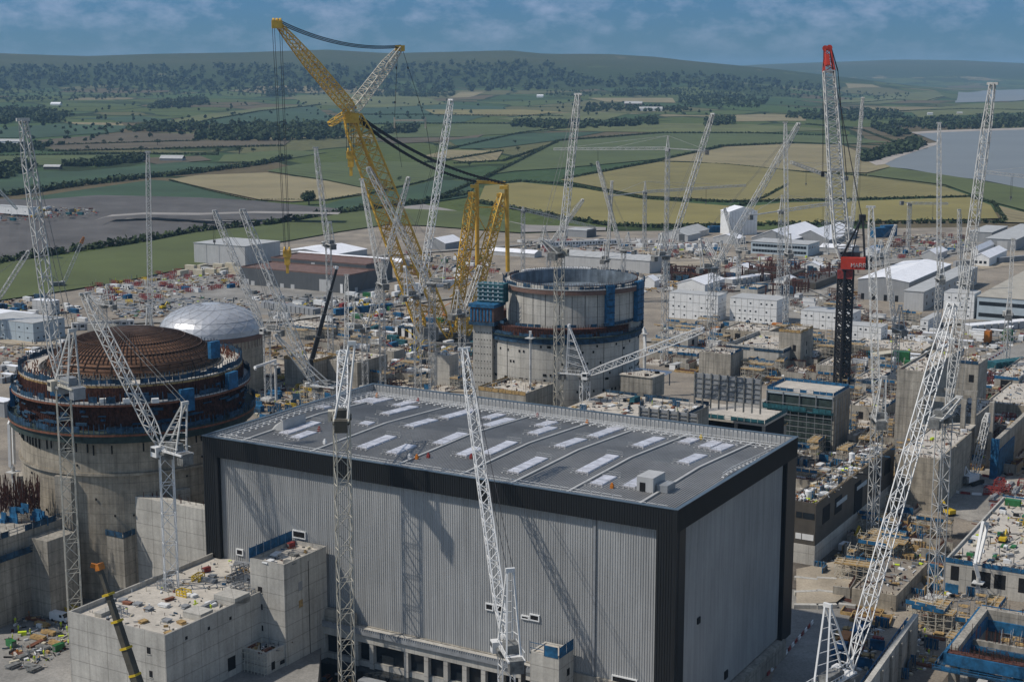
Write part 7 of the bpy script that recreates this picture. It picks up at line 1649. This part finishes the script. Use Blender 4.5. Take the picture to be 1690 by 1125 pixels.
scatter('on the works along the haul road, right foreground', [(1420, 870), (1500, 850), (1560, 880), (1550, 1000), (1440, 1030), (1400, 990)], BUILD(6, 4, 7, 6) + [('panb', 8, 'blue formwork panel')], 260, ds=.8, sepk=1.4)
scatter('on the works behind the hall roof, left of the open reactor', [(560, 600), (640, 585), (780, 575), (790, 640), (700, 650), (640, 640), (570, 640)], BUILD(7, 6, 10, 4) + [('panb', 8, 'blue formwork panel'), ('frameb', 8, 'brown rebar cage')], 200, ds=1.2, sepk=1.5)
scatter('on the works near the grey road at the right', [(1560, 640), (1690, 640), (1690, 780), (1650, 790), (1640, 700), (1590, 680)], BUILD(6, 5, 5, 5) + [('frameb', 8, 'brown rebar cage')], 260, ds=1.1, sepk=1.4)
scatter('on the works right of the steel dome', [(440, 560), (560, 545), (640, 545), (640, 585), (520, 600), (440, 610)], BUILD(5, 4, 6, 4), 200, ds=1.2, sepk=1.5)
# ---- yards
scatter('in the storage yard left of the dark factory', [(140, 470), (250, 455), (330, 440), (405, 458), (395, 475), (330, 480), (240, 500), (160, 498)], [('framer', 34, 'red steel formwork frame'), ('rebar', 16, 'brown rebar bundle'), ('timber', 14, 'yellow timber stack'), ('cont_white', 4, 'white container'), ('cont_blue', 3, 'blue container'), ('framey', 9, 'yellow formwork frame'), ('cabin', 3, 'white site cabin'), ('shw', 12, 'stack of white sheets'), ('barr', 22, 'red road barrier'), ('barw', 16, 'white road barrier')], 520, ds=1.5)
for i in range(9): put('cont_cream', G(302 + i * 11 + (i % 3) * 2, 455 - i * .6 - (i % 2) * 8), R(SITE.phi) + (math.pi / 2 if i % 3 == 0 else 0), 'cream container in the row before the light grey shed', 'cream containers by the light grey shed', (1.4, 1.2, 1.5))
scatter('in the grey yard above the steel dome', [(180, 505), (300, 490), (400, 495), (420, 515), (300, 520), (200, 530)], [('pipes', 26, 'grey pipe stack'), ('shg', 26, 'stack of grey mesh sheets'), ('shb', 18, 'stack of bluish sheets'), ('shgn', 5, 'stack of green netting'), ('digger', 2, 'yellow excavator')], 420, ds=1.3)
scatter('at the left edge of the site', [(0, 500), (60, 490), (130, 505), (140, 540), (110, 530), (0, 515)], [('truckb', 3, 'blue tipper truck'), ('cont_blue', 4, 'blue container'), ('cont_white', 4, 'white container'), ('van', 5, 'white van'), ('shgn', 3, 'stack of green netting'), ('barr', 16, 'red road barrier'), ('timber', 8, 'timber stack')], 180, ds=1.3)
scatter('behind the banded reactor at the left', [(0, 570), (110, 560), (200, 555), (190, 575), (60, 615), (0, 640)], [('van', 5, 'white van'), ('cont_grey', 3, 'grey container'), ('cabing', 4, 'pale site cabin'), ('rebaro', 10, 'orange rebar bundle'), ('timber', 10, 'timber stack'), ('barr', 14, 'red road barrier'), ('shw', 8, 'stack of white sheets')], 260, ds=1.2)
scatter('in the busy yard in front of the dark factory', [(425, 490), (560, 500), (640, 480), (690, 500), (700, 545), (600, 560), (470, 540), (440, 515)], [('pipes', 10, 'grey pipe stack'), ('rebar', 12, 'brown rebar bundle'), ('cont_red', 2, 'red container'), ('cont_green', 3, 'green container'), ('digger', 4, 'yellow excavator'), ('cabin', 5, 'white site cabin'), ('cont_grey', 5, 'grey container'), ('barr', 30, 'red road barrier'), ('barw', 24, 'white road barrier'), ('truck', 3, 'white box truck'), ('van', 5, 'white van'), ('tank', 3, 'white tank')], 520, ds=1.5)
scatter('around the foot of the yellow ring crane', [(640, 520), (790, 520), (785, 590), (700, 620), (600, 625), (560, 600), (600, 560)], [('cont_blue', 9, 'blue container'), ('cont_teal', 9, 'teal container'), ('cont_green', 2, 'green container'), ('cont_white', 8, 'white container'), ('lifto', 3, 'orange boom lift'), ('lifty', 3, 'yellow boom lift'), ('liftr', 3, 'red boom lift'), ('tower', 7, 'grey scaffold tower'), ('panb', 16, 'blue formwork panel'), ('frameg', 8, 'grey steel frame'), ('rebaro', 14, 'orange rebar bundle'), ('cabing', 4, 'pale site cabin'), ('tank', 3, 'white tank'), ('truck', 3, 'white box truck'), ('timber', 14, 'timber stack')], 620, ds=1.5)
scatter('between the banded reactor and the hall roof', [(415, 640), (470, 610), (560, 600), (640, 618), (560, 660), (500, 690), (420, 700)], [('panb', 22, 'blue formwork panel'), ('panm', 12, 'dark blue mesh screen'), ('timber', 12, 'timber stack'), ('pery', 16, 'person in yellow hi-vis'), ('framey', 6, 'yellow formwork frame'), ('towert', 5, 'tan scaffold tower'), ('rebar', 10, 'brown rebar bundle'), ('cont_blue', 3, 'blue container')], 420, ds=1.2)
scatter('in the far yard behind the open reactor', [(845, 398), (930, 396), (1080, 398), (1180, 405), (1190, 425), (1100, 428), (930, 420), (860, 412)], [('framer', 16, 'red steel formwork frame'), ('timber', 14, 'timber stack'), ('car', 10, 'dark van'), ('van', 10, 'white van'), ('cont_blue', 3, 'blue container'), ('cont_white', 6, 'white container'), ('shd', 16, 'stack of dark sheets'), ('rebar', 8, 'brown rebar bundle')], 420, ds=1.9)
scatter('left of the open reactor and beyond', [(650, 420), (700, 418), (810, 430), (830, 455), (760, 470), (690, 460)], [('cont_green', 3, 'green container'), ('cont_white', 6, 'white container'), ('framer', 10, 'red steel formwork frame'), ('trucky', 3, 'yellow truck'), ('rebar', 8, 'brown rebar bundle'), ('barr', 16, 'red road barrier')], 260, ds=1.7)
scatter('in the yard before the white-roofed sheds', [(1190, 425), (1420, 425), (1425, 445), (1330, 450), (1200, 445)], [('cabin', 7, 'white site cabin'), ('framer', 12, 'red steel formwork frame'), ('rebar', 16, 'brown rebar bundle'), ('cont_blue', 4, 'blue container'), ('shw', 12, 'stack of white sheets'), ('barr', 14, 'red road barrier')], 360, ds=1.7)
scatter('in the far right laydown yard', [(1440, 400), (1500, 388), (1600, 390), (1600, 415), (1500, 430), (1440, 425)], [('framer', 10, 'red steel formwork frame'), ('frameb', 10, 'brown rebar cage'), ('shd', 20, 'stack of dark sheets'), ('cont_blue', 4, 'blue container'), ('pipes', 14, 'grey pipe stack'), ('cont_grey', 5, 'grey container'), ('shgn', 4, 'stack of green netting')], 420, ds=1.7)
put('cont_blue', G(1450, 392), .4, 'big blue tarpaulined container, left of two by the hedge', None, (2.2, 2.4, 3.2)); put('cont_blue', G(1466, 390), .4, 'big blue tarpaulined container, right of two by the hedge', None, (2.2, 2.4, 3.6)); put('cont_blue', G(1180, 384), .2, 'blue tarpaulined load left of the tall white box building', None, (2, 2, 2.2))
scatter('before the white cabin blocks', [(1090, 535), (1300, 540), (1310, 560), (1200, 575), (1100, 560)], [('panb', 14, 'blue formwork panel'), ('timber', 16, 'timber stack'), ('cabin', 4, 'white site cabin'), ('sht', 12, 'stack of timber sheets'), ('rebar', 10, 'brown rebar bundle'), ('tankb', 3, 'blue tank'), ('shw', 10, 'stack of white sheets'), ('cont_orange', 2, 'orange container')], 420, ds=1.3)
scatter('between the black mast and the right-hand masts', [(1410, 570), (1470, 548), (1560, 545), (1560, 600), (1480, 605), (1410, 610)], [('cabin', 7, 'white site cabin'), ('cabing', 5, 'pale site cabin'), ('cont_teal', 3, 'teal container'), ('cont_white', 5, 'white container'), ('tank', 4, 'white tank'), ('timber', 10, 'timber stack'), ('rebar', 14, 'brown rebar bundle'), ('barr', 18, 'red road barrier'), ('barw', 14, 'white road barrier'), ('van', 3, 'white van')], 380, ds=1.2)
put('cont_green', G(1487, 597), R(-20), 'large green container, upper of the pair near the tall bare shaft', None, (1.3, 1.8, 2.0)); put('cont_green', G(1502, 604), R(-20), 'small green container right of the large green one', None, (.9, 1.2, 1.0))
put('cont_orange', G(1630, 565), R(60), 'orange container stack by the grey road at the right', None, (1.0, 1.2, 2.4)); put('towert', G(1660, 566), 0, 'scaffold tower beside the green netted tower at right'); put('shgn', G(1662, 564), 0, 'green netted tower right of the orange containers', None, (1.5, 2, 8))
scatter('in the right-hand yard past the grey road', [(1575, 610), (1690, 610), (1690, 700), (1640, 700), (1600, 680)], [('framer', 16, 'red steel formwork frame'), ('rebaro', 18, 'orange rebar bundle'), ('pipes', 12, 'grey pipe stack'), ('shw', 12, 'stack of white sheets'), ('barr', 22, 'red road barrier'), ('barw', 16, 'white road barrier'), ('cont_green', 2, 'green container'), ('cabing', 3, 'pale site cabin'), ('timber', 12, 'timber stack')], 480, ds=1.2)
scatter('beside the barrier-ringed pad at the right', [(1630, 800), (1690, 800), (1690, 870), (1650, 860)], [('framer', 10, 'red steel frame'), ('rebar', 9, 'brown rebar bundle'), ('pipes', 7, 'grey pipe stack')], 120, ds=1.0)
for i in range(22):
    a = i * 2 * math.pi / 22; c = G(1602, 800); put('barr' if i % 2 else 'barw', c + VV((math.cos(a) * 13, math.sin(a) * 13, 0)), a + math.pi / 2, ('red' if i % 2 else 'white') + ' barrier in the ring around the small crawler crane', ('red' if i % 2 else 'white') + ' barriers ringing the crawler crane', (1.6, 1, 1))
for i in range(26):
    p = G(1590, 620).lerp(G(1660, 578), i / 26); put('barr' if i % 2 else 'barw', p, R(40), ('red' if i % 2 else 'white') + ' barrier lining the grey road at the right', ('red' if i % 2 else 'white') + ' barriers along the grey road', (1.5, 1, 1))
for i in range(14):
    p = G(1340, 1030).lerp(G(1262, 1120), i / 14); put('barr' if i % 2 else 'barw', p, R(-115), ('red' if i % 2 else 'white') + ' barrier in the shade beside the hall end wall', ('red' if i % 2 else 'white') + ' barriers in the hall shade')
scatter('on the open ground between the brown-clad building and the slanting jib', [(1350, 940), (1440, 850), (1500, 830), (1530, 900), (1480, 960), (1380, 1000)], [('sht', 10, 'stack of timber sheets'), ('pant', 8, 'timber formwork panel'), ('panb', 10, 'blue formwork panel'), ('shc', 12, 'stack of concrete blocks'), ('rebar', 8, 'brown rebar bundle'), ('pipes', 4, 'grey pipe stack'), ('digger', 1, 'yellow excavator'), ('genr', 3, 'red generator'), ('towert', 3, 'tan scaffold tower'), ('van', 1, 'white van'), ('perd', 4, 'person in hi-vis vest')], 520, ds=.9)
scatter('in the cluttered pit behind the blue-rimmed basin', [(1420, 960), (1540, 880), (1560, 960), (1690, 960), (1690, 985), (1560, 985), (1500, 1000), (1440, 1010)], [('pant', 9, 'timber formwork panel'), ('panb', 9, 'blue formwork panel'), ('timber', 12, 'timber stack'), ('sht', 12, 'stack of timber sheets'), ('geng', 2, 'green generator'), ('rebaro', 8, 'orange rebar bundle'), ('shc', 9, 'stack of concrete blocks'), ('pery', 7, 'person in yellow hi-vis')], 420, ds=.9)
put('truck', G(1512, 812), R(-62), 'front white box truck on the haul road by the concrete shaft', None, (1.1, 1.1, 1.1)); put('truck', G(1500, 795), R(-62), 'rear white box truck on the haul road by the concrete shaft', None, (1.1, 1.1, 1.1)); put('digger', G(1565, 850), 2.0, 'yellow excavator by the corner of the lower right white roof'); put('trucky', G(1545, 800), R(-50), 'yellow truck beside the right-hand lattice mast')
scatter('in the shade right of the hall', [(1370, 1040), (1460, 1030), (1440, 1110), (1390, 1100)], [('cont_orange', 1, 'large orange container'), ('cont_blue', 2, 'blue container'), ('genr', 2, 'red generator'), ('sht', 6, 'stack of timber sheets'), ('panb', 5, 'blue formwork panel'), ('pero', 3, 'person in orange hi-vis')], 140, ds=.9)
scatter('in the gap behind the brown-clad building', [(1290, 722), (1405, 738), (1440, 745), (1330, 815), (1300, 800)], BUILD(3, 2, 5, 2) + [('panb', 8, 'blue formwork panel'), ('shw', 9, 'stack of white sheets'), ('sht', 8, 'stack of timber sheets'), ('cabin', 2, 'white site cabin')], 240, ds=.9, sepk=1.2)
scatter('around the blue-rimmed basin', [(1490, 1050), (1545, 1005), (1556, 1040), (1540, 1100), (1480, 1125)], [('bay', 3, 'timber-decked scaffold bay'), ('pery', 9, 'person in yellow hi-vis'), ('panb', 8, 'blue formwork panel'), ('sht', 6, 'stack of timber sheets'), ('rebaro', 4, 'orange rebar bundle')], 160, ds=.7, sepk=.8)
scatter('on the floor of the blue-rimmed basin', [(1575, 1020), (1690, 1030), (1690, 1120), (1600, 1120)], [('tower', 9, 'grey scaffold tower'), ('bay', 6, 'timber-decked scaffold bay'), ('panb', 8, 'blue formwork panel'), ('rebaro', 6, 'orange rebar bundle')], 160, z=.7, ds=.8, sepk=.8)
scatter('on top of the grey spoil heap', [(0, 343), (60, 341), (160, 345), (165, 352), (90, 360), (0, 366)], [('barr', 26, 'red road barrier'), ('timber', 16, 'timber stack'), ('rebaro', 16, 'orange rebar bundle'), ('cont_teal', 3, 'teal container'), ('cont_white', 3, 'white container'), ('digger', 2, 'yellow excavator'), ('trucky', 1, 'yellow truck')], 140, z=8.5, ds=1.6)
for i in range(9):
    m_ = MB(); c = G(1330 + (i % 3) * 34, 960 + (i // 3) * 22); L_ = 3.2 - .5 * (i % 3); m_.fbox(c, FR(-20 + 9 * (i % 4)), -L_, L_, -.7, .7, 0, 1.3); m_.build('low_wall', 'concrete_light') if False else tag(m_.build('concrete_kerb_block', 'concrete_light'), 'low concrete kerb block beside the hall end wall', 'concrete block', 'low concrete kerb blocks beside the hall end wall')
def row(key, a, b, n, lab, grp, sc=None, rot=0):
    p, q = G(*a), G(*b); d = q - p; rz = math.atan2(d.y, d.x) + rot
    for i in range(n):
        c = p.lerp(q, i / max(1, n - 1))
        if not blocked(c, 1): put(key, c, rz, lab, grp, sc)
for key, a, b, n, w_ in (('cabin', (1062, 470), (1100, 463), 6, 'in the row beside the small tents'), ('cabing', (1205, 470), (1262, 462), 8, 'in the row before the rusty formwork yard'), ('cont_grey', (440, 508), (520, 520), 12, 'in the row in front of the dark factory'), ('cont_blue', (560, 520), (640, 512), 10, 'in the row near the yellow crane'), ('cont_white', (660, 480), (760, 470), 12, 'in the row behind the yellow boom foot'),
 ('cabin', (1340, 462), (1400, 455), 7, 'in the row left of the long grey shed'), ('cont_grey', (1580, 440), (1690, 430), 12, 'in the row below the right-hand sheds'), ('cabin', (1460, 578), (1530, 574), 8, 'in the row by the right-hand masts'), ('cont_cream', (1448, 596), (1478, 592), 5, 'in the row left of the green container'), ('cabing', (1600, 548), (1690, 540), 9, 'in the row under the wide office building'), ('cont_teal', (1640, 610), (1690, 604), 6, 'in the row by the grey road'), ('cabin', (130, 545), (210, 540), 8, 'in the row left of the pale concrete wall'), ('cabin', (900, 408), (1010, 404), 9, 'in the far row behind the reactor'), ('cont_white', (1090, 412), (1180, 410), 9, 'in the far row right of the reactor')):
    nm = {'cabin': 'white site cabin', 'cabing': 'pale site cabin'}.get(key, key[5:] + ' container'); row(key, a, b, n, nm + ' ' + w_, nm + 's ' + w_, (1, 1.3, 1.5), math.pi / 2 if rnd.random() < .4 else 0)
scatter('on the ground between the white cabins and the long grey shed', [(1300, 492), (1415, 478), (1425, 520), (1500, 528), (1550, 548), (1420, 545), (1310, 515)], BUILD(5, 4, 4, 4) + [('frameb', 10, 'brown rebar cage'), ('cabin', 6, 'white site cabin'), ('pipes', 10, 'grey pipe stack'), ('barr', 16, 'red road barrier'), ('barw', 16, 'white road barrier'), ('van', 6, 'white van'), ('shd', 14, 'stack of dark sheets')], 240, ds=1.3)
scatter('on the hardstanding in front of the dark factory', [(400, 478), (470, 490), (640, 492), (720, 470), (700, 505), (560, 512), (420, 500)], [('van', 10, 'white van'), ('car', 10, 'dark van'), ('truck', 4, 'white box truck'), ('barr', 24, 'red road barrier'), ('barw', 20, 'white road barrier'), ('pipes', 12, 'grey pipe stack'), ('shd', 14, 'stack of dark sheets'), ('cont_grey', 5, 'grey container'), ('digger', 2, 'yellow excavator')], 240, ds=1.3)
scatter('on the open ground under the right-hand cranes', [(1560, 548), (1690, 545), (1690, 562), (1600, 600), (1560, 600)], [('van', 6, 'white van'), ('cont_white', 5, 'white container'), ('cabing', 4, 'pale site cabin'), ('barr', 12, 'red road barrier'), ('barw', 12, 'white road barrier'), ('shd', 10, 'stack of dark sheets'), ('pipes', 8, 'grey pipe stack')], 160, ds=1.1)
scatter('on the storage ground behind the white cabins', [(1062, 462), (1215, 456), (1215, 482), (1195, 486), (1062, 484)], [('frameb', 8, 'brown rebar cage'), ('pipes', 12, 'grey pipe stack'), ('cont_blue', 4, 'blue container'), ('shw', 10, 'stack of white sheets'), ('timber', 12, 'timber stack'), ('van', 6, 'white van')], 160, ds=1.3)
scatter('on the bare ground below the white cabins', [(1200, 540), (1470, 572), (1470, 585), (1200, 575), (1100, 570), (1100, 545)], BUILD(6, 5, 8, 5) + [('cont_orange', 2, 'orange container'), ('tower', 6, 'grey scaffold tower'), ('panb', 12, 'blue formwork panel')], 160, ds=1.1)
# ---- roofs and decks
def onroof(where, blk, kinds, nd, ds=.8, mgn=1.2):
    nd = int(nd * 1.5)
    O, a, t, zt = blk[1:5]
    for key, n, desc in kinds:
        for i in range(n):
            p = O - SITE.u * rnd.uniform(mgn, max(mgn + .1, a - mgn)) + SITE.v * rnd.uniform(mgn, max(mgn + .1, t - mgn)); put(key, VV((p.x, p.y, zt + .1)), R(SITE.phi) + rnd.choice((0, math.pi / 2)) + rnd.gauss(0, .12), desc + ' ' + where, desc + ' ' + where if n > 1 else None, (.75, .75, .75) if not key.startswith('per') else None)
    for i in range(nd):
        p = O - SITE.u * rnd.uniform(mgn, max(mgn + .1, a - mgn)) + SITE.v * rnd.uniform(mgn, max(mgn + .1, t - mgn)); debris(VV((p.x, p.y, zt + .09)), ds * rnd.uniform(.5, 1.3))
onroof('on the foreground block roof', fb, [('shw', 6, 'stack of white sheets'), ('shg', 8, 'stack of grey sheets'), ('sho', 2, 'stack of orange netting'), ('framey', 2, 'yellow frame'), ('genr', 1, 'red generator'), ('sht', 6, 'stack of timber sheets'), ('frameg', 6, 'grey steel frame'), ('pery', 2, 'person in yellow hi-vis'), ('shc', 3, 'stack of concrete blocks'), ('pipes', 3, 'grey pipe stack')], 130, .5)
for i, (u, v, w_, d_, h_) in enumerate(((-6, 12, 5, 4, 1.6), (-6, 22, 6, 5, 2.2), (-23, 3, 2, 6, 1.0))):
    mb = MB(); mb.fbox(fb[1], SITE, u, u + w_, v, v + d_, fb[4] + .1, fb[4] + h_); mb.build('roof_curb', 'concrete_light', fb[0])
onroof('on the tall stair tower top', tw, [('genr', 1, 'red generator'), ('shw', 2, 'stack of white sheets'), ('shd', 2, 'stack of dark sheets')], 16, .6)
onroof('on the stepped stair block', lt, [('rebaro', 3, 'orange rebar bundle'), ('frameg', 3, 'grey frame')], 70, .7); onroof('on the upper step of the stair block', lt2, [('rebaro', 2, 'orange rebar bundle')], 60, .7)
onroof('on the brown-clad building roof', LB_, [('shw', 14, 'stack of white sheets'), ('gen', 6, 'white roof unit'), ('panb', 3, 'blue panel'), ('shg', 10, 'stack of grey sheets'), ('sht', 8, 'stack of timber sheets'), ('tank', 2, 'white tank'), ('shb', 6, 'stack of blue sheets'), ('pero', 2, 'person in orange hi-vis')], 380, 1.0)
onroof('on the white slab deck behind the hall', S1, [('shw', 10, 'stack of white sheets'), ('shd', 10, 'stack of dark sheets'), ('rebaro', 8, 'orange rebar bundle'), ('sht', 8, 'stack of timber sheets'), ('panb', 6, 'blue panel'), ('pery', 4, 'person in yellow hi-vis'), ('cont_teal', 2, 'teal container')], 260, 1.0)
onroof('on the yellowish formwork deck', S2, [('sht', 12, 'stack of timber sheets'), ('shw', 4, 'stack of white sheets'), ('pery', 3, 'person in yellow hi-vis'), ('framey', 4, 'yellow frame')], 160, .9)
onroof('on the lower right white roof', W1, [('geng', 7, 'green plant unit'), ('cont_green', 3, 'green container'), ('shgn', 8, 'stack of green sheets'), ('gen', 7, 'white plant unit'), ('shb', 4, 'stack of blue sheets'), ('framey', 3, 'yellow frame'), ('digger', 1, 'yellow excavator'), ('perd', 3, 'person in yellow hi-vis')], 260, .9)
# ---- left foreground ground and hall front
scatter('on the raised ground left of the foreground block', [(15, 1030), (70, 1000), (118, 1010), (120, 1060), (60, 1110), (20, 1100)], [('pery', 10, 'person in yellow hi-vis'), ('timber', 4, 'timber stack'), ('rebaro', 5, 'orange rebar bundle'), ('geng', 2, 'green generator'), ('shd', 7, 'stack of dark sheets'), ('van', 1, 'white van'), ('framey', 1, 'yellow formwork frame'), ('pero', 2, 'person in orange hi-vis')], 130, z=PZ, ds=.8, mg=.5)
scatter('in front of the hall portico', [(525, 1112), (640, 1105), (700, 1160), (640, 1300), (540, 1300)], [('cont_white', 2, 'white container'), ('cont_grey', 2, 'grey container'), ('sht', 5, 'stack of timber sheets'), ('framey', 2, 'yellow formwork frame'), ('panb', 3, 'blue formwork panel'), ('frameg', 3, 'grey frame')], 150, z=4.0, ds=.8, mg=.5)
for k, (r, O, a, t, zt) in enumerate(CONCS):
    if any(c.name.startswith('edge_protection') for c in r.children): continue
    if rnd.random() < .7: edge(r, O, a, t, zt + .05, rnd.choice(('blue_bright', 'blue_mesh', 'timber', 'blue_bright')), rnd.choice(('fr', 'frb', 'r', 'fl', 'flbr')), 1.3)
    mb = MB()
    for i in range(int(min(90, a * t / 5))):
        p = O - SITE.u * rnd.uniform(.6, max(.7, a - .6)) + SITE.v * rnd.choice((.4, t - .4, rnd.uniform(.6, max(.7, t - .6)))) ; p = VV((p.x, p.y, zt)); mb.beam(p, p + UP * rnd.uniform(.5, 1.7), .12)
    mb.build('starter_bar', 'rebar', r)
    for i in range(int(min(80, a * t / 7))):
        p = O - SITE.u * rnd.uniform(.8, max(.9, a - .8)) + SITE.v * rnd.uniform(.8, max(.9, t - .8)); debris(VV((p.x, p.y, zt + .08)), rnd.uniform(.4, 1.2))
DMB.build('rubble', DCOL); bpy.data.objects['rubble']['kind'] = 'stuff'; bpy.data.objects['rubble']['label'] = 'loose timber, rubble and small materials strewn over the building site'
for o in S.objects:
    for k in ('_o', '_b'):
        if k in o: del o[k]
